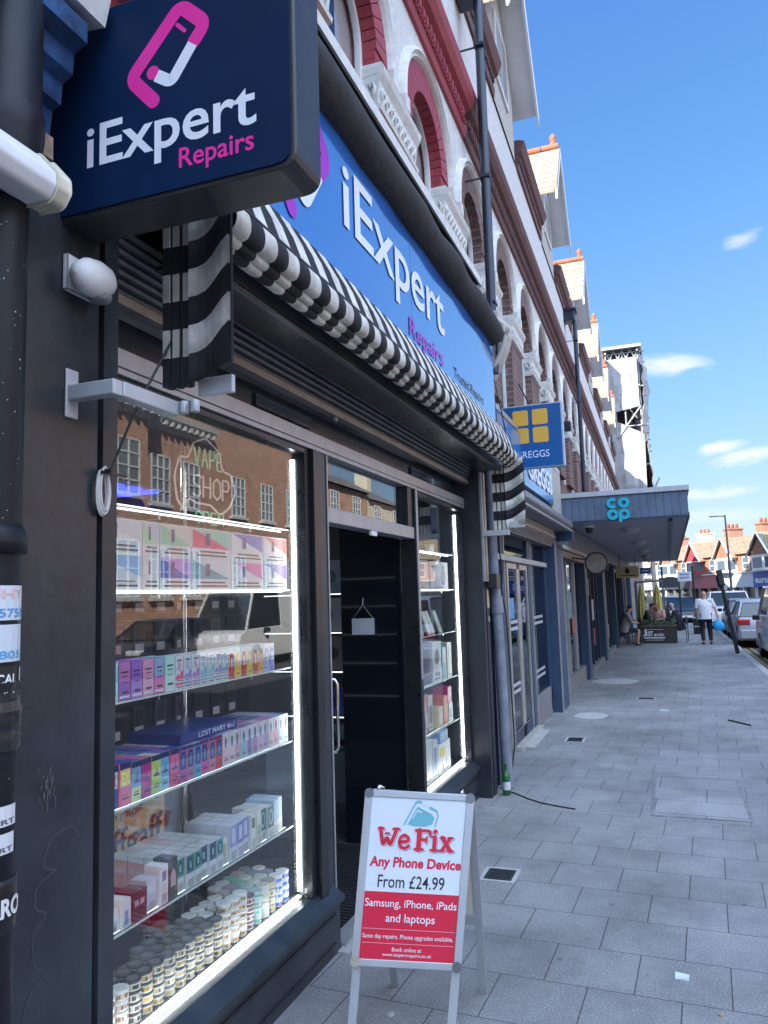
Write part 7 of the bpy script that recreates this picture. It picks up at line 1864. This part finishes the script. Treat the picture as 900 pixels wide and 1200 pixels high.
car('white lorry-like van parked across the road, seen mirrored in the shop window', 'van', (8.8, 21.5, Z0), math.pi, paint('white', (.70, .70, .70)), 4.9, 1.95, 2.3, 'van', None)
# ================================================================== FAR ROW OF HOUSES ON THE BEND
BRO = brick('orange_brick', (.44, .19, .11), (.36, .145, .09), (.34, .26, .20), dirt=.2)
RTIL = brick('orange_roof_tile', (.34, .25, .17), (.28, .195, .13), (.22, .12, .07), .26, .17, .014, .85, .5, 'wall', dirt=.3)
RTIL2 = brick('olive_roof_tile', (.32, .27, .17), (.27, .22, .14), (.16, .13, .09), .26, .17, .014, .85, .5, 'wall', dirt=.3)
def far_house(i, org, rz, fascia, ftext, brickm, roofm, bay, label, wd=5.0):
    t = thing('row_house', label, 'building', org, rz, None)
    L_ = dict(local=True)
    m = MB(); m.box(0, wd, 0, 8, 3.2, 4.65, brickm); m.build('wall', t, **L_)
    m = MB(); m.box(.02, wd - .02, .3, 8, 0, 2.8, mat('dark_shop_glass', (.05, .07, .09), .15)); 
    for k in range(4): m.box(.05 + k * (wd - .25) / 3, .2 + k * (wd - .25) / 3, .05, .3, 0, 2.2, [WHITE, brickm, SILV][i % 3])
    m.box(.02, wd - .02, .1, .3, 0, .5, [WHITE, brickm, SLB2][i % 3]); m.build('shop_front', t, **L_)
    m = MB(); m.box(.03, wd - .03, -.12, .3, 2.2, 3.2, fascia); fo = m.build('fascia', t, **L_)
    m = MB(); m.box(0, wd, -.2, .3, 3.21, 3.30, DIRTYW); m.build('ledge', t, **L_)
    if ftext:
        text(ftext, fo, LETW, frame((0, -.125, 0), (1, 0, 0), (0, 0, 1)), .25, 2.46, wd - 1.2, .48, .004, bold=.03, local=True)
    # main roof
    m = MB(); m.add([(0, -.2, 4.6), (wd, -.2, 4.6), (wd, 4, 6.35), (0, 4, 6.35), (0, 8, 4.6), (wd, 8, 4.6)], [(0, 1, 2, 3), (3, 2, 5, 4), (0, 3, 4), (1, 5, 2)], roofm); ro = m.build('roof', t, **L_)
    # front gable over the bay
    c, h = 1.55, 1.45
    m = MB(); m.add([(c - h, -.55, 4.35), (c, -.55, 5.95), (c, 3.4, 5.95), (c - h, 3.4, 4.35)], [(0, 1, 2, 3)], roofm); m.add([(c + h, -.55, 4.35), (c + h, 3.4, 4.35), (c, 3.4, 5.95), (c, -.55, 5.95)], [(0, 1, 2, 3)], roofm); m.build('gable_roof', t, **L_)
    m = MB(); m.add([(c - h + .2, -.35, 4.4), (c + h - .2, -.35, 4.4), (c, -.35, 5.75)], [(0, 1, 2)], bay if bay is REDPNL else brickm); m.box(c - h + .2, c + h - .2, -.35, 0, 4.3, 4.4, WHITE)
    for s in (-1, 1): m.bar((c + s * (h + .05), -.56, 4.28), (c, -.56, 5.92), .05, .12, WHITE, (0, 1, 0))
    m.build('gable', t, **L_)
    m = MB(); b0 = [(c - 1.15, 0), (c - .75, -.6), (c + .75, -.6), (c + 1.15, 0)]
    for (xa, ya), (xb, yb) in zip(b0[:-1], b0[1:]): m.add([(xa, ya, 3.30), (xb, yb, 3.30), (xb, yb, 4.3), (xa, ya, 4.3)], [(0, 1, 2, 3)], bay)
    bo_ = m.build('bay', t, **L_)
    m = MB()
    for (xa, ya), (xb, yb) in zip(b0[:-1], b0[1:]):
        A, Bv = Vector((xa, ya, 0)), Vector((xb, yb, 0)); d = Bv - A; n_ = Vector((d.y, -d.x, 0)).normalized() * .02
        p, q = A + d * .12 + n_, A + d * .88 + n_; m.add([(p.x, p.y, 3.5), (q.x, q.y, 3.5), (q.x, q.y, 4.2), (p.x, p.y, 4.2)], [(0, 1, 2, 3)], UPANE2)
    m.build('bay_window', bo_, **L_)
    f = MB(); f.box(3.55, 4.45, -.03, .05, 3.45, 4.4, WHITE); wo_ = f.build('window', t, **L_)
    f = MB(); f.box(3.63, 4.37, -.036, -.031, 3.52, 3.9, UPANE2); f.box(3.63, 4.37, -.036, -.031, 3.96, 4.33, UPANE2); f.build('pane', wo_, **L_)
    m = MB(); m.box(wd - .45, wd + .45, 3.4, 4.6, 5.8, 7.0, brickm); m.box(wd - .52, wd + .52, 3.33, 4.67, 7.0, 7.12, brickm); ch = m.build('chimney', ro, **L_)
    m = MB()
    for k in range(3): m.lathe([(.13, 7.12), (.10, 7.45), (.13, 7.5)], wd, 3.65 + k * .35, RIDGE, 8)
    t_ = m.each('chimney_pot', t, **L_)
    return t
UPANE2 = mat('far_window_pane', (.10, .13, .17), .08, var=.1)
u = Vector((-.40, .917, 0)); rzr = math.atan2(-.917, .40)
LGT = mat('light_shop_fascia', (.55, .60, .64), .5); BLU = mat('royal_blue_fascia', (.015, .07, .42), .4); DKF = mat('dark_shop_fascia', (.05, .06, .07), .5); REDF = mat('red_white_fascia', (.45, .12, .12), .5)
CREAM = mat('cream_render', (.66, .60, .46), .85, var=.08); REDPNL = mat('red_panel', (.45, .06, .07), .7)
start = Vector((8.75, 52.5, -.45)) - u * 2.2
specs = [(DKF, None, BRO, RTIL2, CREAM, 'nearest orange brick house of the far row, just out past the right edge'), (DKF, None, BRO, RTIL2, WHITE, 'olive roofed brick house at the right edge of the far row'), (BLU, 'euronics  S', BRO, RTIL2, WHITE, 'orange brick house over the blue shop sign at the right edge'),
         (LGT, None, BRO, RTIL, WHITE, 'orange roofed house over the pale grey shop fascia'), (REDF, None, BRO, RTIL, REDPNL, 'house with a red gable bay in the middle of the far row'),
         (DKF, None, BRO, RTIL, WHITE, 'white bayed house over the dark shop fascia, behind the white notice plate'), (LGT, None, CREAM, RTIL, WHITE, 'cream house above the yellow parasols'), (DKF, None, BRO, RTIL, CREAM, 'last visible house on the bend, behind the canopy end'), (LGT, None, CREAM, RTIL2, WHITE, 'cream house at the far left end of the bend'), (DKF, None, BRO, RTIL, WHITE, 'brick house at the far left end of the bend')]
for i, s in enumerate(specs):
    o = start + u * 5.0 * i
    far_house(i, tuple(o + Vector((.40, -.917, 0)) * 0), rzr, s[0], s[1], s[2], s[3], s[4], s[5])
# ================================================================== ACROSS THE ROAD (seen mirrored in the shop windows)
OBR = brick('warm_red_brick', (.64, .32, .19), (.48, .21, .12), (.58, .50, .43), .30, .10, .014, dirt=.25)
SLT = mat('grey_slate_roof', (.14, .13, .13), .8, var=.2)
def opp(label, y0, y1, h, wallm, wins, cornice=False, roof=3.0, bands=False, ground=True, x=14.2, bay=False):
    t = thing('street_house', label, 'building', (x, y0, 0))
    m = MB(); m.box(x, x + 9, y0, y1, 0, h, wallm)
    if bay: m.add([(x, y0 + .6, .1), (x - .7, y0 + 1.4, .1), (x - .7, y0 + 4.4, .1), (x, y0 + 5.2, .1), (x, y0 + .6, h), (x - .7, y0 + 1.4, h), (x - .7, y0 + 4.4, h), (x, y0 + 5.2, h)], [(0, 1, 5, 4), (1, 2, 6, 5), (2, 3, 7, 6)], wallm)
    if bands:
        for k in range(int(h / 1.0)): m.box(x - .02, x, y0 - .0, y0 + 2.4, .4 + k, .62 + k, DIRTYW)
    m.build('wall', t)
    if cornice:
        path = [Vector((x, y0, 0)), Vector((x, y1, 0))]
        if bay: path = [Vector((x, y0, 0)), Vector((x, y0 + .6, 0)), Vector((x - .7, y0 + 1.4, 0)), Vector((x - .7, y0 + 4.4, 0)), Vector((x, y0 + 5.2, 0)), Vector((x, y1, 0))]
        def off(d):                                   # the wall line moved outwards by d, mitred at the corners
            out = []
            for i, p in enumerate(path):
                ns_ = []
                for q, r in ((i - 1, i), (i, i + 1)):
                    if q >= 0 and r < len(path):
                        e = (path[r] - path[q]).normalized(); ns_.append(Vector((-e.y, e.x, 0)))
                n_ = sum(ns_, Vector()).normalized(); out.append(p + n_ * d / max(.5, n_.dot(ns_[0])))
            return out
        m = MB(); prof = [(0, h - .5), (.15, h - .45), (.2, h - .2), (.45, h - .1), (.5, h + .1), (0, h + .15)]
        for (da, za), (db, zb) in zip(prof[:-1], prof[1:]):
            A, B_ = off(da), off(db)
            for i in range(len(path) - 1):
                m.add([(A[i].x, A[i].y, za), (A[i + 1].x, A[i + 1].y, za), (B_[i + 1].x, B_[i + 1].y, zb), (B_[i].x, B_[i].y, zb)], [(0, 1, 2, 3)], DIRTYW)
        co_ = m.build('cornice', t)
        A = off(.20); Bq = off(.40)
        for i in range(len(path) - 1):
            L0 = (A[i + 1] - A[i]).length; k = int(L0 / .4)
            m = MB()
            for j in range(k):
                f0, f1 = (j + .3) / k, (j + .65) / k
                p, q, r, s_ = A[i].lerp(A[i + 1], f0), A[i].lerp(A[i + 1], f1), Bq[i].lerp(Bq[i + 1], f1), Bq[i].lerp(Bq[i + 1], f0)
                m.add([(v.x, v.y, z_) for z_ in (h - .34, h - .13) for v in (p, q, r, s_)], [(3, 2, 1, 0), (4, 5, 6, 7), (0, 1, 5, 4), (1, 2, 6, 5), (2, 3, 7, 6), (3, 0, 4, 7)], DIRTYW)
            if k: m.build('dentils', co_)
    m = MB(); m.add([(x - .3, y0, h), (x - .3, y1, h), (x + 4.5, y1, h + roof), (x + 4.5, y0, h + roof), (x + 9, y0, h), (x + 9, y1, h)], [(0, 1, 2, 3), (3, 2, 5, 4), (0, 3, 4), (1, 5, 2)], SLT); rf = m.build('roof', t)
    m = MB(); m.box(x + 2.6, x + 3.6, y1 - .8, y1 + .0, h + 1, h + roof + 1.0, wallm)
    for k in range(3): m.lathe([(.13, h + roof + 1.0), (.1, h + roof + 1.5)], x + 2.8 + k * .3, y1 - .4, RIDGE, 8)
    m.build('chimney', rf)
    for (yc, zc, w, hh) in wins:
        xo = x - (.7 if bay and y0 + 1.4 < yc < y0 + 4.4 else 0)
        f = MB(); f.box(xo - .06, xo + .02, yc - w / 2, yc + w / 2, zc, zc + hh, mat('grey_pane', (.22, .25, .28), .06, var=.05)); wo_ = f.build('window', t)
        f = MB()
        for k in range(4):
            yy = yc - w / 2 + w * k / 3; f.box(xo - .09, xo - .061, yy - .035, yy + .035, zc, zc + hh, WHITE)
        for k in range(5):
            zz = zc + hh * k / 4; f.box(xo - .095, xo - .0605, yc - w / 2 - .02, yc + w / 2 + .02, zz - .03, zz + .03, WHITE)
        f.box(xo - .2, xo - .0, yc - w / 2 - .12, yc + w / 2 + .12, zc - .16, zc - .04, DIRTYW); f.build('frame', wo_)
    if ground:
        m = MB(); m.box(x - .05, x - .005, y0 + .3, y1 - .3, .1, 2.5, CGL); m.box(x - .25, x - .005, y0 + .1, y1 - .1, 2.52, 3.2, [DKF, LGT, BLU][int(y0) % 3]); m.build('shop_front', t)
    return t
W2 = lambda ys, w=1.1: [(y, z, w, 1.7) for y in ys for z in (2.1, 5.6)]
opp('red brick corner house with a white cornice and banded end across the road', 18, 27.4, 8.9, OBR, [(21, 5.6, 1.7, 1.9), (21, 2.1, 1.7, 1.9), (24.0, 5.6, 1.1, 1.8), (24.0, 2.1, 1.1, 1.8), (26, 5.6, 1.1, 1.8), (26, 2.1, 1.1, 1.8)], True, 2.0, True, False, bay=True)
opp('plain red brick house with three sash windows across the road', 27.42, 38.5, 10.8, OBR, W2((29.6, 32.2, 34.8)), False, 2.5, False, False)
opp('brick house with a slate roof and chimney across the road', 38.52, 45.5, 8.4, OBR, [(yy, zz, 1.2, 1.5) for yy in (40.2, 43.5) for zz in (3.4, 6.5)], False, 2.6)
opp('cream rendered house with a slate roof across the road', 45.52, 53, 8.1, CREAM, [(yy, zz, 1.2, 1.5) for yy in (47.2, 50.8) for zz in (3.4, 6.3)], False, 2.6)
opp('dark brick house across the road from the camera', 6, 17.9, 9.5, OBR, W2((8, 11, 14)), True, 2.5)
opp('cream house across the road behind the camera', -8, 5.9, 9.0, CREAM, W2((-5, -1.5, 2)), False, 2.5)
opp('brick house across the road far behind the camera', -22, -8.1, 9.0, OBR, W2((-19, -15, -11)), False, 2.5)
